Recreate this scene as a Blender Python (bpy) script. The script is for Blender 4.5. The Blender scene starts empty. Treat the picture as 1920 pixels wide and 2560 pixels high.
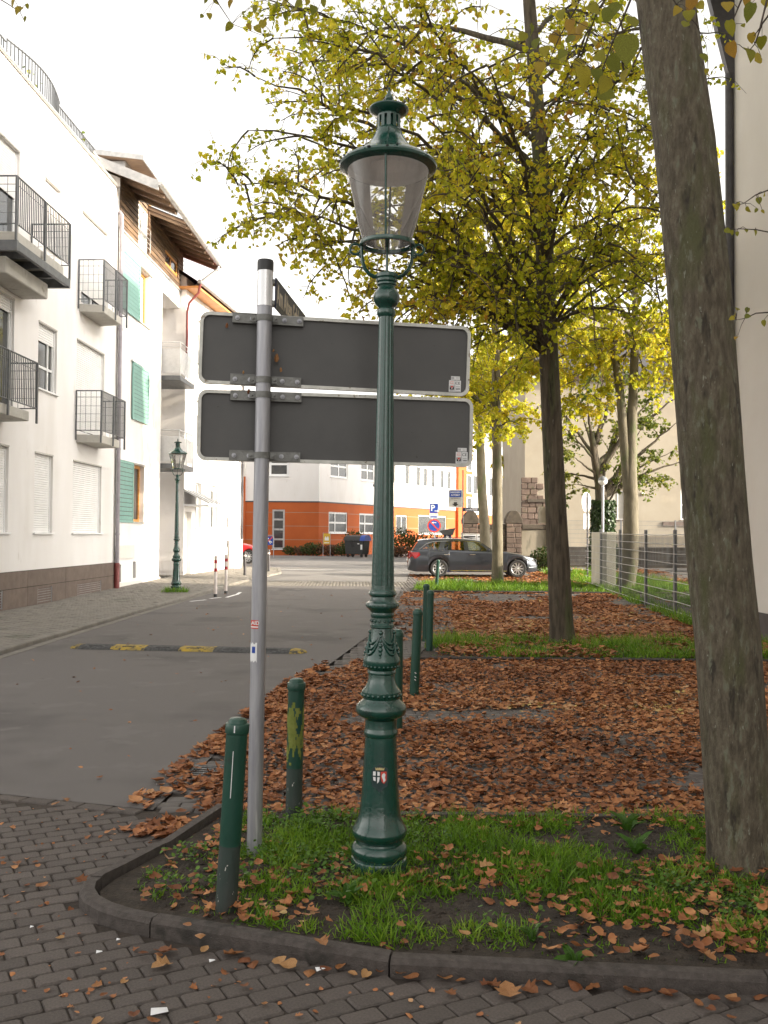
import bpy, bmesh, math, random
import numpy as np
from mathutils import Vector, Matrix, Euler

sc = bpy.context.scene
COL = sc.collection
R = math.radians
random.seed(7)
RNG = np.random.default_rng(11)

# ------------------------------------------------------------------ camera
F, H = 2350.0, 1.65                      # focal length in photo pixels, eye height
PITCH, ROLL = math.atan(58 / F), 0.0069
CM = Matrix.Rotation(math.pi / 2 + PITCH, 3, 'X') @ Matrix.Rotation(ROLL, 3, 'Z')
cam_d = bpy.data.cameras.new('camera')
cam_d.sensor_fit = 'VERTICAL'
cam_d.sensor_height = 36
cam_d.sensor_width = 27
cam_d.lens = 36 * F / 2560
cam_d.clip_start = 0.05
cam_d.clip_end = 3000
cam = bpy.data.objects.new('camera', cam_d)
cam.matrix_world = Matrix.Translation((0, 0, H)) @ CM.to_4x4()
COL.objects.link(cam)
sc.camera = cam

# ------------------------------------------------------------------ sky, sun, exposure
SUN_EL = R(19.5)
sv = Vector((10.5, -2.7, 0)).normalized()          # horizontal direction towards the sun
SUN_DIR = Vector((sv.x * math.cos(SUN_EL), sv.y * math.cos(SUN_EL), math.sin(SUN_EL)))
w = bpy.data.worlds.new('World')
sc.world = w
w.use_nodes = True
nt = w.node_tree
nt.nodes.clear()
wo = nt.nodes.new('ShaderNodeOutputWorld')
bg = nt.nodes.new('ShaderNodeBackground')
sky = nt.nodes.new('ShaderNodeTexSky')
sky.sky_type = 'NISHITA'
sky.sun_disc = False
sky.sun_elevation = SUN_EL
sky.sun_rotation = math.atan2(sv.x, sv.y)
sky.altitude = 100
sky.air_density = 1.0
sky.dust_density = 3.5
sky.ozone_density = 1.0
hs = nt.nodes.new('ShaderNodeHueSaturation')       # a thin white veil of high cloud
hs.inputs['Saturation'].default_value = 0.06
bg.inputs['Strength'].default_value = 0.15
nt.links.new(sky.outputs[0], hs.inputs['Color'])
wm = nt.nodes.new('ShaderNodeMixRGB'); wm.blend_type = 'MULTIPLY'; wm.inputs[0].default_value = 1; wm.inputs[2].default_value = (1.0, .965, .915, 1)
nt.links.new(hs.outputs[0], wm.inputs[1])
nt.links.new(wm.outputs[0], bg.inputs['Color'])
nt.links.new(bg.outputs[0], wo.inputs['Surface'])
sun_d = bpy.data.lights.new('sun', 'SUN')
sun_d.energy = 2.6
sun_d.angle = R(0.6)
sun_d.color = (1.0, 0.87, 0.68)
sun = bpy.data.objects.new('sun', sun_d)
sun.rotation_euler = SUN_DIR.to_track_quat('Z', 'Y').to_euler()
sun.location = (60, -20, 50)
COL.objects.link(sun)
vs = sc.view_settings
vs.view_transform = 'Standard'
vs.look = 'None'
vs.exposure = 1.9
vs.gamma = 1
vs.use_curve_mapping = False
sc.cycles.max_bounces = 5
sc.cycles.diffuse_bounces = 3
sc.cycles.glossy_bounces = 2
sc.cycles.transmission_bounces = 3
sc.cycles.transparent_max_bounces = 12
sc.cycles.use_adaptive_sampling = True

# ------------------------------------------------------------------ placing helpers
def gz(Y):
    return min(.3, max(0., (Y - 22) * .0105))

def ray(x, y):
    return CM @ Vector(((x - 960) / F, (1280 - y) / F, -1))

def P(x, y, Y):                                    # point seen at photo pixel (x, y) at distance Y
    d = ray(x, y)
    p = d * (Y / d.y)
    return Vector((p.x, p.y, p.z + H))

def G(x, y, z=None):                               # ground point under photo pixel
    d = ray(x, y)
    zz = 0
    for i in range(30):
        t = (zz - H) / d.z
        zz = gz(t * d.y) if z is None else z
    return Vector((t * d.x, t * d.y, zz))

# ------------------------------------------------------------------ object helpers
def tag(o, label=None, cat=None, group=None, kind=None):
    if label: o['label'] = label
    if cat: o['category'] = cat
    if group: o['group'] = group
    if kind: o['kind'] = kind
    return o

def thing(name, label, cat, loc=(0, 0, 0), rz=0, group=None, rot=None):
    o = bpy.data.objects.new(name, None)
    o.empty_display_size = .2
    COL.objects.link(o)
    o.location = loc
    o.rotation_euler = rot if rot else (0, 0, rz)
    return tag(o, label, cat, group)

def newobj(name, me, parent=None):
    o = bpy.data.objects.new(name, me)
    COL.objects.link(o)
    if parent: o.parent = parent
    return o

def copy_tree(o, parent=None, deep=True):
    c = o.copy()
    COL.objects.link(c)
    c.parent = parent
    if deep:
        for ch in o.children:
            copy_tree(ch, c)
    return c

class MB:
    def __init__(s):
        s.v = []; s.f = []; s.m = []; s.cm = 0
    def add(s, vs, fs):
        b = len(s.v)
        s.v.extend([tuple(x) for x in vs])
        s.f.extend([tuple(i + b for i in f) for f in fs])
        s.m.extend([s.cm] * len(fs))
        return s
    def box(s, c, d, rot=None, taper=1.0):
        x, y, z = d[0] / 2, d[1] / 2, d[2] / 2
        t = taper
        pts = [(-x, -y, -z), (x, -y, -z), (x, y, -z), (-x, y, -z), (-x * t, -y * t, z), (x * t, -y * t, z), (x * t, y * t, z), (-x * t, y * t, z)]
        if rot is not None:
            if not isinstance(rot, Matrix): rot = Matrix.Rotation(rot, 3, 'Z')
            pts = [rot @ Vector(p) for p in pts]
        pts = [(p[0] + c[0], p[1] + c[1], p[2] + c[2]) for p in pts]
        return s.add(pts, [(3, 2, 1, 0), (4, 5, 6, 7), (0, 1, 5, 4), (1, 2, 6, 5), (2, 3, 7, 6), (3, 0, 4, 7)])
    def bx(s, x0, x1, y0, y1, z0, z1):
        return s.box(((x0 + x1) / 2, (y0 + y1) / 2, (z0 + z1) / 2), (abs(x1 - x0), abs(y1 - y0), abs(z1 - z0)))
    def tube(s, pts, rad, n=8, caps=True):
        pts = [Vector(p) for p in pts]
        k = len(pts)
        if not hasattr(rad, '__len__'): rad = [rad] * k
        vs = []; fs = []
        ref = None
        for i in range(k):
            a = pts[min(i + 1, k - 1)] - pts[max(i - 1, 0)]
            if a.length < 1e-9: a = Vector((0, 0, 1))
            a.normalize()
            if ref is None:
                ref = Vector((0, 0, 1)) if abs(a.z) < .8 else Vector((1, 0, 0))
                u = a.cross(ref).normalized()
            else:
                u = (u - a * u.dot(a))
                u = u.normalized() if u.length > 1e-6 else a.orthogonal().normalized()
            v = a.cross(u)
            for j in range(n):
                t = 2 * math.pi * j / n
                vs.append(pts[i] + (u * math.cos(t) + v * math.sin(t)) * rad[i])
        for i in range(k - 1):
            for j in range(n):
                j2 = (j + 1) % n
                fs.append((i * n + j, i * n + j2, (i + 1) * n + j2, (i + 1) * n + j))
        if caps:
            fs.append(tuple(range(n - 1, -1, -1)))
            fs.append(tuple((k - 1) * n + j for j in range(n)))
        return s.add(vs, fs)
    def lathe(s, prof, n=32, c=(0, 0, 0), fn=None, a0=0, a1=2 * math.pi, caps=True):
        vs = []; fs = []
        full = abs(a1 - a0 - 2 * math.pi) < 1e-6
        m = n if full else n + 1
        for (r, z) in prof:
            for j in range(m):
                t = a0 + (a1 - a0) * j / n
                rr = fn(r, z, t) if fn else r
                vs.append((c[0] + rr * math.cos(t), c[1] + rr * math.sin(t), c[2] + z))
        for i in range(len(prof) - 1):
            for j in range(n):
                j2 = (j + 1) % m
                fs.append((i * m + j, i * m + j2, (i + 1) * m + j2, (i + 1) * m + j))
        if caps and full:
            if prof[0][0] > 1e-5: fs.append(tuple(range(m - 1, -1, -1)))
            if prof[-1][0] > 1e-5: fs.append(tuple((len(prof) - 1) * m + j for j in range(m)))
        return s.add(vs, fs)
    def prism(s, poly, a, b, fn=None):
        """extrude 2D polygon from level a to level b; fn maps (x, y, level) -> xyz"""
        fn = fn or (lambda x, y, l: (x, y, l))
        n = len(poly)
        vs = [fn(x, y, a) for x, y in poly] + [fn(x, y, b) for x, y in poly]
        fs = [tuple(range(n - 1, -1, -1)), tuple(range(n, 2 * n))]
        fs += [(i, (i + 1) % n, n + (i + 1) % n, n + i) for i in range(n)]
        return s.add(vs, fs)
    def ball(s, c, r, n=12, m=8, sz=1.0):
        prof = [(max(1e-6, r * math.sin(math.pi * i / m)), -r * sz * math.cos(math.pi * i / m)) for i in range(m + 1)]
        return s.lathe(prof, n, c)
    def build(s, name, mat, parent=None, smooth=None, bevel=0, segs=1):
        me = bpy.data.meshes.new(name)
        me.from_pydata(s.v, [], s.f)
        mats = mat if isinstance(mat, (list, tuple)) else [mat]
        for m in mats: me.materials.append(m)
        if len(mats) > 1: me.polygons.foreach_set('material_index', s.m)
        if bevel:
            bm = bmesh.new(); bm.from_mesh(me)
            bmesh.ops.remove_doubles(bm, verts=bm.verts, dist=1e-5)
            es = [e for e in bm.edges if len(e.link_faces) == 2 and e.calc_face_angle(0) > R(30)]
            bmesh.ops.bevel(bm, geom=es, offset=bevel, segments=segs, affect='EDGES', clamp_overlap=True)
            bm.to_mesh(me); bm.free()
        me.validate()
        if smooth:
            me.polygons.foreach_set('use_smooth', [True] * len(me.polygons))
            me.set_sharp_from_angle(angle=R(smooth))
        me.update()
        return newobj(name, me, parent)

def sheet(name, poly, mat, z=0.0, zf=None, parent=None, kind=None, sub=None):
    """a flat ground polygon laid at height z above gz(Y)"""
    bm = bmesh.new()
    vs = [bm.verts.new((x, y, 0)) for x, y in poly]
    f = bm.faces.new(vs)
    ys = [p[1] for p in poly]
    for yc in (22, 50.6):
        if min(ys) < yc < max(ys):
            bmesh.ops.bisect_plane(bm, geom=bm.verts[:] + bm.edges[:] + bm.faces[:], plane_co=(0, yc, 0), plane_no=(0, 1, 0))
    for v in bm.verts: v.co.z = z + gz(v.co.y)
    bm.normal_update()
    for f in bm.faces:
        if f.normal.z < 0: f.normal_flip()
    me = bpy.data.meshes.new(name); bm.to_mesh(me); bm.free()
    me.materials.append(mat)
    o = newobj(name, me, parent)
    if kind: o['kind'] = kind
    return o

def holed(mb, u0, u1, z0, z1, holes, depth=.14, w0=0.0):
    """wall in plane x=w0 (normal +x), running along y=u, with real openings and reveals"""
    us = sorted({u0, u1} | {h[0] for h in holes} | {h[1] for h in holes})
    zs = sorted({z0, z1} | {h[2] for h in holes} | {h[3] for h in holes})
    us = [u for u in us if u0 <= u <= u1]; zs = [z for z in zs if z0 <= z <= z1]
    for a, b in zip(us, us[1:]):
        for c, d in zip(zs, zs[1:]):
            um, zm = (a + b) / 2, (c + d) / 2
            if any(h[0] < um < h[1] and h[2] < zm < h[3] for h in holes): continue
            mb.add([(w0, a, c), (w0, b, c), (w0, b, d), (w0, a, d)], [(0, 1, 2, 3)])
    for a, b, c, d in holes:
        x = w0 - depth
        mb.add([(w0, a, c), (w0, b, c), (x, b, c), (x, a, c)], [(0, 3, 2, 1)])
        mb.add([(w0, a, d), (w0, b, d), (x, b, d), (x, a, d)], [(0, 1, 2, 3)])
        mb.add([(w0, a, c), (w0, a, d), (x, a, d), (x, a, c)], [(0, 1, 2, 3)])
        mb.add([(w0, b, c), (w0, b, d), (x, b, d), (x, b, c)], [(3, 2, 1, 0)])
        mb.add([(x, a, c), (x, b, c), (x, b, d), (x, a, d)], [(0, 1, 2, 3)])
    return mb

def text_part(body, size, name, mat, parent, loc, rot, align='CENTER', bold=0.0, sx=1.0):
    cu = bpy.data.curves.new('t', 'FONT')
    cu.body = body; cu.size = size; cu.align_x = align; cu.align_y = 'CENTER'
    cu.extrude = .0006; cu.offset = bold; cu.resolution_u = 3
    ob = bpy.data.objects.new('t', cu); COL.objects.link(ob)
    dg = bpy.context.evaluated_depsgraph_get()
    me = bpy.data.meshes.new_from_object(ob.evaluated_get(dg))
    bpy.data.objects.remove(ob)
    me.materials.clear(); me.materials.append(mat)
    o = newobj(name, me, parent)
    o.location = loc; o.rotation_euler = rot; o.scale = (sx, 1, 1)
    return o

# ------------------------------------------------------------------ materials
def hx(s):
    c = [int(s[i:i + 2], 16) / 255 for i in (0, 2, 4)]
    return tuple(((x + .055) / 1.055) ** 2.4 if x > .04045 else x / 12.92 for x in c) + (1,)

def nd(t, typ, **kw):
    n = t.nodes.new(typ)
    for k, v in kw.items():
        if k in n.inputs: n.inputs[k].default_value = v
        else: setattr(n, k, v)
    return n

def mat(name, c1, c2=None, scale=6, rough=.6, metal=0, bump=0, bscale=None, detail=4, stretch=(1, 1, 1), spec=.5,
        coat=0, spots=None, rnd=0, contrast=(.35, .65), grime=None):
    """noise-mixed principled material; spots=(colour, scale, threshold); rnd = brightness spread per object"""
    m = bpy.data.materials.new(name); m.use_nodes = True
    t = m.node_tree; L = t.links.new
    b = t.nodes['Principled BSDF']
    b.inputs['Roughness'].default_value = rough
    b.inputs['Metallic'].default_value = metal
    b.inputs['Specular IOR Level'].default_value = spec
    b.inputs['Coat Weight'].default_value = coat
    c2 = c2 or c1
    tc = nd(t, 'ShaderNodeTexCoord')
    mp = nd(t, 'ShaderNodeMapping'); mp.inputs['Scale'].default_value = stretch
    L(tc.outputs['Object'], mp.inputs['Vector'])
    nz = nd(t, 'ShaderNodeTexNoise', Scale=scale, Detail=detail, Roughness=.6)
    L(mp.outputs[0], nz.inputs['Vector'])
    mr = nd(t, 'ShaderNodeMapRange'); mr.inputs[1].default_value, mr.inputs[2].default_value = contrast
    L(nz.outputs['Fac'], mr.inputs[0])
    mx = nd(t, 'ShaderNodeMixRGB'); mx.inputs[1].default_value = c1; mx.inputs[2].default_value = c2
    L(mr.outputs[0], mx.inputs[0])
    out = mx.outputs[0]
    for sp in (spots or []):
        n2 = nd(t, 'ShaderNodeTexNoise', Scale=sp[1], Detail=3, Roughness=.65)
        L(mp.outputs[0], n2.inputs['Vector'])
        r2 = nd(t, 'ShaderNodeMapRange'); r2.inputs[1].default_value = sp[2]; r2.inputs[2].default_value = sp[2] + (sp[3] if len(sp) > 3 else .04)
        L(n2.outputs['Fac'], r2.inputs[0])
        m2 = nd(t, 'ShaderNodeMixRGB'); m2.inputs[2].default_value = sp[0]
        L(r2.outputs[0], m2.inputs[0]); L(out, m2.inputs[1]); out = m2.outputs[0]
    if rnd:
        oi = nd(t, 'ShaderNodeObjectInfo')
        rr = nd(t, 'ShaderNodeMapRange'); rr.inputs[3].default_value = 1 - rnd; rr.inputs[4].default_value = 1 + rnd
        L(oi.outputs['Random'], rr.inputs[0])
        vm = nd(t, 'ShaderNodeVectorMath', operation='SCALE')
        L(out, vm.inputs[0]); L(rr.outputs[0], vm.inputs['Scale']); out = vm.outputs[0]
    L(out, b.inputs['Base Color'])
    if bump:
        n3 = nd(t, 'ShaderNodeTexNoise', Scale=bscale or scale * 4, Detail=3, Roughness=.65)
        L(mp.outputs[0], n3.inputs['Vector'])
        bp = nd(t, 'ShaderNodeBump', Strength=min(1, bump), Distance=.02)
        L(n3.outputs['Fac'], bp.inputs['Height']); L(bp.outputs[0], b.inputs['Normal'])
    return m

def tint_mat(name, ramp, translucent=.4, rough=.5, spec=.3, tint_by='attr', tcol=None):
    """leaf-like material; colour by per-leaf 'tint' attribute or by object random"""
    m = bpy.data.materials.new(name); m.use_nodes = True
    t = m.node_tree; L = t.links.new
    b = t.nodes['Principled BSDF']; out = t.nodes['Material Output']
    b.inputs['Roughness'].default_value = rough; b.inputs['Specular IOR Level'].default_value = spec
    if tint_by == 'attr':
        a = nd(t, 'ShaderNodeAttribute'); a.attribute_name = 'tint'; src = a.outputs['Fac']
    else:
        a = nd(t, 'ShaderNodeObjectInfo'); src = a.outputs['Random']
    cr = nd(t, 'ShaderNodeValToRGB')
    while len(cr.color_ramp.elements) < len(ramp): cr.color_ramp.elements.new(.5)
    for e, (p, c) in zip(cr.color_ramp.elements, ramp): e.position = p; e.color = c
    L(src, cr.inputs[0])
    tc = nd(t, 'ShaderNodeTexCoord')
    nz = nd(t, 'ShaderNodeTexNoise', Scale=28, Detail=1)
    L(tc.outputs['Object'], nz.inputs['Vector'])
    mr = nd(t, 'ShaderNodeMapRange'); mr.inputs[1].default_value = .3; mr.inputs[2].default_value = .7; mr.inputs[3].default_value = .72; mr.inputs[4].default_value = 1.2
    L(nz.outputs['Fac'], mr.inputs[0])
    vm = nd(t, 'ShaderNodeVectorMath', operation='SCALE')
    L(cr.outputs[0], vm.inputs[0]); L(mr.outputs[0], vm.inputs['Scale'])
    L(vm.outputs[0], b.inputs['Base Color'])
    if translucent:
        tr = nd(t, 'ShaderNodeBsdfTranslucent')
        if tcol:
            mm = nd(t, 'ShaderNodeMixRGB', blend_type='MULTIPLY'); mm.inputs[0].default_value = 1; mm.inputs[2].default_value = tcol
            L(vm.outputs[0], mm.inputs[1]); L(mm.outputs[0], tr.inputs[0])
        else: L(vm.outputs[0], tr.inputs[0])
        ms = nd(t, 'ShaderNodeMixShader'); ms.inputs[0].default_value = translucent
        L(b.outputs[0], ms.inputs[1]); L(tr.outputs[0], ms.inputs[2]); L(ms.outputs[0], out.inputs[0])
    return m

def glass_mat(name, tint=(.9, .9, .9, 1), refl=.12, dirt=0.0, dcol=(.8, .78, .74, 1), rough=.02):
    m = bpy.data.materials.new(name); m.use_nodes = True
    t = m.node_tree; L = t.links.new; t.nodes.clear()
    out = nd(t, 'ShaderNodeOutputMaterial')
    tr = nd(t, 'ShaderNodeBsdfTransparent'); tr.inputs[0].default_value = tint
    gl = nd(t, 'ShaderNodeBsdfGlossy'); gl.inputs['Roughness'].default_value = rough
    fr = nd(t, 'ShaderNodeFresnel', IOR=1.5)
    ad = nd(t, 'ShaderNodeMath', operation='MULTIPLY_ADD'); ad.inputs[1].default_value = 1.0; ad.inputs[2].default_value = refl; ad.use_clamp = True
    L(fr.outputs[0], ad.inputs[0])
    ms = nd(t, 'ShaderNodeMixShader')
    L(ad.outputs[0], ms.inputs[0]); L(tr.outputs[0], ms.inputs[1]); L(gl.outputs[0], ms.inputs[2])
    last = ms.outputs[0]
    if dirt:
        df = nd(t, 'ShaderNodeBsdfDiffuse'); df.inputs[0].default_value = dcol
        tl = nd(t, 'ShaderNodeBsdfTranslucent'); tl.inputs[0].default_value = dcol
        m3 = nd(t, 'ShaderNodeMixShader'); m3.inputs[0].default_value = .5
        L(df.outputs[0], m3.inputs[1]); L(tl.outputs[0], m3.inputs[2])
        tc = nd(t, 'ShaderNodeTexCoord'); mp = nd(t, 'ShaderNodeMapping'); mp.inputs['Scale'].default_value = (14, 14, 3)
        L(tc.outputs['Object'], mp.inputs[0])
        nz = nd(t, 'ShaderNodeTexNoise', Scale=2.2, Detail=6, Roughness=.7); L(mp.outputs[0], nz.inputs['Vector'])
        mr = nd(t, 'ShaderNodeMapRange'); mr.inputs[1].default_value = .3; mr.inputs[2].default_value = .75; mr.inputs[3].default_value = dirt * .35; mr.inputs[4].default_value = dirt * 1.5
        L(nz.outputs['Fac'], mr.inputs[0])
        m4 = nd(t, 'ShaderNodeMixShader'); L(mr.outputs[0], m4.inputs[0]); L(last, m4.inputs[1]); L(m3.outputs[0], m4.inputs[2]); last = m4.outputs[0]
    L(last, out.inputs[0])
    return m

def g(v, warm=0.0):
    return (v * (1 + warm), v, v * (1 - warm), 1)

M = {}
M['lampgreen'] = mat('lamp_green_enamel', (.004, .042, .030, 1), (.008, .062, .045, 1), 5, .22, 0, .12, 60, coat=.5, spec=.7,
                     spots=[((.03, .035, .03, 1), 9, .66, .08), ((.012, .02, .018, 1), 3, .58, .1)])
M['bollard'] = mat('bollard_green_paint', (.010, .052, .035, 1), (.015, .07, .048, 1), 4, .36, 0, .15, 50, spots=[((.03, .034, .032, 1), 7, .6, .08), ((.5, .5, .48, 1), 70, .74, .03)], stretch=(1, 1, .5))
M['bollard_dirty'] = mat('bollard_weathered_paint', (.022, .045, .036, 1), (.045, .05, .045, 1), 5, .6, 0, .25, 50, spots=[((.55, .53, .5, 1), 55, .68, .03)], stretch=(1, 1, .35))
M['moss'] = mat('moss_algae', (.14, .17, .03, 1), (.2, .22, .05, 1), 20, .95, 0, .4, 80)
M['galv'] = mat('galvanised_steel', (.30, .30, .33, 1), (.43, .43, .45, 1), 10, .45, .55, .15, 60, stretch=(3, 3, .25), spots=[((.55, .55, .56, 1), 5, .62, .05)])
M['galv_dark'] = mat('weathered_aluminium_bracket', (.15, .15, .14, 1), (.22, .22, .21, 1), 18, .5, .5, .2, 80)
M['signback'] = mat('grey_sign_back', (.075, .073, .072, 1), (.09, .088, .086, 1), 3, .55, 0, .04, 250, spots=[((.035, .03, .022, 1), 34, .72, .03)])
M['signedge'] = mat('sign_edge_aluminium', (.45, .45, .41, 1), (.60, .59, .55, 1), 14, .45, .35, .1, 60, spots=[((.25, .21, .16, 1), 22, .62, .06)])
M['sleeve'] = mat('reflective_sleeve', (.70, .70, .71, 1), (.82, .82, .82, 1), 8, .22, .5, .05, 40, stretch=(4, 4, .2))
M['black'] = mat('black_plastic', g(.02), g(.03), 12, .5)
M['rubber'] = mat('black_rubber', g(.018), g(.03), 12, .8, 0, .2)
M['white'] = mat('white_plain', g(.8), g(.76), 5, .5)
M['print_black'] = mat('print_black', g(.03), None, 5, .6)
M['print_red'] = mat('print_red', (.6, .06, .04, 1), None, 5, .5)
M['print_pink'] = mat('print_pink', (.75, .4, .36, 1), None, 5, .5)
M['print_grey'] = mat('print_grey', g(.45), None, 5, .5)
M['print_blue'] = mat('print_blue', (.02, .06, .32, 1), (.025, .075, .36, 1), 5, .4)
M['navy'] = mat('navy_enamel', (.012, .016, .05, 1), (.02, .024, .06, 1), 6, .35)
M['gold'] = mat('letter_tan', (.62, .54, .42, 1), None, 5, .5)
M['gilt'] = mat('gilt', (.75, .6, .3, 1), None, 5, .35, .3)
M['yellow'] = mat('yellow_paint', (.68, .42, .03, 1), (.6, .38, .04, 1), 10, .6, 0, .1)
M['asphalt'] = mat('asphalt', (.110, .100, .095, 1), (.170, .156, .148, 1), 240, .82, 0, .5, 260, detail=3, contrast=(.25, .75),
                   spots=[((.095, .087, .083, 1), .45, .52, .14), ((.155, .143, .136, 1), 1.7, .58, .06), ((.06, .055, .052, 1), 5, .69, .05), ((.24, .225, .21, 1), 110, .68, .04)])
M['asphalt2'] = mat('old_asphalt', (.15, .142, .136, 1), (.20, .19, .18, 1), 120, .85, 0, .3, 200, detail=3, spots=[((.11, .105, .10, 1), .35, .54, .1)])
M['paver'] = mat('concrete_paver', (.082, .068, .060, 1), (.122, .102, .090, 1), 90, .8, 0, .5, 220, detail=4, rnd=.16, spots=[((.06, .055, .05, 1), 4, .6, .1)])
M['paver2'] = mat('concrete_paver_far', (.11, .098, .09, 1), (.155, .14, .128, 1), 5, .85, 0, .4, 160, detail=8)
M['paver_left'] = mat('pavement_block', (.18, .165, .145, 1), (.24, .22, .19, 1), 4, .85, 0, .4, 120, detail=8, spots=[((.10, .10, .075, 1), 1.2, .6, .12)])
M['joint'] = mat('joint_soil', (.035, .028, .022, 1), (.06, .045, .035, 1), 20, .95, 0, .5, 90)
M['kerb'] = mat('kerb_concrete', (.058, .047, .041, 1), (.092, .077, .068, 1), 30, .8, 0, .6, 150, spots=[((.035, .03, .025, 1), 5, .54, .1), ((.14, .125, .11, 1), 90, .68, .04)])
M['soil'] = mat('soil', (.03, .023, .017, 1), (.06, .046, .034, 1), 14, .95, 0, .8, 60)
M['ground'] = mat('ground_paving', (.12, .108, .098, 1), (.17, .152, .138, 1), 3, .9, 0, .4, 40)
M['render_w'] = mat('white_render', (.75, .72, .695, 1), (.79, .765, .745, 1), 1.1, .9, 0, .2, 160, stretch=(1, 1, .35), spots=[((.69, .655, .62, 1), .6, .55, .25), ((.64, .60, .56, 1), 3.5, .64, .12)])
M['render_c'] = mat('cream_render', (.66, .62, .57, 1), (.70, .665, .62, 1), .8, .9, 0, .2, 140)
M['render_b'] = mat('beige_render', (.31, .27, .21, 1), (.35, .31, .245, 1), .7, .9, 0, .15, 90, spots=[((.42, .36, .27, 1), .6, .6, .2)])
M['orange'] = mat('orange_render', (.42, .092, .02, 1), (.47, .108, .024, 1), .8, .85, 0, .1, 60)
M['brown_tile'] = mat('brown_plinth_tile', (.125, .092, .075, 1), (.165, .125, .10, 1), 5, .6, 0, .1, 60, rnd=.05)
M['shutter_w'] = mat('roller_shutter_white', (.74, .73, .71, 1), (.79, .78, .77, 1), 3, .5)
M['frame_w'] = mat('white_window_frame', (.80, .80, .79, 1), (.76, .76, .75, 1), 4, .4)
M['teal'] = mat('teal_shutter', (.19, .36, .315, 1), (.22, .40, .355, 1), 5, .55, 0, .05)
M['wood'] = mat('weathered_boards', (.075, .045, .03, 1), (.20, .125, .07, 1), 2.2, .75, 0, .3, 40, stretch=(1, .6, 5), rnd=.25)
M['wood_o'] = mat('orange_timber', (.50, .22, .045, 1), (.62, .30, .08, 1), 6, .5, 0, .1, 40, stretch=(1, .4, 3))
M['soffit'] = mat('timber_soffit', (.16, .10, .065, 1), (.24, .16, .10, 1), 4, .7, 0, .2, 30, stretch=(.6, 4, 1))
M['soffit_o'] = mat('orange_soffit', (.50, .21, .06, 1), (.58, .26, .08, 1), 3, .6)
M['zinc'] = mat('zinc_gutter', (.42, .42, .42, 1), (.56, .55, .54, 1), 5, .42, .6, .05, 30)
M['pipe'] = mat('downpipe_mauve', (.24, .22, .24, 1), (.31, .285, .31, 1), 4, .5, .3)
M['pipe_dark'] = mat('downpipe_dark', (.055, .05, .052, 1), (.085, .08, .082, 1), 4, .5, .2)
M['red_iron'] = mat('red_standpipe', (.17, .035, .03, 1), (.22, .05, .045, 1), 8, .5)
M['rail'] = mat('grey_steel_rail', (.10, .105, .11, 1), (.14, .145, .15, 1), 8, .45, .4)
M['rail_light'] = mat('galvanised_mesh_panel', (.5, .5, .5, 1), (.6, .6, .6, 1), 8, .45, .3)
M['concrete'] = mat('balcony_concrete', (.42, .40, .36, 1), (.52, .50, .45, 1), 3, .85, 0, .2, 60, spots=[((.3, .28, .24, 1), 3, .6, .1)])
M['concrete_y'] = mat('pale_concrete_wall', (.46, .44, .37, 1), (.58, .56, .48, 1), 2.5, .85, 0, .2, 60, stretch=(1, 1, .4))
M['glass'] = mat('window_glass', (.035, .04, .045, 1), (.07, .07, .065, 1), 1.5, .06, 0, 0, spec=.8)
M['curtain'] = mat('curtain', (.42, .40, .36, 1), (.5, .48, .44, 1), 3, .9)
M['stone'] = mat('red_sandstone', (.10, .07, .055, 1), (.18, .13, .105, 1), 3, .9, 0, .6, 30, rnd=.22, spots=[((.09, .085, .05, 1), 3, .58, .1)])
M['mortar'] = mat('mortar', (.22, .2, .17, 1), (.3, .27, .23, 1), 8, .95, 0, .4, 60)
M['plaster_old'] = mat('old_plaster', (.24, .21, .16, 1), (.33, .29, .23, 1), 2, .95, 0, .3, 40, stretch=(1, 1, .25), spots=[((.12, .11, .08, 1), 2, .58, .12)])
M['cap_stone'] = mat('dark_cap_stone', (.065, .053, .042, 1), (.11, .09, .07, 1), 4, .95, 0, .6, 30)
M['fence'] = mat('fence_grey_steel', (.16, .165, .17, 1), (.21, .215, .22, 1), 6, .5, .3)
M['wire'] = mat('fence_wire', (.36, .36, .36, 1), (.44, .44, .44, 1), 6, .5, .3)
M['meshdark'] = mat('dark_mesh_wire', (.05, .055, .055, 1), None, 6, .6)
M['bark'] = mat('smooth_grey_bark', (.075, .061, .041, 1), (.15, .125, .087, 1), 34, .9, 0, 1.0, 75, stretch=(1, 1, .3), contrast=(.36, .62),
                spots=[((.085, .085, .038, 1), 6, .5, .2), ((.04, .032, .023, 1), 14, .56, .12), ((.15, .15, .105, 1), 34, .58, .07), ((.24, .24, .19, 1), 60, .66, .05)])
M['bark2'] = mat('brown_bark', (.05, .038, .026, 1), (.115, .092, .062, 1), 18, .9, 0, 1.0, 60, stretch=(1, 1, .14), contrast=(.36, .6), spots=[((.085, .095, .038, 1), 3.5, .54, .12), ((.03, .022, .016, 1), 7, .6, .08), ((.19, .18, .14, 1), 30, .66, .05)])
M['bark3'] = mat('pale_bark', (.12, .105, .07, 1), (.19, .165, .115, 1), 7, .9, 0, .8, 36, stretch=(1, 1, .3), spots=[((.10, .13, .045, 1), 2.0, .55, .12)])
M['twig'] = mat('twig_bark', (.045, .033, .026, 1), (.075, .055, .042, 1), 10, .9)
M['carpaint'] = mat('dark_grey_metallic', (.045, .05, .062, 1), (.05, .055, .068, 1), 40, .28, .55, 0, coat=1.0)
M['redpaint'] = mat('red_car_paint', (.55, .015, .02, 1), (.6, .02, .025, 1), 20, .3, 0, 0, coat=1.0)
M['chrome'] = mat('chrome', g(.75), None, 5, .12, 1)
M['alloy'] = mat('alloy_silver', g(.62), g(.7), 5, .3, .8)
M['taillight'] = mat('red_lamp_lens', (.28, .005, .008, 1), (.42, .012, .014, 1), 8, .15, coat=.5)
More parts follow.
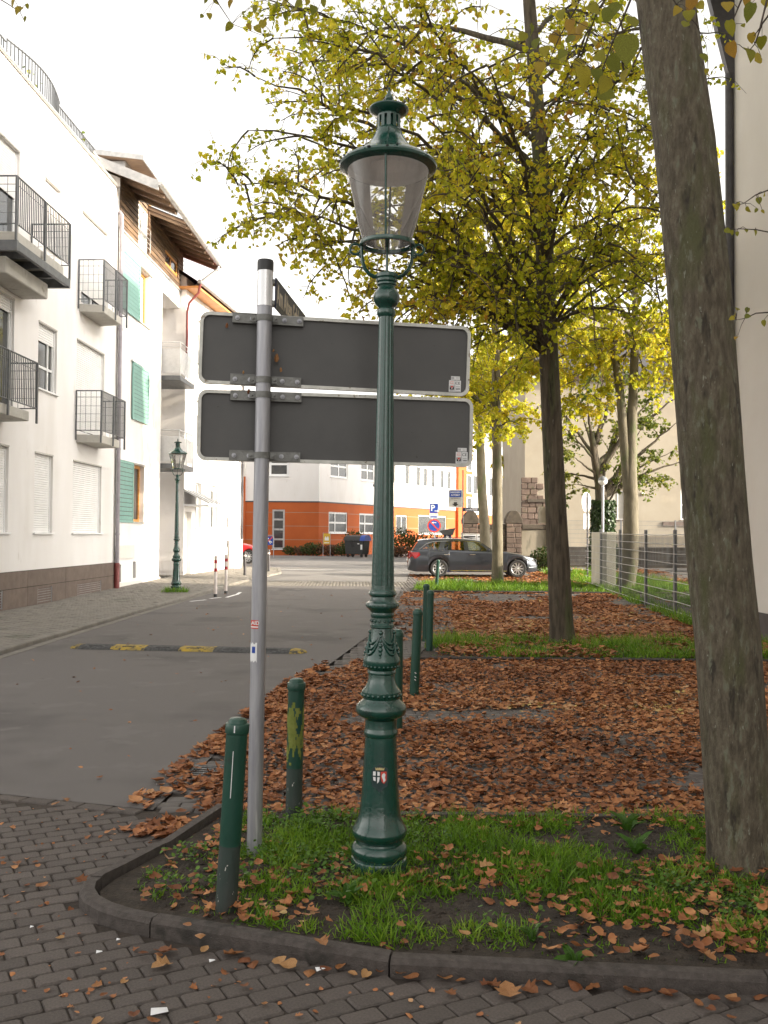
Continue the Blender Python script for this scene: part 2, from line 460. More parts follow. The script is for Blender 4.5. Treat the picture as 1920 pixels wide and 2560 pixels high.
M['headlight'] = mat('clear_lamp_lens', (.06, .065, .07, 1), (.2, .21, .22, 1), 30, .1, .2)
M['interior'] = mat('car_interior', (.05, .05, .05, 1), (.09, .085, .08, 1), 5, .8)
M['carglass'] = glass_mat('car_glass', (.52, .56, .54, 1), .10)
M['lampglass'] = glass_mat('lantern_glass', (.97, .97, .96, 1), .02, .13, (.88, .84, .80, 1))
M['reflector'] = mat('lantern_reflector', (.66, .62, .6, 1), (.72, .68, .66, 1), 6, .5)
M['grate'] = mat('iron_grate', (.07, .07, .072, 1), (.13, .13, .13, 1), 20, .55, .6, .2)
M['paper'] = mat('paper', g(.78), g(.7), 20, .8)
M['leaf_hang'] = tint_mat('yellow_green_leaf', [(0, (.15, .17, .018, 1)), (.4, (.26, .25, .024, 1)), (.75, (.38, .31, .03, 1)), (1, (.36, .20, .03, 1))], .45, tint_by='obj')
M['leaf_b'] = tint_mat('lime_leaves', [(0, (.28, .34, .02, 1)), (.3, (.46, .49, .025, 1)), (.65, (.68, .62, .04, 1)), (.93, (.76, .58, .045, 1)), (1, (.55, .28, .045, 1))], .62, rough=.42, spec=.4)  # green to yellow leaf colours with a little brown
M['leaf_c'] = tint_mat('yellow_leaves', [(0, (.34, .40, .025, 1)), (.5, (.60, .57, .04, 1)), (1, (.76, .58, .045, 1))], .62)
M['leaf_f'] = tint_mat('green_leaves', [(0, (.07, .11, .02, 1)), (.6, (.15, .19, .03, 1)), (1, (.32, .30, .05, 1))], .4)
M['ivy'] = tint_mat('ivy_leaves', [(0, (.018, .04, .012, 1)), (1, (.05, .085, .025, 1))], .15, rough=.35)
M['litter'] = tint_mat('fallen_leaf_brown', [(0, (.07, .034, .02, 1)), (.2, (.22, .085, .038, 1)), (.55, (.38, .155, .062, 1)), (.82, (.50, .235, .10, 1)), (.96, (.52, .32, .17, 1)), (1, (.60, .46, .16, 1))], .12, rough=.6, spec=.25)
M['litter_o'] = tint_mat('fallen_leaf_single', [(0, (.17, .06, .025, 1)), (.5, (.30, .13, .05, 1)), (.8, (.38, .19, .08, 1)), (1, (.42, .24, .10, 1))], .15, rough=.55, tint_by='obj')
M['grass'] = tint_mat('grass_blades', [(0, (.06, .13, .010, 1)), (.5, (.145, .29, .018, 1)), (.9, (.28, .39, .045, 1)), (1, (.26, .22, .09, 1))], .35, rough=.4)
M['weed'] = tint_mat('weed_leaves', [(0, (.06, .14, .018, 1)), (1, (.14, .26, .035, 1))], .35, rough=.45)
M['bush'] = tint_mat('bush_leaves', [(0, (.03, .05, .015, 1)), (.6, (.07, .11, .025, 1)), (1, (.16, .12, .05, 1))], .25)
M['bush_r'] = tint_mat('red_bush_leaves', [(0, (.09, .04, .025, 1)), (1, (.17, .10, .05, 1))], .25)

# ------------------------------------------------------------------ scatter helpers (numpy)
def rotmats(ax, ay, az):
    cx, sx, cy, sy, cz, sz = np.cos(ax), np.sin(ax), np.cos(ay), np.sin(ay), np.cos(az), np.sin(az)
    m = np.empty((len(ax), 3, 3))
    m[:, 0, 0] = cz * cy; m[:, 0, 1] = cz * sy * sx - sz * cx; m[:, 0, 2] = cz * sy * cx + sz * sx
    m[:, 1, 0] = sz * cy; m[:, 1, 1] = sz * sy * sx + cz * cx; m[:, 1, 2] = sz * sy * cx - cz * sx
    m[:, 2, 0] = -sy; m[:, 2, 1] = cy * sx; m[:, 2, 2] = cy * cx
    return m

def mesh_np(name, V, tris, tint=None, quads=None):
    me = bpy.data.meshes.new(name)
    nt_, nq = len(tris), (0 if quads is None else len(quads))
    me.vertices.add(len(V)); me.vertices.foreach_set('co', np.ascontiguousarray(V, dtype=np.float32).ravel())
    li = np.asarray(tris, dtype=np.int32).ravel()
    ls = np.arange(nt_, dtype=np.int32) * 3
    if nq:
        li = np.concatenate([li, np.asarray(quads, dtype=np.int32).ravel()])
        ls = np.concatenate([ls, nt_ * 3 + np.arange(nq, dtype=np.int32) * 4])
    me.loops.add(len(li)); me.loops.foreach_set('vertex_index', li)
    me.polygons.add(nt_ + nq); me.polygons.foreach_set('loop_start', ls)
    me.update(calc_edges=True)
    if tint is not None:
        a = me.attributes.new('tint', 'FLOAT', 'POINT')
        a.data.foreach_set('value', np.ascontiguousarray(tint, dtype=np.float32))
    return me

def scatter(name, templ, locs, rots, scale, tint, mat, parent=None, smooth=False):
    n = len(locs)
    ti = RNG.integers(0, len(templ), n)
    Vs, Ts, Cs = [], [], []
    b = 0
    for k, (tv, tf) in enumerate(templ):
        idx = np.where(ti == k)[0]
        if not len(idx): continue
        tv = np.asarray(tv, float); tf = np.asarray(tf, int)
        sc_ = scale[idx]
        sc_ = sc_[:, None, None] if sc_.ndim == 1 else sc_[:, None, :]
        v = np.einsum('nij,nkj->nki', rots[idx], tv[None] * sc_) + locs[idx][:, None, :]
        Vs.append(v.reshape(-1, 3))
        off = (np.arange(len(idx)) * len(tv) + b)[:, None, None]
        Ts.append((tf[None] + off).reshape(-1, 3))
        Cs.append(np.repeat(tint[idx], len(tv)))
        b += len(idx) * len(tv)
    me = mesh_np(name, np.concatenate(Vs), np.concatenate(Ts), np.concatenate(Cs))
    me.materials.append(mat)
    if smooth: me.polygons.foreach_set('use_smooth', np.ones(len(me.polygons), bool))
    return newobj(name, me, parent)

def fan(outline, curl=(0, 0), cz=0.0, noise=0.0):
    """leaf template lying in xy, stalk end at origin, tip along +y, length about 1"""
    o = [(x, y) for x, y in outline]
    mx = [(0, .12), (0, .45), (0, .8)]
    pts = o + [(0, .5)]
    v = [(x, y, curl[0] * x * x + curl[1] * (y - .5) ** 2 + random.uniform(-noise, noise) + (cz if i == len(o) else 0)) for i, (x, y) in enumerate(pts)]
    n = len(o)
    return v, [(i, (i + 1) % n, n) for i in range(n)]

HEART = [(0, 0), (.24, -.06), (.45, .12), (.47, .38), (.32, .68), (0, 1.02), (-.32, .68), (-.47, .38), (-.45, .12), (-.24, -.06)]
HEART6 = [(0, .02), (.38, .02), (.46, .38), (0, 1.02), (-.46, .38), (-.38, .02)]
LOBED = [(0, 0), (.5, .0), (.36, .26), (.62, .46), (.34, .58), (.3, .82), (0, 1.05), (-.3, .8), (-.34, .56), (-.6, .5), (-.36, .25), (-.5, .04)]
OVAL = [(0, 0), (.26, .16), (.36, .45), (.24, .8), (0, 1), (-.24, .8), (-.36, .45), (-.26, .16)]
T_LEAF = [fan(HEART6, (c, d), z) for c, d, z in ((.5, .3, -.05), (.8, -.2, .03), (-.4, .5, .0), (.9, .6, -.1))]
T_LIT = [fan(o, (c, d), z, .05) for o, c, d, z in ((LOBED, 1.0, .5, -.06), (LOBED, 1.6, -.3, .0), (HEART, 1.6, .8, -.1), (OVAL, 2.0, .6, -.05), (HEART, -.9, -.9, .15), (OVAL, .6, 1.3, -.1))]

def blade(bend, w=.03):
    v = []
    for i, t in enumerate((0, .45, .8)):
        ww = w * (1, .8, .45)[i]
        y = bend * t * t
        v += [(-ww, y, t), (ww, y, t)]
    v.append((0, bend, 1 - .12 * bend))
    return v, [(0, 1, 3), (0, 3, 2), (2, 3, 5), (2, 5, 4), (4, 5, 6)]
T_BLADE = [blade(.25), blade(.6, .027), blade(1.0, .025), blade(.4, .035)]

def inpoly(x, y, poly):
    x = np.asarray(x); y = np.asarray(y)
    c = np.zeros(x.shape, bool)
    n = len(poly)
    for i in range(n):
        x1, y1 = poly[i]; x2, y2 = poly[(i + 1) % n]
        cond = ((y1 > y) != (y2 > y))
        with np.errstate(divide='ignore', invalid='ignore'):
            xi = (x2 - x1) * (y - y1) / (y2 - y1 + 1e-12) + x1
        c ^= cond & (x < xi)
    return c

def sample(poly, n, rng=RNG):
    xs = [p[0] for p in poly]; ys = [p[1] for p in poly]
    out = np.zeros((0, 2))
    while len(out) < n:
        q = rng.uniform((min(xs), min(ys)), (max(xs), max(ys)), (n * 2, 2))
        out = np.concatenate([out, q[inpoly(q[:, 0], q[:, 1], poly)]])
    return out[:n]

def vnoise(x, y, s, seed=0):
    """smooth value noise 0..1"""
    r = np.random.default_rng(seed).random((64, 64))
    x = np.asarray(x) / s + 100; y = np.asarray(y) / s + 100
    xi = np.floor(x).astype(int); yi = np.floor(y).astype(int)
    fx = x - xi; fy = y - yi
    fx = fx * fx * (3 - 2 * fx); fy = fy * fy * (3 - 2 * fy)
    a = r[xi % 64, yi % 64]; b = r[(xi + 1) % 64, yi % 64]; c = r[xi % 64, (yi + 1) % 64]; d = r[(xi + 1) % 64, (yi + 1) % 64]
    return (a * (1 - fx) + b * fx) * (1 - fy) + (c * (1 - fx) + d * fx) * fy

GZ = np.vectorize(gz)

# ------------------------------------------------------------------ ground, road, pavements
base = sheet('ground', [(-400, -80), (400, -80), (400, 500), (-400, 500)], M['ground'], -.05, kind='structure')
road_poly = [(-5.15, 6.9), (-2.41, 5.98), (-1.37, 5.66), (-1.19, 7.9), (-.85, 10.7), (-.25, 15.4), (.1, 21), (.47, 26.6), (.56, 29),
             (-4.65, 29), (-4.95, 24), (-5.05, 20.6), (-5.15, 14.5)]
sheet('road', road_poly, M['asphalt'], 0, kind='structure')
far_road = [(-4.55, 31.4), (.75, 31.4), (1.2, 41), (30, 41), (30, 52), (7, 60), (-2, 58.2), (-4.6, 61), (-30, 61), (-30, 45), (-8, 45), (-4.4, 40), (-3.9, 36)]
sheet('side_road', far_road, M['asphalt2'], 0, kind='structure')
band = [(-4.65, 29), (.56, 29), (.75, 31.4), (-4.55, 31.4)]
fore_poly = [(-7.8, .5), (7, .5), (7, 3.0), (1.4, 3.43), (.03, 3.56), (-.95, 3.9), (-1.2, 4.02), (-1.32, 4.17), (-1.36, 4.3), (-1.33, 4.45), (-1.15, 4.92), (-.98, 5.6), (-1.37, 5.66), (-2.41, 5.98), (-5.15, 6.9), (-7.8, 7.8)]
STRIP1 = [(7, 3.08), (1.4, 3.51), (.03, 3.64), (-.92, 3.98), (-1.14, 4.09), (-1.24, 4.2), (-1.275, 4.3), (-1.25, 4.44), (-1.07, 4.92), (-.9, 5.5), (7, 5.5)]
STRIP2 = [(.35, 12.45), (9, 12.35), (9, 14.65), (.75, 14.65)]
STRIP3 = [(.75, 26.6), (10, 26.4), (10, 30.1), (1.15, 30.1)]
BAY1 = [(-.9, 5.5), (7, 5.5), (9, 12.35), (.35, 12.45), (-.55, 12.5), (-.85, 10.7), (-1.19, 7.9), (-1.37, 5.66), (-.98, 5.6)]
BAY2 = [(-.55, 12.5), (.35, 12.45), (.75, 14.65), (9, 14.65), (10, 26.4), (.75, 26.6), (.47, 26.6), (.1, 21), (-.25, 15.4)]
BAY3 = [(.56, 29), (.47, 26.6), (.75, 26.6), (1.15, 30.1), (8, 30.1), (8, 37), (1.0, 37), (.75, 31.4)]
SIDEWALK = [(-7.85, 7.9), (-5.27, 6.95), (-5.27, 14.5), (-5.17, 20.6), (-5.07, 24), (-4.77, 29), (-4.02, 36), (-4.5, 40), (-6.2, 41), (-8.8, 34), (-7.4, 33), (-7.8, 19)]

def block_mesh(lx, ly, h=.05, ch=.006, cut=0):
    v = []
    if cut:
        for k, (z, ins) in enumerate(((-h, 0), (-ch, 0), (0, ch))):
            x, y, c = lx / 2 - ins, ly / 2 - ins, cut
            v += [(-x + c, -y, z), (x - c, -y, z), (x, -y + c, z), (x, y - c, z), (x - c, y, z), (-x + c, y, z), (-x, y - c, z), (-x, -y + c, z)]
        f = [(k + i, k + (i + 1) % 8, k + 8 + (i + 1) % 8, k + 8 + i) for k in (0, 8) for i in range(8)] + [tuple(range(16, 24))]
        return v, f
    for k, (z, ins) in enumerate(((-h, 0), (-ch, 0), (0, ch))):
        x, y = lx / 2 - ins, ly / 2 - ins
        v += [(-x, -y, z), (x, -y, z), (x, y, z), (-x, y, z)]
    f = []
    for k in (0, 4):
        for i in range(4):
            j = (i + 1) % 4
            f.append((k + i, k + j, k + 4 + j, k + 4 + i))
    f.append((8, 9, 10, 11))
    return v, f

def paver_spots(poly, lx, ly, ang, joint=.006, off=.5, origin=(0, 0)):
    c, s = math.cos(ang), math.sin(ang)
    xs = [p[0] for p in poly]; ys = [p[1] for p in poly]
    cor = [(x - origin[0], y - origin[1]) for x in (min(xs), max(xs)) for y in (min(ys), max(ys))]
    a = [x * c + y * s for x, y in cor]; b = [-x * s + y * c for x, y in cor]
    px, py = lx + joint, ly + joint
    sp = []
    j0, j1 = int(min(b) / py) - 1, int(max(b) / py) + 1
    for j in range(j0, j1 + 1):
        i = np.arange(int(min(a) / px) - 1, int(max(a) / px) + 2)
        u = (i + (off if j % 2 else 0)) * px; w_ = np.full(len(u), j * py)
        sp.append(np.stack([u * c - w_ * s + origin[0], u * s + w_ * c + origin[1]], 1))
    sp = np.concatenate(sp)
    return sp[inpoly(sp[:, 0], sp[:, 1], poly)]

def paver_field(name, poly, lx, ly, ang, mat_, z, parent, jit=.002, spots=None):
    sp = paver_spots(poly, lx, ly, ang) if spots is None else spots
    n = len(sp)
    v, f = block_mesh(lx, ly, .03, .006)
    v = np.array(v); f = np.array(f)
    q = []
    rot = rotmats(RNG.normal(0, .008, n), RNG.normal(0, .008, n), np.full(n, ang) + RNG.normal(0, .012, n))
    loc = np.column_stack([sp, GZ(sp[:, 1]) + z + RNG.normal(0, jit, n)])
    V = (np.einsum('nij,kj->nki', rot, v) + loc[:, None, :]).reshape(-1, 3)
    Q = (f[None] + (np.arange(n) * len(v))[:, None, None]).reshape(-1, 4)
    me = mesh_np(name, V, np.zeros((0, 3), int), RNG.random(n).repeat(len(v)), Q)
    me.materials.append(mat_)
    o = newobj(name, me, parent)
    o['kind'] = 'stuff'
    return o

paving = sheet('paving', fore_poly, M['joint'], -.009, kind='structure')
PANG = R(28)
PL, PW = .142, .091
spots = paver_spots(fore_poly, PL, PW, PANG)
def proj(p):
    q = CM.transposed() @ (Vector(p) - Vector((0, 0, H)))
    return (960 + F * q.x / -q.z, 1280 - F * q.y / -q.z) if q.z < -.01 else (1e6, 1e6)
keep, rest = [], []
# the row of blocks along the asphalt edge replaces what lies under it
e0, e1 = Vector((-5.15, 6.9)), Vector((-1.37, 5.66))
ed = (e1 - e0).normalized(); en = Vector((ed.y, -ed.x))
for s_ in spots:
    p = Vector((s_[0], s_[1]))
    dd = (p - e0).dot(en)
    if -.2 < dd < .155: continue
    x, y = proj((s_[0], s_[1], 0))
    (keep if -60 < x < 1980 and y < 2640 else rest).append((s_[0], s_[1], PANG))
eang = math.atan2(ed.y, ed.x)
L_ = (e1 - e0).length
k = .1
while k < L_:
    p = e0 + ed * k + en * .058
    x, y = proj((p.x, p.y, 0))
    (keep if x > -60 else rest).append((p.x, p.y, eang)); k += .207
keep.sort(key=lambda s_: s_[1])
blocks = []
for k in range(4):
    me = bpy.data.meshes.new('paver'); v, f = block_mesh(PL, PW, .04, .0045 + .001 * k, .006 + .003 * (k % 2))
    sk = random.uniform(-.03, .03); v = [(x + sk * y, y, z) for x, y, z in v]
    me.from_pydata(v, [], f); me.materials.append(M['paver']); blocks.append(me)
me = bpy.data.meshes.new('paver'); v, f = block_mesh(.2, .1, .04, .007); me.from_pydata(v, [], f); me.materials.append(M['paver']); eblock = me
for i, (x, y, a) in enumerate(keep[:300]):
    o = newobj('paver', eblock if a == eang else random.choice(blocks), paving)
    o.location = (x, y, random.gauss(0, .0016)); o.rotation_euler = (random.gauss(0, .009), random.gauss(0, .009), a + random.gauss(0, .014))
rr = [r for r in keep[300:] + rest]
ra = np.array([(r[0], r[1]) for r in rr if r[2] == PANG]); rb = np.array([(r[0], r[1]) for r in rr if r[2] != PANG])
paver_field('paver_rest', None, PL, PW, PANG, M['paver'], 0, paving, spots=ra)
if len(rb): paver_field('paver_edge_row', None, .2, .1, eang, M['paver'], 0, paving, spots=rb)

for nm, poly, ang, mt, z, sz in (('parking_bay', BAY1, R(2), 'paver2', -.004, (.2, .1)), ('parking_bay', BAY2, R(2), 'paver2', -.004, (.2, .1)),
                             ('parking_bay', BAY3, R(92), 'paver2', -.004, (.2, .1)), ('crossing_band', band, R(92), 'paver_left', 0.0, (.2, .1)), ('pavement', SIDEWALK, R(88), 'paver_left', .06, (.2, .1))):
    st = sheet(nm, poly, M['joint'], z - .012, kind='structure')
    paver_field('paver_field', poly, sz[0], sz[1], ang, M[mt], z, st)

# soil under the planted strips
for nm, poly, z in (('planted_strip', STRIP1, .03), ('grass_strip', STRIP2, .03), ('grass_strip', STRIP3, .03)):
    sheet(nm, poly, M['soil'], z, kind='structure')

# kerbs: each stone its own piece
def kerb_run(parent, path, breaks, width, h, mat_, side=1, z=0):
    """stones laid along a polyline; breaks = arc-length positions of the joints"""
    pts = [Vector(p) for p in path]
    cum = [0]
    for a, b in zip(pts, pts[1:]): cum.append(cum[-1] + (b - a).length)
    def at(s_):
        s_ = max(0, min(cum[-1], s_))
        for i in range(len(pts) - 1):
            if s_ <= cum[i + 1] + 1e-9:
                return pts[i].lerp(pts[i + 1], (s_ - cum[i]) / (cum[i + 1] - cum[i]))
    def nrm(s_):
        d = at(s_ + .03) - at(s_ - .03); d.normalize()
        return Vector((-d.y, d.x)) * side
    bs = [0] + [b for b in breaks if b < cum[-1]] + [cum[-1]]
    for a, b in zip(bs, bs[1:]):
        a, b = a + .004, b - .004
        if b - a < .05: continue
        ss = sorted({a, b} | {c for c in cum if a < c < b})
        prof = [(0, -.08), (.0, h - .018), (.016, h), (width, h), (width, -.08)]
        vs, fs = [], []
        jz = random.gauss(0, .002)
        for s_ in ss:
            p, n = at(s_), nrm(s_)
            for (o_, z_) in prof:
                q = p + n * o_
                vs.append((q.x, q.y, z + z_ + gz(q.y) + (jz if z_ > 0 else 0)))
        k = len(prof)
        for i in range(len(ss) - 1):
            for j in range(k):
                j2 = (j + 1) % k
                fs.append((i * k + j, (i + 1) * k + j, (i + 1) * k + j2, i * k + j2))
        fs += [tuple(range(k)), tuple((len(ss) - 1) * k + j for j in range(k - 1, -1, -1))]
        MB().add(vs, fs).build('kerb_stone', mat_, parent, smooth=40)
kr = bpy.data.objects.new('kerb', None); COL.objects.link(kr); kr['kind'] = 'structure'
arc = [(7, 3.0), (1.4, 3.43), (.03, 3.56), (-.95, 3.9), (-1.08, 3.955), (-1.2, 4.03), (-1.29, 4.12), (-1.345, 4.22), (-1.365, 4.32), (-1.35, 4.43), (-1.3, 4.54), (-1.15, 4.92), (-.98, 5.58)]
kerb_run(kr, arc, [2, 3, 4, 4.62, 5.616, 5.616 + 1.376, 5.616 + 1.376 + 1.037, 8.72, 9.25], .066, .066, M['kerb'], side=-1)
kl = bpy.data.objects.new('kerb', None); COL.objects.link(kl); kl['kind'] = 'structure'
kerb_run(kl, [(-5.15, 6.9), (-5.15, 14.5), (-5.05, 20.6), (-4.95, 24), (-4.65, 29), (-3.9, 36), (-4.4, 40)], [i * 1.0 for i in range(1, 40)], .12, .07, M['paver_left'], side=1)
gutter = bpy.data.objects.new('gutter_row', None); COL.objects.link(gutter); gutter['kind'] = 'structure'
pts_ = [(-5.0, 7), (-5.0, 14.5), (-4.9, 20.6), (-4.8, 24), (-4.5, 29)]
mb = MB()
for (a, b) in zip(pts_, pts_[1:]):
    d = math.dist(a, b); n = int(d / .21)
    for i in range(n):
        t = (i + .5) / n; x = a[0] + (b[0] - a[0]) * t; y = a[1] + (b[1] - a[1]) * t
        mb.box((x - .055, y, gz(y) + random.uniform(-.001, .002) - .009), (.12, .2, .03), -math.atan2(b[0] - a[0], b[1] - a[1]))
st = mb.build('gutter_block', M['paver_left'], gutter); st['kind'] = 'stuff'
k2 = bpy.data.objects.new('kerb', None); COL.objects.link(k2); k2['kind'] = 'structure'
kerb_run(k2, [(-.1, 5.5), (7, 5.5)], [i * 1.0 for i in range(1, 8)], .07, .05, M['kerb'], side=-1)
kerb_run(k2, [(9, 12.38), (.35, 12.47), (.75, 14.68), (9, 14.68)], [i * 1.0 for i in range(1, 20)], .08, .045, M['kerb'], side=-1)
kerb_run(k2, [(9.9, 26.43), (.78, 26.63), (1.18, 30.07), (10, 30.07)], [i * 1.0 for i in range(1, 24)], .08, .05, M['kerb'], side=-1)

# road markings
for nm, pl in (('road_marking', [(-5.0, 39.2), (.3, 39.2), (.3, 39.32), (-5.0, 39.32)]),):
    sheet(nm, pl, M['white'], .006, kind='structure')
def dash(a, b, w_):
    a, b = Vector(a), Vector(b); d = (b - a).normalized(); n = Vector((-d.y, d.x)) * w_ / 2
    sheet('road_marking', [tuple(a - n), tuple(b - n), tuple(b + n), tuple(a + n)], M['white'], .006, kind='structure')
pA = [G(475, 1504), G(515, 1500), G(525, 1497), G(552, 1494), G(566, 1494), G(590, 1487), G(592, 1487), G(601, 1481)]
for i in range(0, 8, 2): dash(pA[i].xy, pA[i + 1].xy, .09)

# drain grating at the road edge
c = G(490, 1950)
dr = thing('drain_grate', 'rusty grey slotted drain grating at the asphalt edge among fallen leaves', 'drain', (c.x + .05, c.y + .1, .004), R(-6))
mb = MB(); mb.bx(-.15, .15, -.25, -.22, -.02, .012).bx(-.15, .15, .22, .25, -.02, .012).bx(-.15, -.125, -.22, .22, -.02, .012).bx(.125, .15, -.22, .22, -.02, .012)
mb.build('frame', M['grate'], dr, bevel=.002)
for i in range(8):
    MB().bx(-.123, .123, -.2 + i * .055, -.17 + i * .055, -.02, .010).build('bar', M['grate'], dr)

# speed bump
a, b = Vector((-4.5, 13.62)), Vector((-1.06, 13.2))
d = (b - a); ang = math.atan2(d.y, d.x); Lb = d.length
sb = thing('speed_bump', 'black and yellow rubber speed bump bolted across the asphalt road', 'speed bump', (a.x, a.y, 0), ang)
def bump_seg(x0, x1, mt, end=0):
    mb = MB(); n = 10; st = 7
    vs = []; fs = []
    for i in range(st):
        t = i / (st - 1); x = x0 + (x1 - x0) * t
        q = 1.0
        if end == -1: q = math.sqrt(max(.0, 1 - (1 - t) ** 2))
        if end == 1: q = math.sqrt(max(.0, 1 - t ** 2))
        for j in range(n + 1):
            y = (-.2 + .4 * j / n) * max(q, .05)
            zz = .052 * max(q, .04) * (1 - (2 * j / n - 1) ** 2) ** .6
            zz += .003 * math.sin(x * 55 + 9 * abs(2 * j / n - 1)) * q if 0 < j < n else 0
            vs.append((x, y, zz + .003))
    for i in range(st - 1):
        for j in range(n): fs.append((i * (n + 1) + j, (i + 1) * (n + 1) + j, (i + 1) * (n + 1) + j + 1, i * (n + 1) + j + 1))
    mb.add(vs, fs)
    return mb.build('segment', mt, sb, smooth=50)
M['bumpgrey'] = mat('grey_rubber', g(.03), g(.10), 26, .8, 0, .6, 40)
M['bumpyel'] = mat('worn_yellow_rubber', (.46, .31, .03, 1), (.22, .17, .06, 1), 9, .75, 0, .5, 40, spots=[((.07, .065, .055, 1), 14, .54, .05)])
cuts = [.18, .66, 1.16, 1.66, 2.16, 2.7, Lb - .22]
cols = ['bumpgrey', 'bumpyel', 'bumpgrey', 'bumpyel', 'bumpgrey', 'bumpgrey']
bump_seg(0, cuts[0] - .002, M['bumpyel'], -1)
for i in range(6):
    s = bump_seg(cuts[i] + .002, cuts[i + 1] - .002, M[cols[i]])
    xm = (cuts[i] + cuts[i + 1]) / 2
    MB().box((xm, -.1, .043), (.2, .05, .008)).build('reflector', M['rubber'], s, bevel=.002)
bump_seg(cuts[6] + .002, Lb, M['bumpyel'], 1)

# ------------------------------------------------------------------ street lamps
def ring_bumps(mb, r, z, n, s, tilt=1.0):
    for i in range(n):
        t = 2 * math.pi * i / n
        mb.ball((r * math.cos(t), r * math.sin(t), z), s, 6, 4, tilt)

def lamp(name, label, loc, k=1.0, style='round', rot=(0, 0, 0), detail=True):
    t = thing(name, label, 'street lamp', loc, rot=rot)
    g_ = M['lampgreen']
    prof = [(.138, -.05), (.140, 0), (.140, .052), (.136, .062), (.128, .066), (.136, .078), (.140, .095), (.138, .115), (.128, .128), (.116, .136), (.114, .146), (.124, .158),
            (.134, .178), (.137, .192), (.134, .204), (.122, .222), (.110, .248), (.101, .285), (.096, .33), (.0905, .40), (.087, .466), (.083, .54), (.0795, .61), (.078, .655),
            (.082, .661), (.085, .672), (.084, .682), (.080, .690), (.0785, .70), (.0785, .738), (.085, .746), (.102, .754), (.118, .764), (.125, .780), (.126, .795), (.122, .808), (.110, .822), (.096, .832),
            (.091, .842), (.094, .852), (.0985, .864), (.097, .878), (.088, .888), (.078, .902), (.070, .92), (.065, .945), (.0645, .962), (.070, .966), (.071, .974), (.067, .982), (.072, .99), (.084, .998), (.091, 1.01), (.0925, 1.026), (.091, 1.038),
            (.084, 1.056), (.075, 1.078), (.066, 1.11), (.060, 1.145), (.056, 1.178), (.055, 1.188), (.060, 1.194), (.060, 1.206), (.055, 1.212), (.054, 1.24), (.058, 1.246), (.060, 1.256), (.058, 1.266), (.062, 1.274),
            (.072, 1.284), (.081, 1.292), (.083, 1.303), (.080, 1.314), (.068, 1.322), (.060, 1.334), (.060, 1.345), (.068, 1.352), (.070, 1.362), (.067, 1.372), (.059, 1.38), (.058, 1.40)]
    b = MB().lathe(prof, 48).build('base', g_, t, smooth=35)
    if detail:
        for ra_, za_, na_, sa_ in ((.0955, .862, 22, .009), (.088, 1.004, 26, .0065), (.0795, 1.302, 24, .006), (.0565, 1.226, 14, .007)):
            mb = MB(); ring_bumps(mb, ra_, za_, na_, sa_); mb.build('bead_ring', g_, b, smooth=60)
        def rad(z):
            for (r0, z0), (r1, z1) in zip(prof, prof[1:]):
                if z0 <= z <= z1 and z1 > z0: return r0 + (r1 - r0) * (z - z0) / (z1 - z0)
            return .06
        for i in range(4):
            a0 = -math.pi / 2 + i * math.pi / 2 - .1
            mb = MB()
            for m_ in range(3):                     # hanging cloth folds between the rosettes
                pts = []
                for q in range(11):
                    u = q / 10; a = a0 + u * math.pi / 2
                    z = 1.165 - (.05 + .014 * m_) * math.sin(math.pi * u) - .012 * m_ * math.sin(math.pi * u)
                    r = rad(z) + .003
                    pts.append((r * math.cos(a), r * math.sin(a), z))
                mb.tube(pts, [.003 + .005 * math.sin(math.pi * q / 10) for q in range(11)], 6)
            mb.build('swag', g_, b, smooth=60)
            mb = MB()
            for z, s in ((1.17, .012), (1.152, .008), (1.13, .0085), (1.108, .011), (1.088, .013), (1.068, .010), (1.054, .006)):
                r = rad(z) + .002
                mb.ball((r * math.cos(a0), r * math.sin(a0), z), s, 8, 5)
            mb.build('tassel', g_, b, smooth=60)
    def flute(r, z, th):
        return r * (1 - .075 * max(0, math.cos(12 * th)) ** .6)
    sp = [(.0575, 1.398), (.0572, 1.41), (.055, 1.54), (.046, 2.1), (.0385, 2.66), (.0375, 2.74)]
    MB().lathe(sp, 144, fn=flute).build('shaft', g_, t, smooth=50)
    cp = [(.037, 2.74), (.046, 2.752), (.0475, 2.764), (.045, 2.776), (.038, 2.782), (.040, 2.79), (.054, 2.803), (.064, 2.82), (.0675, 2.838), (.065, 2.858), (.055, 2.874), (.045, 2.884), (.042, 2.892), (.044, 2.898), (.050, 2.902), (.050, 2.91), (.046, 2.914), (.053, 2.919), (.054, 2.93), (.050, 2.935), (.055, 2.940), (.0555, 2.956), (.050, 2.96)]
    MB().lathe(cp, 40).build('capital', g_, t, smooth=35)
    n = 40 if style == 'round' else 6
    sm = 35 if style == 'round' else 20
    # lantern yoke arms with scrolls
    for s in (-1, 1):
        mb = MB()
        pts = [(s * .04, 0, 2.945), (s * .065, 0, 2.945), (s * .09, 0, 2.96), (s * .11, 0, 2.985), (s * .123, 0, 3.02), (s * .127, 0, 3.06), (s * .128, 0, 3.105)]
        mb.tube(pts, [.011, .011, .010, .010, .009, .009, .009], 8)
        cc = Vector((s * .160, 0, 3.083)); rr_ = .026
        pts = [cc + Vector((s * rr_ * math.cos(q), 0, rr_ * math.sin(q))) for q in [math.pi * .9 - i * 2 * math.pi * .92 / 18 for i in range(19)]]
        mb.tube(pts, .0065, 6)
        mb.ball((s * .134, 0, 3.047), .009, 8, 6)
        mb.tube([(s * .128, 0, 3.05), (s * .150, 0, 3.055)], .006, 6)
        mb.build('lantern_arm', g_, t, smooth=45)
    MB().tube([(0, 0, 2.95), (0, 0, 3.1)], .007, 8).build('gas_pipe', g_, t, smooth=60)
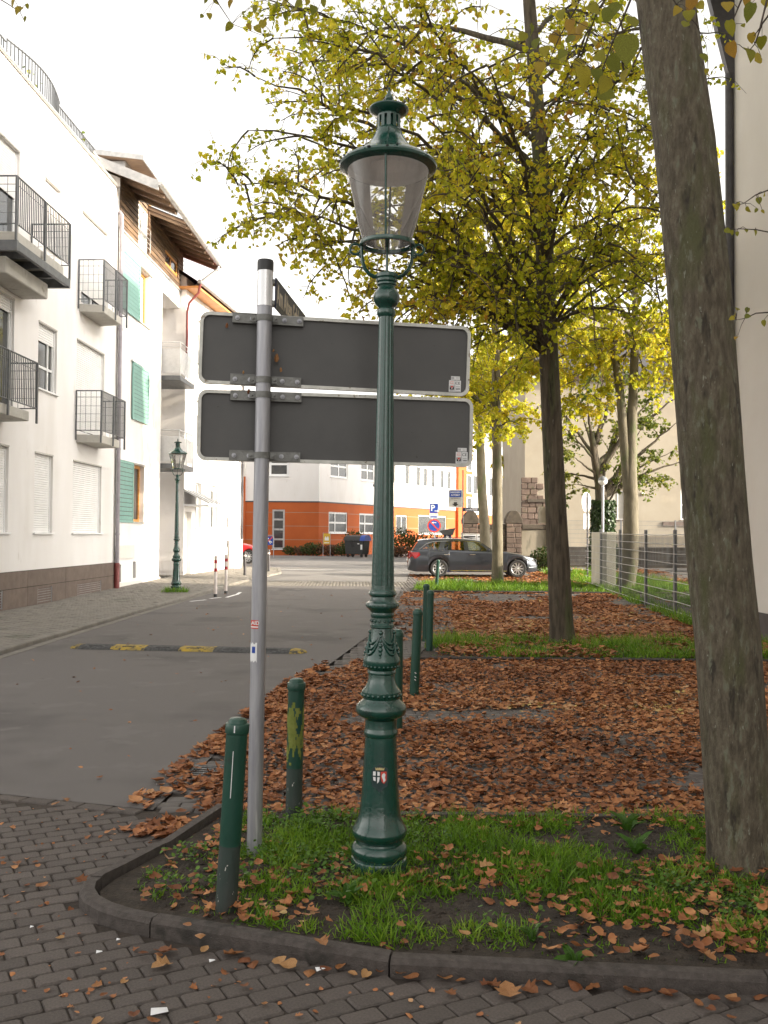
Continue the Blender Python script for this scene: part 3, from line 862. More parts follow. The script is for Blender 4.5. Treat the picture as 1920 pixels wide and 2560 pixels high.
    MB().lathe([(.118, 3.098), (.137, 3.098), (.140, 3.106), (.138, 3.118), (.127, 3.122), (.118, 3.118), (.118, 3.098)], n, caps=False).build('lantern_ring', g_, t, smooth=sm)
    MB().box((0, 0, 3.101), (.022, .236, .012)).build('ring_bar', g_, t)
    # glass body, four struts
    MB().lathe([(.122, 3.122), (.150, 3.22), (.180, 3.36), (.207, 3.485)], n, caps=False).build('lantern_glass', M['lampglass'], t, smooth=sm)
    if style == 'round':
        MB().lathe([(.105, 3.115), (.106, 3.165)], 32, caps=False).build('inner_glass', M['lampglass'], t, smooth=35)
    for i in range(4 if style == 'round' else 6):
        a = -math.pi / 2 - .06 + i * (math.pi / 2 if style == 'round' else math.pi / 3)
        if style == 'round' and i in (1, 3): continue
        if style != 'round': a = i * math.pi / 3
        mb = MB(); mb.tube([(.128 * math.cos(a), .128 * math.sin(a), 3.105), (.213 * math.cos(a), .213 * math.sin(a), 3.492)], .0065, 6)
        mb.build('strut', g_, t, smooth=50)
    rp = [(.205, 3.478), (.232, 3.485), (.243, 3.492), (.247, 3.503), (.240, 3.516), (.222, 3.526), (.205, 3.540), (.185, 3.552), (.160, 3.566), (.130, 3.586), (.100, 3.612), (.078, 3.64), (.066, 3.662), (.062, 3.676)]
    roof = MB().lathe(rp, n, caps=False).build('lantern_roof', g_, t, smooth=sm)
    if detail:
        mb = MB()
        for i in range(46):                         # ragged leaf-dirt and moss caught on the rim
            a = random.uniform(0, 6.28); r = random.uniform(.225, .246)
            mb.ball((r * math.cos(a), r * math.sin(a), 3.515 + random.uniform(-.006, .006)), random.uniform(.005, .011), 5, 4, .6)
        mb.build('rim_dirt', M['rubber'], roof, smooth=60)
        for i in range(4):
            a = -math.pi / 2 - .06 + i * math.pi / 2
            MB().tube([(r * math.cos(a), r * math.sin(a), z + .003) for r, z in rp[6:]], .006, 5).build('roof_rib', g_, roof, smooth=50)
    MB().lathe([(.204, 3.479), (.19, 3.50), (.12, 3.515), (.088, 3.516), (.085, 3.505), (.02, 3.506), (.001, 3.506)], n, caps=False).build('reflector', M['reflector'], t, smooth=sm)
    # chimney with slots, cap, finial
    mb = MB()
    mb.lathe([(.062, 3.674), (.064, 3.684), (.060, 3.69), (.058, 3.694)], 24, caps=False)
    for i in range(12):
        a = i * math.pi / 6
        mb.box((.056 * math.cos(a), .056 * math.sin(a), 3.722), (.006, .0175, .060), a)
    mb.lathe([(.059, 3.75), (.06, 3.756), (.058, 3.764)], 24, caps=False)
    mb.lathe([(.040, 3.68), (.040, 3.77)], 16, caps=False)
    mb.build('chimney', g_, t, smooth=35)
    MB().lathe([(.050, 3.758), (.066, 3.766), (.084, 3.774), (.098, 3.783), (.101, 3.79), (.098, 3.798), (.082, 3.806), (.060, 3.814), (.036, 3.822), (.018, 3.827), (.010, 3.832)], 32).build('cap', g_, t, smooth=35)
    MB().lathe([(.009, 3.828), (.011, 3.834), (.019, 3.84), (.0225, 3.85), (.019, 3.861), (.012, 3.87), (.008, 3.884), (.0045, 3.894), (.0075, 3.899), (.006, 3.905), (.001, 3.908)], 16).build('finial', g_, t, smooth=40)
    # crest of arms on the front
    def on(x, z, lift):
        r = .0935 - (z - .36) * .055 + lift
        a = -math.pi / 2 + x / .09
        return (r * math.cos(a), r * math.sin(a), z)
    cz_ = .472
    if detail:
        cr = MB()
        def shield(pts, a, b, m_, nm, par):
            mb = MB(); mb.prism(pts, a, b, lambda x, y, l: on(x - .002, cz_ + y, l)); return mb.build(nm, m_, par, smooth=40)
        S = .88
        out = [(0, .076), (.02, .06), (.044, .05), (.046, .02), (.047, -.02), (.04, -.048), (.02, -.058), (0, -.078), (-.02, -.058), (-.04, -.048), (-.047, -.02), (-.046, .02), (-.044, .05), (-.02, .06)]
        M['crestplate'] = mat('crest_plate_paint', (.01, .03, .03, 1), (.02, .05, .05, 1), 40, .35)
        crest = shield([(x * S, y * S) for x, y in out], -.004, .006, M['crestplate'], 'crest', t)
        for poly, m_ in (
            ([(-.036, .034), (-.022, .034), (-.022, .012), (-.036, .012)], 'white'), ([(-.013, .034), (.0, .032), (.0, .012), (-.013, .012)], 'white'),
            ([(-.036, .004), (-.022, .004), (-.022, -.018), (-.033, -.014)], 'white'), ([(-.013, .004), (0, .004), (-.004, -.02), (-.013, -.03)], 'white'),
            ([(.005, .034), (.036, .034), (.036, -.012), (.022, -.032), (.010, -.02), (.005, 0)], 'print_red'),):
            shield([(x * S, y * S) for x, y in poly], .006, .009, M[m_], 'field', crest)
        shield([(x * S, y * S) for x, y in ((.012, .02), (.022, .028), (.03, .018), (.026, .004), (.03, -.012), (.02, -.024), (.016, -.008), (.010, .008))], .009, .011, M['white'], 'charge', crest)
        crown = [(-.022, .042), (-.024, .056), (-.016, .049), (-.011, .058), (-.006, .05), (0, .059), (.006, .05), (.011, .058), (.016, .049), (.024, .056), (.022, .042)]
        shield([(x * S, y * S) for x, y in crown], .006, .01, M['gilt'], 'crown', crest)
    return t

pl = G(948, 2150)
l1 = lamp('street_lamp', 'tall dark green cast iron street lamp with round glass lantern standing in the foreground grass', (pl.x, 4.60, .03), rot=(0, R(.35), 0)); l1.scale = (.982,) * 3
pl = G(440, 1482)
l2 = lamp('street_lamp', 'small distant green street lamp with faceted lantern by the white houses', (pl.x, pl.y, pl.z + .06), style='hex', detail=False)
l2.scale = (1.08, 1.08, 1.07)

# grey dust caught on the base of the near lamp is in its paint; brown leaf stuck on its roof
# ------------------------------------------------------------------ sign post
SP = Vector((-.645, 4.80, .03))
post = thing('sign_post', 'grey galvanised post carrying two dark sign backs seen from behind', 'sign post', SP, rot=(0, R(.52), 0))
mb = MB(); mb.tube([(0, 0, -.1), (0, 0, 2.82)], .0385, 28)
pole = mb.build('pole', M['galv'], post, smooth=40)
MB().lathe([(.0405, 2.79), (.0405, 2.975)], 28).build('reflective_sleeve', M['sleeve'], post, smooth=40)
MB().lathe([(.042, 2.972), (.042, 3.018), (.039, 3.028), (.02, 3.03)], 28).build('cap', M['black'], post, smooth=40)
def rrect(w_, h, r, n=6):
    p = []
    for cx, cy, a0 in ((w_ / 2 - r, h / 2 - r, 0), (-w_ / 2 + r, h / 2 - r, 90), (-w_ / 2 + r, -h / 2 + r, 180), (w_ / 2 - r, -h / 2 + r, 270)):
        for i in range(n + 1):
            a = R(a0 + 90 * i / n); p.append((cx + r * math.cos(a), cy + r * math.sin(a)))
    return p
YAW = R(6)
def sign(zc, x0, wd, hh, tilt, sx, sz, nm):
    e = MB()
    out = rrect(wd, hh, .046); inn = rrect(wd - .034, hh - .034, .034)
    n = len(out)
    cx = x0 + wd / 2
    ct, s_t = math.cos(tilt), math.sin(tilt)
    def f3(x, z, d):                                # x along sign, z up, d depth (away from viewer)
        x2, z2 = x * ct - z * s_t, x * s_t + z * ct
        x2 += cx
        return (x2 * math.cos(YAW) - d * math.sin(YAW), .062 + x2 * math.sin(YAW) + d * math.cos(YAW), zc + z2)
    mb = MB(); mb.prism(inn, .016, .020, lambda x, y, l: f3(x, y, l))
    p = mb.build(nm, M['signback'], post)
    vs = [f3(x, z, 0) for x, z in out] + [f3(x, z, 0) for x, z in inn] + [f3(x, z, .024) for x, z in out] + [f3(x, z, .024) for x, z in inn]
    fs = []
    for i in range(n):
        j = (i + 1) % n
        fs += [(i, j, n + j, n + i), (i, 2 * n + i, 2 * n + j, j), (n + i, n + j, 3 * n + j, 3 * n + i), (2 * n + i, 3 * n + i, 3 * n + j, 2 * n + j)]
    MB().add(vs, fs).build('edge_frame', M['signedge'], p, smooth=40)
    # brackets and clamps
    for bz in (hh / 2 - .028, -hh / 2 + .028):
        mb = MB(); x0b = -cx
        mb.prism([(x0b - .175, bz - .024), (x0b + .19, bz - .024), (x0b + .19, bz + .024), (x0b - .175, bz + .024)], -.012, .012, lambda x, y, l: f3(x, y, l))
        mb.prism([(x0b - .175, bz + .024), (x0b - .05, bz + .024), (x0b - .05, bz + .028), (x0b - .175, bz + .028)], -.014, .012, lambda x, y, l: f3(x, y, l))
        br = mb.build('bracket', M['galv_dark'], p)
        for bx_ in (-.15, -.073, .093, .17):
            c_ = f3(x0b + bx_, bz, -.014)
            mb = MB(); mb.tube([c_, (c_[0], c_[1] - .004, c_[2])], .012, 14); mb.tube([c_, (c_[0], c_[1] - .012, c_[2])], .0075, 6); mb.tube([c_, (c_[0], c_[1] - .017, c_[2])], .004, 6)
            mb.build('bolt', M['galv'], br, smooth=30)
        zc_ = zc + bz
        mb = MB(); mb.lathe([(.0395, zc_ - .016), (.0425, zc_ - .016), (.0425, zc_ + .016), (.0395, zc_ + .016)], 28, caps=False)
        mb.box((-.055, .004, zc_), (.03, .006, .03)); mb.box((.055, .006, zc_), (.03, .006, .03))
        for q in (-.058, .058):
            mb.tube([(q, .004, zc_), (q, -.010, zc_)], .006, 6)
        mb.build('clamp', M['galv_dark'], br, smooth=30)
    # stickers
    def deco(x, z, wd_, h_, m_, lift, nm_, par):
        mb = MB(); mb.prism([(x - wd_ / 2, z - h_ / 2), (x + wd_ / 2, z - h_ / 2), (x + wd_ / 2, z + h_ / 2), (x - wd_ / 2, z + h_ / 2)], .016 - lift, .016 - lift - .0004, lambda a, b_, l: f3(a, b_, l))
        return mb.build(nm_, M[m_], par)
    X, Z = sx - cx, sz
    s1 = deco(X, Z, .064, .062, 'white', .0004, 'sticker', p)
    s2 = deco(X + .002, Z + .043, .048, .019, 'white', .0004, 'sticker', p)
    deco(X - .013, Z + .043, .016, .012, 'print_grey', .001, 'mark', s2)
    for q in (0, 1): deco(X + .013, Z + .0465 - .007 * q, .02 - .004 * q, .0022, 'print_grey', .001, 'mark', s2)
    deco(X, Z, .0016, .062, 'signback', .001, 'divider', s1)
    mb = MB(); mb.prism([(X - .028, Z + .003), (X - .028, Z - .02), (X - .004, Z - .02), (X - .004, Z + .003)], .0150, .0146, lambda a, b_, l: f3(a, b_, l)); mb.build('black_field', M['print_black'], s1)
    for k_, (m_, sh, lf) in enumerate((('white', .0, .0020), ('print_red', .0025, .0026))):
        mb = MB(); mb.prism([(X - .027 + sh, Z + .002 - sh * .6), (X - .005 - sh, Z + .002 - sh * .6), (X - .016, Z - .018 + sh * 1.7)], .016 - lf, .016 - lf - .0004, lambda a, b_, l: f3(a, b_, l)); mb.build('triangle', M[m_], s1)
    deco(X - .016, Z - .026, .024, .007, 'print_grey', .001, 'mark', s1)
    deco(X + .016, Z - .003, .022, .004, 'print_grey', .001, 'mark', s1)
    deco(X + .016, Z - .027, .026, .006, 'print_grey', .001, 'mark', s1)
    deco(X - .016, Z + .025, .02, .003, 'print_pink', .001, 'mark', s1)
    rt = (R(90), -tilt, YAW)
    text_part('RAL', .013, 'lettering', M['print_pink'], s1, f3(X - .016, Z + .014, .0145), rt, bold=.0003)
    text_part('C', .021, 'lettering', M['print_black'], s1, f3(X + .009, Z + .016, .0145), rt)
    text_part('\u20ac' if False else 'E', .021, 'lettering', M['print_black'], s1, f3(X + .022, Z + .016, .0145), rt)
    text_part('2009', .0115, 'lettering', M['print_black'], s1, f3(X + .016, Z - .015, .0145), rt, bold=.0002)
    return p
zt = lambda y: H + (1335 - y) * 4.83 / F - .03
sign((zt(777) + zt(958)) / 2 - .012, -.34, 1.42, .374, R(-1.05), 1.005, -.133, 'sign_panel')
sign((zt(972) + zt(1147)) / 2 - .008, -.34, 1.44, .366, R(-.15), 1.045, -.133, 'sign_panel')
# brown leaves caught behind the brackets
for (x, y, s_) in ((690, 905, .05), (682, 880, .02), (566, 820, .03), (702, 930, .028), (620, 985, .03), (608, 935, .02)):
    v, f = fan(OVAL, (1.8, .5), -.05)
    me = bpy.data.meshes.new('caught_leaf'); me.from_pydata([(a * s_ * .7, c * s_, b * s_) for a, b, c in v], [], f); me.materials.append(M['litter_o'])
    o = newobj('caught_leaf', me); q = P(x, y, 4.83)
    o.location = q; o.rotation_euler = (random.uniform(-.3, .1), random.uniform(-.3, .3), 0)
    tag(o, 'brown dry leaves stuck behind the brackets of the sign post', 'leaf', 'dry leaves caught on the sign post')
# street name plate pointing away
mb = MB(); mb.bx(.046, .054, .02, .86, 2.785, 2.945)
plate = mb.build('name_plate', M['navy'], post, bevel=.002)
plate.rotation_euler = (0, 0, R(-5.5))
mb = MB(); mb.bx(.0, .05, -.01, .06, 2.80, 2.82).bx(.0, .05, -.01, .06, 2.91, 2.93); mb.build('plate_bracket', M['galv_dark'], post)
text_part('Am Alten Schlo', .142, 'lettering', M['gold'], plate, (.0555, .035, 2.862), (R(90), 0, R(90)), align='LEFT', sx=.72, bold=.003)
# stickers wrapped on the pole
def pole_patch(z0, z1, a0, a1, m_, nm, lift=.0006, wob=0):
    mb = MB(); n = 8; vs = []; fs = []
    for i in range(n + 1):
        a = a0 + (a1 - a0) * i / n
        r = .0385 + lift
        w0 = wob * math.sin(i * 2.1); w1 = wob * math.cos(i * 1.7)
        vs += [(r * math.cos(a), r * math.sin(a), z0 + w0), (r * math.cos(a), r * math.sin(a), z1 + w1)]
    for i in range(n): fs.append((2 * i, 2 * i + 2, 2 * i + 3, 2 * i + 1))
    return mb.add(vs, fs).build(nm, m_, pole, smooth=60)
zz = lambda y: H + (1335 - y) * 4.80 / F - .03 - .01
pole_patch(zz(1564), zz(1543), R(-160), R(-85), M['print_red'], 'sticker')
pole_patch(zz(1561), zz(1558), R(-160), R(-86), M['white'], 'sticker_line', .0011)
o = text_part('AID', .026, 'lettering', M['white'], pole, (-.012, -.0405, zz(1550)), (R(90), 0, R(-14)), bold=.0006)
pole_patch(zz(1645), zz(1600), R(-165), R(-92), M['white'], 'sticker', .0006, .006)
pole_patch(zz(1624), zz(1608), R(-135), R(-105), M['print_blue'], 'sticker_print', .0012, .002)

# ------------------------------------------------------------------ bollards
BG = 'green bollards along the parking bays'
def bollard(label, loc, rot, h=.86, r=.046, moss=False, dirty=True):
    t = thing('bollard', label, 'bollard', loc, rot=rot, group=BG)
    MB().lathe([(r, -.1), (r, h - .30)] if not dirty else [(r, .3), (r, h - .062)], 28).build('tube', M['bollard'], t, smooth=40)
    if dirty: MB().lathe([(r, -.1), (r, .3)], 28).build('lower_tube', M['bollard_dirty'], t, smooth=40)
    else: MB().lathe([(r, h - .3), (r, h - .062)], 28).build('upper_tube', M['bollard'], t, smooth=40)
    MB().lathe([(r, h - .066), (r + .0045, h - .064), (r + .0055, h - .058), (r + .0055, h - .028), (r + .003, h - .023), (r - .004, h - .021), (r - .006, h - .014), (r - .012, h - .004), (r - .026, h + .001), (.001, h + .002)], 28).build('cap', M['bollard'], t, smooth=28)
    if moss:
        mb = MB(); vs = []; fs = []
        n, m_ = 22, 26
        for i in range(n + 1):
            z = .32 + .36 * i / n
            for j in range(m_ + 1):
                a = R(-172) + R(164) * j / m_
                vs.append(((r + .0016) * math.cos(a), (r + .0016) * math.sin(a), z))
        for i in range(n):
            for j in range(m_):
                u, v = j / m_, i / n
                q = vnoise([u * 9 + 3], [v * 6 + 5], 1.0, 5)[0] + .45 * vnoise([u * 22], [v * 17], 1.0, 8)[0]
                edge = 1 - abs(2 * v - 1) ** 2
                if q * (.55 + .5 * edge) > .62: fs.append((i * (m_ + 1) + j, i * (m_ + 1) + j + 1, (i + 1) * (m_ + 1) + j + 1, (i + 1) * (m_ + 1) + j))
        mb.add(vs, fs).build('moss_patch', M['moss'], t, smooth=60)
    return t
b1 = bollard('nearest green bollard, leaning right, in front of the grey sign post', (-.672, 4.10, .01), (0, R(3.0), 0), .845, .0465)
MB().box((-.004, -.0472, .61), (.003, .002, .2)).build('paint_scratch', M['white'], b1)
MB().box((-.004, -.0526, .805), (.005, .002, .03)).build('paint_scratch', M['white'], b1)
bollard('mossy dark bollard with yellow green algae between sign post and street lamp', (-.508, 5.45, .01), (0, R(.7), 0), .81, .0475, moss=True)
p = G(992, 1830); bollard('green bollard mostly hidden behind the foreground street lamp', (p.x, p.y, 0), (0, 0, 0), .86, .0475, dirty=False)
p = G(1035, 1742); b4 = bollard('tilted green bollard with white scratches on the leafy bay just right of the lamp', (p.x, p.y, 0), (0, R(2.3), 0), .9, .0475, dirty=False)
for dz in (.18, .21, .25): MB().box((.002, -.0482, dz), (.02, .002, .006), Matrix.Rotation(.5, 3, 'Y')).build('paint_scratch', M['white'], b4)
p = G(1073, 1632); bollard('nearer of the two overlapping green bollards beside the second grass strip', (p.x, p.y, .02), (0, R(1), 0), .86, .0475, dirty=False)
p = G(1063, 1602); bollard('farther of the two overlapping green bollards beside the second grass strip', (p.x, p.y, .02), (0, R(1), 0), .87, .0475, dirty=False)
p = G(1091, 1474); bollard('farthest, sunlit green bollard standing before the rear wheel of the grey car', (p.x, p.y, p.z), (0, R(3), 0), .88, .05, dirty=False)

# red and white posts, dark posts
def band_post(name, label, cat, loc, h, r, bands, m0, grp, top=None):
    t = thing(name, label, cat, loc, group=grp)
    MB().lathe([(r, -.05), (r, h - .01), (r * .8, h), (.001, h + .002)], 20).build('tube', m0, t, smooth=40)
    for z0, z1, m_ in bands:
        MB().lathe([(r + .0015, z0), (r + .0015, z1)], 20).build('band', m_, t, smooth=40)
    MB().lathe([(r + .006, -.02), (r + .006, .07), (r + .002, .075)], 20).build('foot', M['black'], t, smooth=40)
    return t
M['postred'] = mat('post_red_band', (.42, .02, .025, 1), None, 5, .4)
M['postwhite'] = mat('post_offwhite', (.68, .60, .56, 1), (.74, .66, .62, 1), 10, .5)
for (x, y, lab) in ((538.5, 1492, 'nearer, left one of two slim white posts with red bands on the road edge'), (564.5, 1484, 'farther, right one of two slim white posts with red bands on the road edge')):
    p = G(x, y)
    band_post('marker_post', lab, 'post', p, 1.06, .041, [(.95, 1.055, M['postwhite']), (.87, .955, M['postred']), (.65, .735, M['postred'])], M['postwhite'], 'red and white marker posts')
for (x, y, lab) in ((612, 1442, 'brown black post with white ring in front of the red car'), (671.5, 1432, 'brown black post with white ring just right of the sign post')):
    p = G(x, y)
    band_post('dark_post', lab, 'post', (p.x, p.y, p.z + .05), .86, .05, [(.68, .74, M['postwhite'])], M['pipe_dark'], 'dark posts at the street corner')

# ------------------------------------------------------------------ house building helpers
def xfb(mb, xf, *a, **k):
    if xf is not None: mb.v = [tuple(xf @ Vector(p)) for p in mb.v]
    return mb.build(*a, **k)

def frame_xf(o, rz):
    return Matrix.Translation(o) @ Matrix.Rotation(rz, 4, 'Z')

def window(par, u0, u1, z0, z1, depth=.14, down=0.0, cols=1, rows=1, fr='frame_w', gl='glass', sill=True, xf=None, w0=0.0, fw=.055, colfr=None, rowfr=None, fdeep=.05, sillm=None):
    x = w0 - depth + .012
    mb = MB()
    mb.bx(x, x + fdeep, u0, u0 + fw, z0, z1).bx(x, x + fdeep, u1 - fw, u1, z0, z1)
    mb.bx(x, x + fdeep, u0 + fw, u1 - fw, z0, z0 + fw).bx(x, x + fdeep, u0 + fw, u1 - fw, z1 - fw, z1)
    us = [u0 + (u1 - u0) * f for f in (colfr or [(i + 1) / cols for i in range(cols - 1)])]
    zs = [z0 + (z1 - z0) * f for f in (rowfr or [(i + 1) / rows for i in range(rows - 1)])]
    for u in us: mb.bx(x, x + fdeep - .004, u - fw * .5, u + fw * .5, z0 + fw, z1 - fw)
    for z in zs: mb.bx(x, x + fdeep - .008, u0 + fw, u1 - fw, z - fw * .5, z + fw * .5)
    w_ = xfb(mb, xf, 'window', M[fr], par)
    ue = [u0] + us + [u1]; ze = [z0] + zs + [z1]
    for a, b in zip(ue, ue[1:]):
        for c, d in zip(ze, ze[1:]):
            if down >= .99: continue
            mb = MB(); q = random.uniform(-.004, .004)
            mb.add([(x + .015 + q, a + .01, c + .01), (x + .015 - q, b - .01, c + .01), (x + .015, b - .01, d - .01), (x + .015, a + .01, d - .01)], [(0, 1, 2, 3)])
            xfb(mb, xf, 'pane', M[gl], w_)
    if down > 0:
        mb = MB(); zb = z1 - (z1 - z0) * down
        n = max(2, int((z1 - zb) / .052)); h = (z1 - zb) / n
        for i in range(n):
            za = zb + i * h; xs = x + fdeep + .004
            mb.add([(xs, u0 + .03, za), (xs, u1 - .03, za), (xs + .012, u1 - .03, za + h * .35), (xs + .012, u0 + .03, za + h * .35), (xs + .009, u1 - .03, za + h * .85), (xs + .009, u0 + .03, za + h * .85), (xs, u1 - .03, za + h), (xs, u0 + .03, za + h)],
                   [(0, 1, 2, 3), (3, 2, 4, 5), (5, 4, 6, 7)])
        xfb(mb, xf, 'roller_shutter', M['shutter_w'], w_)
        for ua, ub in ((u0, u0 + .03), (u1 - .03, u1)):
            mb = MB(); mb.bx(x + fdeep, x + fdeep + .03, ua, ub, z0, z1); xfb(mb, xf, 'shutter_rail', M['frame_w'], w_)
    if sill:
        mb = MB(); mb.bx(x + fdeep, w0 + .06, u0 - .05, u1 + .05, z0 - .035, z0 + .006); xfb(mb, xf, 'sill', M[sillm or 'frame_w'], w_, bevel=.006)
    return w_

def balcony(par, u0, u1, p, zf, ztop, chamfer=0.0, steel=False, gap=.085):
    ins = .06
    poly = [(0, u0 + .1), (p - ins, u0 + .1 + chamfer), (p - ins, u1 - .1 - chamfer), (0, u1 - .1)]
    mb = MB(); mb.prism(poly, zf - .20, zf)
    sl = mb.build('balcony', M['concrete'], par, bevel=.012)
    r = .012
    path = [(0.02, u0), (p, u0), (p, u1), (.02, u1)]
    mb = MB()
    for z in (ztop, zf + .09): mb.tube([(a, b, z) for a, b in path], .017 if z == ztop else .013, 6)
    mb.tube([(a, b, ztop - .16) for a, b in path], .007, 5)
    n = max(2, int((u1 - u0) / gap))
    for i in range(n + 1):
        u = u0 + (u1 - u0) * i / n
        big = i in (0, n, n // 2)
        if big: mb.box((p, u, (zf - .22 + ztop) / 2), (.035, .05, ztop - zf + .22))
        else: mb.box((p, u, (zf + .09 + ztop) / 2), (.012, .026, ztop - zf - .09))
    for uu in (u0, u1):
        for i in range(1, 5): mb.tube([(p * i / 5, uu, zf + .09), (p * i / 5, uu, ztop)], .005, 4)
        mb.box((.03, uu, (zf - .15 + ztop) / 2), (.03, .03, ztop - zf + .15))
        for z in (.3, .5, .7): mb.tube([(0, uu, zf + z), (p, uu, zf + z)], .004, 4)
    mb.build('railing', M['rail'], sl)
    if steel:
        mb = MB(); mb.bx(.05, p + .02, u0, u0 + .08, zf - .42, zf - .22).bx(.05, p + .02, u1 - .08, u1, zf - .42, zf - .22).bx(p - .06, p + .02, u0 + .08, u1 - .08, zf - .40, zf - .24)
        for i in range(3): mb.bx(.05, p - .06, u0 + (u1 - u0) * (i + 1) / 4 - .04, u0 + (u1 - u0) * (i + 1) / 4 + .04, zf - .38, zf - .24)
        mb.build('steel_beam', M['rail'], sl)
        mb = MB(); mb.bx(0, p * .62, u0 + .35, u1 - .35, zf - .75, zf - .42); mb.build('console', M['concrete'], sl, bevel=.02)
    return sl

# ------------------------------------------------------------------ left: white apartment house
A31 = -math.atan(.031)
h1 = thing('apartment_house', 'large white rendered apartment house with balconies, roller shutters and brown plinth on the left', 'house', (-7.84, 19.2, 0), A31)
UE = 7.36; ZT = 11.42
wins = [(-5.2, -3.1, 1.65, 3.44, 1), (-1.2, .36, 1.65, 3.44, 1), (1.7, 2.77, 1.65, 3.44, 1), (4.07, 6.2, 1.65, 3.44, 1),
        (1.8, 2.9, 4.9, 6.4, .26), (4.2, 6.3, 4.2, 6.5, .97), (-1.7, .52, 4.2, 6.55, .12), (-1.9, .66, 7.5, 9.75, .45), (2.05, 3.0, 8.2, 9.77, 1), (4.45, 6.45, 7.5, 9.85, .86), (-5.5, -4.2, 4.9, 6.4, .3), (-5.5, -4.2, 8.2, 9.7, .3)]
cell = [(-.55, .1, .08, .46), (1.9, 2.75, .02, .41), (4.4, 6.2, .02, .38)]
mb = holed(MB(), -7.5, UE, .83, ZT, [w_[:4] for w_ in wins], .15)
mb.bx(-9, -.2, -7.5, UE, ZT - .3, ZT)                       # flat roof slab
mb.add([(0, UE, -.5), (-9, UE, -.5), (-9, UE, ZT), (0, UE, ZT)], [(0, 1, 2, 3)])
mb.add([(0, -7.5, -.5), (-9, -7.5, -.5), (-9, -7.5, ZT), (0, -7.5, ZT)], [(3, 2, 1, 0)])
mb.add([(-9, -7.5, -.5), (-9, UE, -.5), (-9, UE, ZT), (-9, -7.5, ZT)], [(3, 2, 1, 0)])
mb.build('wall', M['render_w'], h1)
for i, w_ in enumerate(wins):
    door = w_[2] in (4.2, 7.5)
    window(h1, *w_[:4], depth=.15, down=w_[4], cols=2 if door or w_[1] - w_[0] > 1.3 else 1, rowfr=[.36] if i == 4 else None, sill=not door, colfr=[.72] if i == 4 else None)
    mb = MB(); mb.bx(-.01, .012, w_[0], w_[1], w_[3] - .005, w_[3] + .03); mb.build('lintel_strip', M['concrete'], h1)
# plinth of brown tiles with cellar openings
mb = holed(MB(), -7.5, UE, -.4, .829, cell, .12, .015); mb.build('plinth', M['joint'], h1)
pl_cols = [-7.5, -5.2, -2.9, -.62, 1.35, 3.6, UE - .0]
for a, b in zip(pl_cols, pl_cols[1:]):
    hs_ = [c for c in cell if c[0] < b and c[1] > a]
    mb = holed(MB(), a + .006, b - .006, -.4, .46 if hs_ else .82, [(max(c[0], a + .01), min(c[1], b - .01), c[2], c[3]) for c in hs_], .02, .035)
    if hs_: mb.bx(.016, .036, a + .006, b - .006, .472, .822)
    mb.build('tile', M['brown_tile'], h1)
for a, b, c, d in cell:
    mb = MB(); mb.bx(-.10, -.085, a, b, c, d); gr = mb.build('cellar_window', M['glass'], h1)
    mb = MB(); n = 7
    for i in range(n): mb.box((.0, (a + b) / 2, c + (d - c) * (i + .5) / n), (.04, b - a, .012), Matrix.Rotation(.7, 3, 'Y'))
    mb.bx(-.02, .03, a, a + .02, c, d).bx(-.02, .03, b - .02, b, c, d); mb.build('louvre', M['galv'], gr)
# coping and roof terrace railing
MB().bx(-.12, .07, -7.5, UE - .12, ZT + .002, ZT + .06).build('coping', M['zinc'], h1, bevel=.01)
def rail_run(pts, h):
    mb = MB()
    mb.tube([(x, y, ZT + h) for x, y in pts], .018, 6); mb.tube([(x, y, ZT + .12) for x, y in pts], .012, 5)
    for (x0, y0), (x1, y1) in zip(pts, pts[1:]):
        d = math.hypot(x1 - x0, y1 - y0); n = max(1, round(d / .11))
        for i in range(n):
            t = i / n; mb.box((x0 + (x1 - x0) * t, y0 + (y1 - y0) * t, ZT + h / 2 + .05), (.022, .014, h - .05))
    return mb.build('terrace_railing', M['rail'], h1)
rail_run([(-.5, -7), (-.5, 1.0)], .92)
rail_run([(-.48, 1.02)] + [(-.48 + .24 * math.sin(math.pi * i / 12), 1.02 + 3.05 * i / 12) for i in range(1, 12)] + [(-.48, 4.07)], .98)
rail_run([(-.5, 4.09), (-.5, 6.75)], .92)
mb = MB(); mb.bx(-3, -.5, 6.55, UE, ZT, ZT + .75).bx(-2.5, -.9, 7.0, UE + .4, ZT, ZT + .55); mb.build('roof_wall', M['render_w'], h1)
MB().bx(-3.05, -.45, 6.5, UE + .05, ZT + .752, ZT + .80).build('coping', M['zinc'], h1)
balcony(h1, 4.15, 6.05, .66, 4.12, 5.2, .14); balcony(h1, 4.2, 6.1, .66, 7.42, 8.5, .14)
balcony(h1, -2.6, .15, .66, 4.12, 5.15, .14); balcony(h1, -1.5, 1.28, .88, 7.42, 8.42, .1, steel=True)
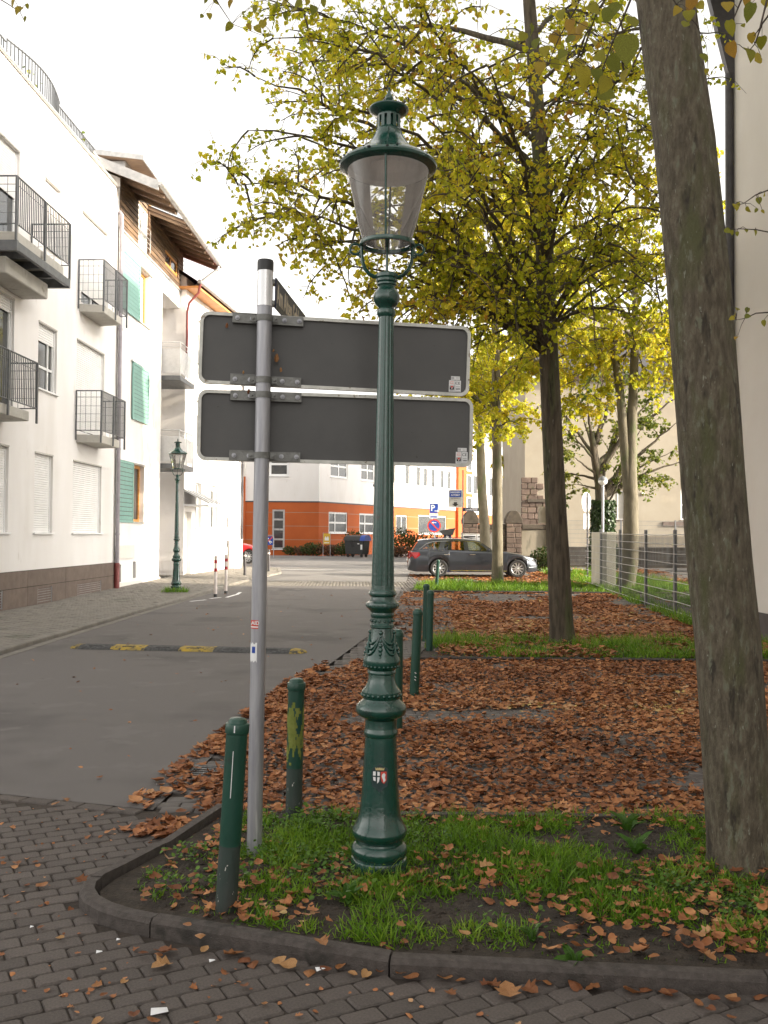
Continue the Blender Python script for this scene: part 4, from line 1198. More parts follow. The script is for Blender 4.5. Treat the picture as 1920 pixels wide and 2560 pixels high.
# downpipe with red foot
mb = MB(); mb.tube([(.0, UE - .06, 10.75), (.06, UE - .06, 10.78), (.11, UE - .06, 10.7), (.11, UE - .06, 10.55), (.11, UE - .06, .75)], .055, 14)
for z in (10.35, 7.4, 4.0, 1.6): mb.tube([(.11, UE - .06, z), (.11, UE - .06, z + .06)], .064, 14)
mb.build('downpipe', M['pipe'], h1, smooth=40)
MB().tube([(.11, UE - .06, -.1), (.11, UE - .06, .78), (.11, UE - .06, .82)], [.075, .075, .06], 14).build('standpipe', M['red_iron'], h1, smooth=40)
for u, z, n in ((-.9, ZT, 30), (2.6, ZT, 60), (6.0, ZT, 22)):
    l = np.column_stack([RNG.normal(-.7, .12, n), RNG.normal(u, .35, n), ZT + .3 + RNG.random(n) * .75])
    o = scatter('terrace_plant', T_LEAF, l, rotmats(*RNG.uniform(0, 6.28, (3, n))), RNG.uniform(.06, .12, n), RNG.random(n), M['leaf_f'])
    o.parent = None; o.location = h1.location; o.rotation_euler = h1.rotation_euler
    mb = MB(); mb.lathe([(.12, ZT + .005), (.16, ZT + .3), (.13, ZT + .3)], 12, (-.7, u, 0))
    for q in range(7): mb.tube([(-.7, u, ZT + .25), (-.7 + random.uniform(-.2, .2), u + random.uniform(-.4, .4), ZT + random.uniform(.7, 1.3))], [.008, .003], 4)
    mb.build('stem', M['twig'], o)
    tag(o, {-.9: 'thin potted plant behind the left straight stretch of the roof terrace railing', 2.6: 'leafy potted plant behind the curved roof terrace railing', 6.0: 'small potted plant at the right end of the roof terrace railing'}[u], 'plant')

# ------------------------------------------------------------------ left: house with teal shutters and timber storey
h2 = thing('timber_top_house', 'white house with teal sliding shutters and dark boarded attic storey under a wide eave', 'house', (-7.605, 26.6, 0), A31)
ops = [(1.95, 3.1, 8.15, 9.82), (1.75, 3.0, 5.1, 6.76), (1.55, 2.8, 2.0, 3.74), (.25, .6, .25, .75), (1.75, 2.05, .3, .8)]
mb = holed(MB(), 0.02, 4.65, -.4, 10.4, ops, .2)
mb.bx(-1.2, 0, 4.652, 7.4, 9.75, 10.4)                      # beam over the loggia
mb.add([(-1.2, 4.65, -.4), (-1.2, 7.4, -.4), (-1.2, 7.4, 10.4), (-1.2, 4.65, 10.4)], [(0, 1, 2, 3)])
mb.add([(0, 4.65, -.4), (-1.2, 4.65, -.4), (-1.2, 4.65, 9.75), (0, 4.65, 9.75)], [(0, 1, 2, 3)])
mb.add([(-8, 0.02, -.4), (-8, 7.4, -.4), (-8, 7.4, 12.5), (-8, 0.02, 12.5)], [(3, 2, 1, 0)])
mb.add([(-.0, 0.02, 10.4), (-8, 0.02, 10.4), (-8, 0.02, 12.37), (-1.35, .02, 12.37), (-.0, 0.02, 11.8)], [(0, 1, 2, 3, 4)])
mb.build('wall', M['render_w'], h2)
mb = MB(); mb.bx(-.25, .04, 7.18, 7.4, -.4, 9.75); mb.build('pier', M['render_w'], h2)
mb = MB(); mb.bx(.0, .045, .02, 4.65, -.4, .22).bx(.0, .05, .02, 1.72, .92, 1.3); mb.build('plinth', M['render_c'], h2)
for i, o_ in enumerate(ops):
    if i < 3:
        window(h2, *o_, depth=.2, cols=2, fr='wood_o', gl='curtain' if i == 0 else 'glass', fw=.09, xf=None, sillm='concrete')
    else: MB().bx(-.19, -.18, o_[0], o_[1], o_[2], o_[3]).build('cellar_window', M['glass'], h2)
for (u0, u1, z0, z1) in ((.22, 1.95, 8.12, 9.84), (1.32, 3.04, 5.07, 6.78), (.05, 1.52, 1.97, 3.76)):
    mb = MB(); f_ = .07
    mb.bx(.03, .065, u0, u0 + f_, z0, z1).bx(.03, .065, u1 - f_, u1, z0, z1).bx(.03, .065, u0 + f_, u1 - f_, z0, z0 + f_).bx(.03, .065, u0 + f_, u1 - f_, z1 - f_, z1)
    sh = mb.build('sliding_shutter', M['teal'], h2)
    n = 13; hh = (z1 - z0 - 2 * f_) / n
    MB().bx(.031, .035, u0 + f_, u1 - f_, z0 + f_, z1 - f_).build('gap_shade_sheet', M['pipe_dark'], sh)  # dark sheet added behind the slats, stands in for shade in the gaps
    for i in range(n):
        MB().box((.046, (u0 + u1) / 2, z0 + f_ + hh * (i + .5)), (.014, u1 - u0 - 2 * f_, hh * .84), Matrix.Rotation(.16, 3, 'Y')).build('slat', M['teal'], sh)
    mb = MB(); mb.bx(0, .075, u0 - .1, u1 + 1.45 if z0 != 5.07 else u1 + .1, z1 + .004, z1 + .05); mb.build('shutter_track', M['frame_w'], h2)
# boarded storey: each board its own piece
frw = (1.8, 2.9, 10.45, 11.75); smw = (4.9, 6.6, 10.78, 11.27)
mb = holed(MB(), .03, 7.4, 10.401, 11.86, [frw, smw], .12, -.03); mb.build('attic_wall', M['soffit'], h2)
nb = 9; bh = (11.86 - 10.42) / nb
for i in range(nb):
    za, zb = 10.42 + i * bh, 10.42 + (i + 1) * bh - .012
    segs = [(.03, 7.4)]
    for hw in (frw, smw):
        if hw[2] < zb and hw[3] > za:
            segs = [s2_ for (a, b) in segs for s2_ in ([(a, hw[0]), (hw[1], b)] if a < hw[0] < b else [(a, b)])]
    for a, b in segs:
        MB().box((.0, (a + b) / 2, (za + zb) / 2), (.03, b - a - .004, zb - za), Matrix.Rotation(-.10, 3, 'Y')).build('board', M['wood'], h2)
MB().bx(0, .06, .02, 7.42, 10.352, 10.398).build('ledge', M['zinc'], h2)
fwn = window(h2, *frw, depth=.1, cols=2, fr='frame_w', gl='curtain', sill=False)
mb = MB()
for z in (10.6, 10.75, 10.9, 11.05, 11.2): mb.tube([(.07, frw[0], z), (.07, frw[1], z)], .012, 5)
mb.tube([(.07, frw[0], 10.5), (.07, frw[0], 11.2)], .014, 5); mb.tube([(.07, frw[1], 10.5), (.07, frw[1], 11.2)], .014, 5)
mb.build('guard_rail', M['zinc'], h2)
window(h2, *smw, depth=.08, cols=2, fr='wood_o', sill=False, fw=.08)
# roof: two eave panels with a gap over the French window
SL = math.tan(R(22))
def roof_panel(u0, u1, x0, x1, nm='roof_panel'):
    z0, z1 = 11.44 + (1.2 - x0) * SL, 11.44 + (1.2 - x1) * SL
    mb = MB(); mb.add([(x0, u0, z0), (x0, u1, z0), (x1, u1, z1), (x1, u0, z1), (x0, u0, z0 + .1), (x0, u1, z0 + .1), (x1, u1, z1 + .12), (x1, u0, z1 + .12)],
                      [(3, 2, 1, 0), (4, 5, 6, 7), (0, 1, 5, 4), (1, 2, 6, 5), (2, 3, 7, 6), (3, 0, 4, 7)])
    mb.build(nm, M['soffit'], h2)
    mb = MB(); mb.add([(x0 + .02, u0 - .02, z0 + .115), (x0 + .02, u1 + .02, z0 + .115), (x1, u1 + .02, z1 + .135), (x1, u0 - .02, z1 + .135)], [(0, 1, 2, 3)]); mb.build('roof_covering', M['zinc'], h2)
    n = max(2, int((u1 - u0) / .62))
    for i in range(n + 1):
        u = u0 + .06 + (u1 - u0 - .12) * i / n
        mb = MB(); mb.add([(x0 - .02, u - .04, z0 - .10 + .0), (x0 - .02, u + .04, z0 - .10), (x1, u + .04, z1 - .14), (x1, u - .04, z1 - .14), (x0 - .02, u - .04, z0 - .004), (x0 - .02, u + .04, z0 - .004), (x1, u + .04, z1 - .004), (x1, u - .04, z1 - .004)],
                          [(3, 2, 1, 0), (4, 5, 6, 7), (0, 1, 5, 4), (1, 2, 6, 5), (2, 3, 7, 6), (3, 0, 4, 7)])
        mb.build('rafter', M['soffit'], h2)
for ua, ub in ((-.40, -.352), (1.752, 1.765), (7.752, 7.8)):
    mb = MB(); mb.prism([(1.22, 11.30), (1.22, 11.57), (-1.35, 11.57 + 2.57 * SL), (-1.35, 11.28 + 2.57 * SL)], ua, ub, lambda x, y, l: (x, l, y)); mb.build('fascia', M['zinc'], h2)
roof_panel(-.35, 1.75, 1.2, -1.35); roof_panel(3.0, 7.75, 1.2, -1.35); roof_panel(1.77, 2.98, -.05, -1.35)
MB().bx(-8, -1.36, .02, 7.75, 12.38, 12.56).build('flat_roof', M['zinc'], h2)
mb = MB(); vs = []; fs = []
for k_, u in enumerate((-.45, 7.8)):
    for i in range(9):
        a = math.pi + math.pi * i / 8; vs.append((1.27 + .085 * math.cos(a), u, 11.5 + .085 * math.sin(a)))
for i in range(8): fs.append((i, i + 1, 10 + i, 9 + i))
mb.add(vs, fs + [tuple(range(9)), tuple(range(17, 8, -1))]); mb.build('gutter', M['zinc'], h2, smooth=60)
mb = MB(); mb.tube([(1.27, 7.55, 11.42), (1.22, 7.52, 11.3), (.2, 7.35, 10.45), (.1, 7.33, 10.3), (.1, 7.33, .1)], .045, 10); mb.build('downpipe', M['zinc'], h2, smooth=40)
# dormer
mb = holed(MB(), 1.9, 5.0, 11.9, 13.05, [(2.15, 4.75, 12.1, 12.85)], .08, -.45)
mb.add([(-.45, 1.9, 11.9), (-1.4, 1.9, 11.9), (-1.4, 1.9, 13.05), (-.45, 1.9, 13.05)], [(0, 1, 2, 3)]); mb.add([(-.45, 5, 11.9), (-1.4, 5, 11.9), (-1.4, 5, 13.05), (-.45, 5, 13.05)], [(3, 2, 1, 0)])
dm = mb.build('dormer', M['zinc'], h2)
mb = MB(); mb.add([(.15, 1.65, 13.0), (.15, 5.3, 13.0), (-1.5, 5.3, 13.2), (-1.5, 1.65, 13.2), (.15, 1.65, 13.1), (.15, 5.3, 13.1), (-1.5, 5.3, 13.3), (-1.5, 1.65, 13.3)], [(3, 2, 1, 0), (4, 5, 6, 7), (0, 1, 5, 4), (1, 2, 6, 5), (2, 3, 7, 6), (3, 0, 4, 7)]); mb.build('dormer_roof', M['soffit'], dm); mb = MB(); mb.bx(.152, .19, 1.62, 5.33, 12.98, 13.13); mb.build('dormer_gutter', M['zinc'], dm); mb = MB(); mb.prism([(.15, 12.98), (.15, 13.13), (-1.5, 13.33), (-1.5, 13.18)], 1.61, 1.648, lambda x, y, l: (x, l, y)); mb.build('dormer_fascia', M['zinc'], dm)
window(h2, 2.15, 4.75, 12.1, 12.85, depth=.08, cols=3, fr='wood_o', sill=False, w0=-.45, fw=.09)
mb = MB(); mb.tube([(.1, 5.1, 13.0), (.1, 5.1, 11.95)], .03, 8); mb.build('dormer_pipe', M['zinc'], dm)
# loggia balconies with perforated panels
for zf in (6.95, 4.0):
    mb = MB(); mb.bx(-1.19, .62, 4.75, 6.75, zf - .16, zf); bl = mb.build('balcony', M['rail'], h2, bevel=.01)
    mb = MB()
    for (x0, y0, x1, y1) in ((-1.1, 4.77, .6, 4.77), (.6, 4.77, .6, 6.73)):
        mb.tube([(x0, y0, zf + 1.12), (x1, y1, zf + 1.12)], .02, 6)
        mb.tube([(x0, y0, zf + .98), (x1, y1, zf + .98)], .008, 5)
    for (x, y) in ((-.4, 4.77), (.6, 4.77), (.6, 5.75), (.6, 6.73)): mb.tube([(x, y, zf), (x, y, zf + 1.12)], .018, 6)
    mb.build('railing', M['rail_light'], bl)
    mb = MB()                                                # perforated sheet as a net of thin bars
    for i in range(30):
        z = zf + .1 + .8 * i / 29
        mb.box((-.25, 4.772, z), (1.66, .004, .014)); mb.box((.598, 5.75, z), (.004, 1.9, .014))
    for i in range(44):
        x = -1.05 + 1.62 * i / 43; mb.box((x, 4.7722, zf + .5), (.016, .004, .82))
        y = 4.8 + 1.9 * i / 43; mb.box((.5978, y, zf + .5), (.004, .018, .82))
    mb.build('mesh_panel', M['rail_light'], bl)

# ------------------------------------------------------------------ left: far sunlit house
r3 = -math.atan2(.95, 7.3)
h3 = thing('white_house', 'sunlit white house with small deep windows and entrance canopy behind the distant street lamp', 'house', (-7.15, 33.55, 0), r3)
ow = [(1.3, 1.95), (3.05, 3.95), (5.25, 6.1)]
ops = [(a, b, z, z + 1.68) for a, b in ow for z in (1.87, 4.95, 8.0)] + [(.12, .85, .12, 2.45)] + [(1.5, 1.95, .35, .85), (3.3, 3.75, .4, .85), (5.4, 5.85, .45, .9)]
mb = holed(MB(), 0, 7.36, -.4, 10.85, ops, .22)
mb.add([(0, 0, -.4), (-9, 0, -.4), (-9, 0, 10.85), (-4.5, 0, 13.8), (0, 0, 10.85)], [(0, 1, 2, 3, 4)])
mb.add([(0, 7.36, -.4), (-9, 7.36, -.4), (-9, 7.36, 10.85), (-4.5, 7.36, 13.8), (0, 7.36, 10.85)], [(4, 3, 2, 1, 0)])
mb.add([(-9, 0, -.4), (-9, 7.36, -.4), (-9, 7.36, 10.85), (-9, 0, 10.85)], [(3, 2, 1, 0)])
mb.build('wall', M['render_w'], h3)
for k_, o_ in enumerate(ops):
    if k_ < 9: window(h3, *o_, depth=.22, down=(.0, .12, .72)[k_ // 3] if k_ % 3 == 0 else .3, cols=2, gl='glass', sillm='concrete')
    elif k_ == 9:
        d_ = MB().bx(-.2, -.16, .14, .83, .12, 2.43).build('door', M['concrete'], h3); MB().box((-.14, .25, 1.15), (.03, .04, .14)).build('handle', M['zinc'], d_)
    else: MB().bx(-.19, -.17, *o_).build('cellar_window', M['concrete'], h3)
MB().bx(.0, .05, 1.0, 7.36, -.4, 1.12).build('plinth', M['render_c'], h3)
mb = MB(); mb.bx(0.0, .02, -.01, .02, 0, 1.35)
for z in (.3, .65, 1.0): mb.bx(-1.2, .0, -.03, -.002, z, z + .33)
mb.build('corner_stones', M['render_w'], h3)
cn = MB(); cn.add([(0, -.1, 3.2), (0, 1.35, 3.2), (.95, 1.35, 2.72), (.95, -.1, 2.72), (0, -.1, 3.22), (0, 1.35, 3.22), (.95, 1.35, 2.74), (.95, -.1, 2.74)], [(3, 2, 1, 0), (4, 5, 6, 7), (0, 1, 5, 4), (1, 2, 6, 5), (2, 3, 7, 6), (3, 0, 4, 7)])
can = cn.build('canopy', M['white'], h3)
for u in (-.08, .4, .88, 1.32): MB().box((.48, u, 2.99), (1.07, .03, .05), Matrix.Rotation(R(26.8), 3, 'Y')).build('canopy_rib', M['zinc'], can)
MB().bx(0, .95, -.1, 1.35, 2.64, 2.70).build('canopy_beam', M['white'], can)
mb = MB(); mb.add([(.55, -.2, 10.62), (.55, 7.6, 10.62), (-4.5, 7.6, 13.95), (-4.5, -.2, 13.95)], [(0, 1, 2, 3)]); mb.add([(-9.5, -.2, 10.62), (-9.5, 7.6, 10.62), (-4.5, 7.6, 13.95), (-4.5, -.2, 13.95)], [(3, 2, 1, 0)]); mb.build('roof', M['red_iron'], h3)
MB().bx(-.3, .5, -.2, 7.55, 10.42, 10.5).build('soffit', M['soffit_o'], h3)
mb = MB(); mb.tube([(.58, -.3, 10.62), (.58, 7.6, 10.62)], .075, 10); mb.build('gutter', M['zinc'], h3, smooth=50)
mb = MB(); mb.tube([(.58, -.15, 10.6), (.5, -.14, 10.25), (.15, -.12, 9.9), (.08, -.1, 9.6), (.08, -.1, 7.5)], .045, 10); mb.build('downpipe', M['red_iron'], h3, smooth=40)
mb = MB(); mb.tube([(.08, 7.2, 10.6), (.08, 7.2, .1)], .05, 10); mb.build('downpipe', M['pipe_dark'], h3, smooth=40)

# grey cabinet at the corner
p = G(582, 1424)
cb = thing('utility_cabinet', 'light grey utility cabinet standing at the corner of the sunlit house', 'cabinet', (p.x + .1, p.y, p.z + .04), r3)
MB().bx(-.17, .17, -.4, .4, 0, 1.18).build('body', M['frame_w'], cb, bevel=.01)
for s in (-1, 1): MB().bx(.172, .185, -.38 if s < 0 else .01, -.01 if s < 0 else .38, .08, 1.1).build('door', M['frame_w'], cb, bevel=.004)
for s in (-1, 1): MB().bx(-.15 if s < 0 else .005, -.005 if s < 0 else .15, -.412, -.402, .08, 1.1).build('side_panel', M['frame_w'], cb, bevel=.004)
MB().bx(-.2, .2, -.43, .43, 1.182, 1.22).build('lid', M['frame_w'], cb, bevel=.01)

# ------------------------------------------------------------------ orange and white building
ob = thing('orange_white_building', 'modern building with orange ground floor and white upper storeys behind the sign post', 'building', (0, 0, 0))
L1 = frame_xf((-12.5, 62, 0), R(-90)); uo = 8.2                       # left face, corner at u = 8.2
R1 = frame_xf((-4.3, 62, 0), math.atan2(-10.5, 19.7)); UR = 22.4
gw = [(5.13, 5.96, .67, 3.3)]
gr_ = [(1.26, 3.75, 1.75, 3.2), (5.44, 7.9, 1.75, 3.2), (11.1, 13.0, 1.75, 3.2), (15, 20.4, 1.75, 3.3)]
uw = [(4.9, 6.2, 5.5, 7.1)]
ur = [(1.4, 3.7, 5.55, 7.1), (5.6, 7.6, 5.55, 7.1)] + [(a, a + .8, 5.6, 7.2) for a in (10.2, 12.6, 14.6, 15.9, 17.4, 19.2, 20.6)]
for xf, U, lo, up in ((L1, uo, gw, uw), (R1, UR, gr_, ur)):
    xfb(holed(MB(), 0, U, -.2, 3.78, lo, .12), xf, 'wall', M['orange'], ob)
    xfb(holed(MB(), 0, U, 3.86, 10.2, up, .14, .02), xf, 'upper_wall', M['render_w'], ob)
    mb = MB(); mb.bx(-.02, .03, 0, U, 3.782, 3.858); xfb(mb, xf, 'string_course', M['pipe_dark'], ob)
    for z in (1.3, 2.2, 3.1):
        segs = [(0, U)]
        for hw in lo:
            if hw[2] < z < hw[3]: segs = [q for (a, b) in segs for q in ([(a, hw[0]), (hw[1], b)] if a < hw[0] < b else [(a, b)])]
        mb = MB()
        for a, b in segs: mb.bx(0, .004, a, b, z, z + .025)
        xfb(mb, xf, 'joint', M['render_b'], ob)
window(ob, *gw[0], depth=.1, rows=4, fr='zinc', xf=L1, fw=.12)
for a in gr_: window(ob, *a, depth=.1, cols=2, rows=2 if a[1] < 8 else 1, fr='zinc', xf=R1, fw=.12, colfr=[.35] if a[1] < 8 else None)
window(ob, *uw[0], depth=.12, rows=2, xf=L1, fw=.14, w0=.02)
for a in ur: window(ob, *a, depth=.12, cols=2 if a[1] - a[0] > 1 else 1, rows=2 if a[1] - a[0] > 1 else 1, xf=R1, fw=.12 if a[1] - a[0] > 1 else .07, w0=.02)
mb = MB(); mb.bx(-.2, .15, 0, 3.35, -.2, 5.45); xfb(mb, L1, 'wing_wall', M['orange'], ob)
mb = MB(); mb.bx(-.2, .15, 0, 3.35, 5.452, 9.5); xfb(mb, L1, 'wing_upper_wall', M['render_c'], ob)
mb = MB(); mb.bx(-.3, .25, UR + .002, UR + 3.2, -.2, 11.0); xfb(mb, R1, 'stair_tower', M['orange'], ob)
for z in (3.4, 5.4, 7.4):
    window(ob, UR + 1.7, UR + 2.9, z, z + 1.7, depth=.02, xf=R1, w0=.28, fw=.1, sill=False)
xfb(holed(MB(), UR + 3.2, UR + 19, 3.6, 10, [(UR + 4 + i * 1.9, UR + 5 + i * 1.9, 5.4, 7.2) for i in range(7)], .1), R1, 'rear_upper_wall', M['render_w'], ob)
xfb(holed(MB(), UR + 3.2, UR + 19, -.2, 3.598, [], .1), R1, 'rear_wall', M['orange'], ob)
for i in range(7): window(ob, UR + 4 + i * 1.9, UR + 5 + i * 1.9, 5.4, 7.2, depth=.1, xf=R1, fw=.08, sill=False)
mb = MB(); c0 = R1 @ Vector((0, UR + 19, 0)); c1 = R1 @ Vector((-9, UR + 19, 0))
mb.prism([(-12.5, 62.05), (-4.3, 62.05), (c0.x - .1, c0.y), (c1.x, c1.y), (-12.5, 76)], 10.0, 10.35); mb.build('roof', M['zinc'], ob)

# ------------------------------------------------------------------ right: cream house (wall along the bays) and an unseen house added for its shadow
rh = thing('cream_house', 'tall cream rendered house wall at the right edge behind the leaning trunk', 'house', (6.02, 16.2, 0), math.pi)
mb = MB(); mb.add([(0, 0, .46), (0, 26, .46), (0, 26, 11.6), (0, 0, 11.6)], [(0, 1, 2, 3)])
mb.add([(0, 0, .46), (-10, 0, .46), (-10, 0, 11.6), (-5, 0, 16.8), (0, 0, 11.6)], [(4, 3, 2, 1, 0)])
mb.add([(0, 26, .46), (-10, 26, .46), (-10, 26, 11.6), (-5, 26, 16.8), (0, 26, 11.6)], [(0, 1, 2, 3, 4)])
mb.add([(-10, 0, .46), (-10, 26, .46), (-10, 26, 11.6), (-10, 0, 11.6)], [(3, 2, 1, 0)])
mb.build('wall', M['render_c'], rh)
MB().bx(-9.96, -.04, .04, 25.96, -.4, .459).build('plinth', M['pipe_dark'], rh)
mb = MB(); mb.bx(-10.5, .55, -.1, 26.1, 11.35, 11.45); mb.build('soffit', M['pipe_dark'], rh)
mb = MB(); mb.add([(.6, -.15, 11.5), (.6, 26.15, 11.5), (-5, 26.15, 17.2), (-5, -.15, 17.2)], [(0, 1, 2, 3)]); mb.add([(-10.6, -.15, 11.5), (-10.6, 26.15, 11.5), (-5, 26.15, 17.2), (-5, -.15, 17.2)], [(3, 2, 1, 0)]); mb.build('roof', M['red_iron'], rh)
mb = MB(); mb.prism([(-.05, 9.5), (.03, 9.5), (.12, 9.75), (.5, 11.3), (.5, 11.35), (-.05, 11.35)], -.02, .12, lambda x, y, l: (x, l, y)); mb.build('eave_bracket', M['pipe_dark'], rh)
mb = MB(); mb.tube([(.075, .06, .0), (.075, .06, 9.7)], .07, 12); mb.build('downpipe', M['pipe_dark'], rh, smooth=40)
nh = thing('added_shade_house', 'tall unseen house added right of the picture so its shadow falls across the street', 'house', (12, 14.5, 0))  # unseen house, added and sized to set the street's shadow edge
mb = MB(); mb.bx(0, 8.5, 0, 7.6, -.3, 13.5); mb.build('wall', M['render_c'], nh)
mb = MB(); mb.prism([(-.4, 13.5), (8.9, 13.5), (4.2, 17.8)], -.2, 7.8, lambda x, y, l: (x, l, y)); mb.build('roof', M['red_iron'], nh)

# ------------------------------------------------------------------ beige building behind the trees
bb = thing('beige_building', 'beige rendered building with arched window and stone corner behind the trees at right', 'building', (7.04, 47, 0), R(-90))
aw = (7.8, 9.1, 2.5, 4.65); lw = (4.3, 5.05, 2.5, 3.95)
mb = holed(MB(), 0, 16, -.2, 9.6, [aw, lw], .2); mb.add([(0, 0, -.2), (-9, 0, -.2), (-9, 0, 9.6), (0, 0, 9.6)], [(3, 2, 1, 0)]); mb.build('wall', M['render_b'], bb)
w_ = window(bb, *aw, depth=.15, cols=2, rowfr=[.36, .70], sillm='stone', fw=.08)
mb = MB(); n = 10                                            # arched head
arc_ = [(8.45 + .65 * math.cos(math.pi * i / n), 3.98 + .65 * math.sin(math.pi * i / n)) for i in range(n + 1)]
mb.prism(arc_[5:] + [(7.79, 4.66)], -.145, .003, lambda x, y, l: (l, x, y)); mb.prism(arc_[:6] + [(9.11, 4.66)][::1], -.145, .003, lambda x, y, l: (l, x, y)); mb.build('arch_spandrel', M['render_b'], bb)
window(bb, *lw, depth=.15, cols=2, sillm='stone', gl='curtain')
MB().bx(.0, .07, 6.9, 10, 2.2, 2.42).build('sill_band', M['stone'], bb)
MB().bx(.0, .25, 1.1, 16, 9.45, 9.7).build('cornice', M['stone'], bb)
MB().bx(-18, -6.5, 4.2, 18, -.2, 14.5).build('added_shade_block', M['render_b'], bb)  # unseen block added behind to cast shade on the orange building
mb = MB(); mb.add([(.5, -.3, 9.7), (.5, 16, 9.7), (-5, 16, 13), (-5, -.3, 13)], [(0, 1, 2, 3)]); mb.build('roof', M['pipe_dark'], bb)
MB().box((.06, 5.9, 3.8), (.1, .14, .14)).build('wall_lamp', M['white'], bb)
for i in range(26):                                          # stone corner, stepped below
    z = .1 + i * .3
    if z > 4.5: break
    wd = .62 + (.30 if i % 2 else 0) + (1.0 if z < 2.2 else (.45 if z < 3.3 else 0))
    u = -.2
    while u < wd - .2:
        l = random.uniform(.3, .5)
        l = min(l, wd - u)
        MB().box((.09, u + l / 2, z + .145), (.24 + random.uniform(-.03, .03), l - .02, .275)).build('stone', M['stone'], bb, bevel=.02)
        u += l
MB().bx(-.1, .28, .1, 1.35, 3.35, 3.5).build('ledge', M['cap_stone'], bb)

# stone boundary wall with pillars
WY = 42.0
sw = thing('boundary_wall', 'weathered sandstone boundary wall with rounded pillars behind the grey car', 'wall', (0, WY, .23))
def pillar(x0, x1, zt):
    z = 0; i = 0
    MB().bx(x0 + .03, x1 - .03, .03, .55, -.2, zt).build('pillar_core', M['mortar'], sw)
    while z < zt - .02:
        h = random.uniform(.2, .3); h = min(h, zt - z)
        sp = x0 + (x1 - x0) * random.uniform(.35, .65)
        for a, b in ((x0, sp), (sp, x1)):
            MB().box(((a + b) / 2, .27, z + h / 2), (b - a - .02, .56 + random.uniform(-.03, .03), h - .02)).build('stone', M['stone'], sw, bevel=.02)
        z += h
    xc, r = (x0 + x1) / 2, (x1 - x0) / 2 + .04
    mb = MB(); mb.prism([(xc - r, zt), (xc + r, zt), (xc + r, zt + .2), (xc + r * .62, zt + .5), (xc + r * .3, zt + .58), (xc - r * .3, zt + .58), (xc - r * .62, zt + .5), (xc - r, zt + .2)], -.02, .6, lambda x, y, l: (x, l, y)); mb.build('pillar_cap', M['cap_stone'], sw, bevel=.03)
pillar(3.54, 4.22, 1.95); pillar(5.47, 6.15, 1.98); pillar(7.3, 7.9, 2.4)
for a, b, mt in ((4.24, 5.45, 'stone'), (6.17, 7.28, 'plaster_old'), (1.9, 3.52, 'stone')):
    if a < 2: continue
    MB().bx(a, b, .12, .45, -.2, 1.72).build('wall_panel', M['plaster_old'], sw)
    MB().bx(a, b, .05, .52, 1.722, 1.95).build('coping', M['cap_stone'], sw, bevel=.03)
    if mt == 'stone':
        for r_ in range(6):
            x = a
            while x < b - .05:
                l = min(random.uniform(.25, .45), b - x)
                MB().box((x + l / 2, .11, .14 + r_ * .28), (l - .02, .08, .255)).build('stone', M['stone'], sw, bevel=.015); x += l
mb = MB(); mb.bx(6.2, 7.28, .02, .5, -.2, .55); mb.build('footing', M['cap_stone'], sw, bevel=.03)
MB().bx(6.95, 7.5, .1, .4, 2.0, 2.75).build('grey_box', M['plaster_old'], sw)

# ------------------------------------------------------------------ cars
from mathutils.geometry import tessellate_polygon
def interp(tab, x):
    for (x0, y0), (x1, y1) in zip(tab, tab[1:]):
        if x <= x1:
            t = 0 if x1 == x0 else max(0, (x - x0) / (x1 - x0)); t = t * t * (3 - 2 * t) * .35 + t * .65
            return y0 + (y1 - y0) * t
    return tab[-1][1]

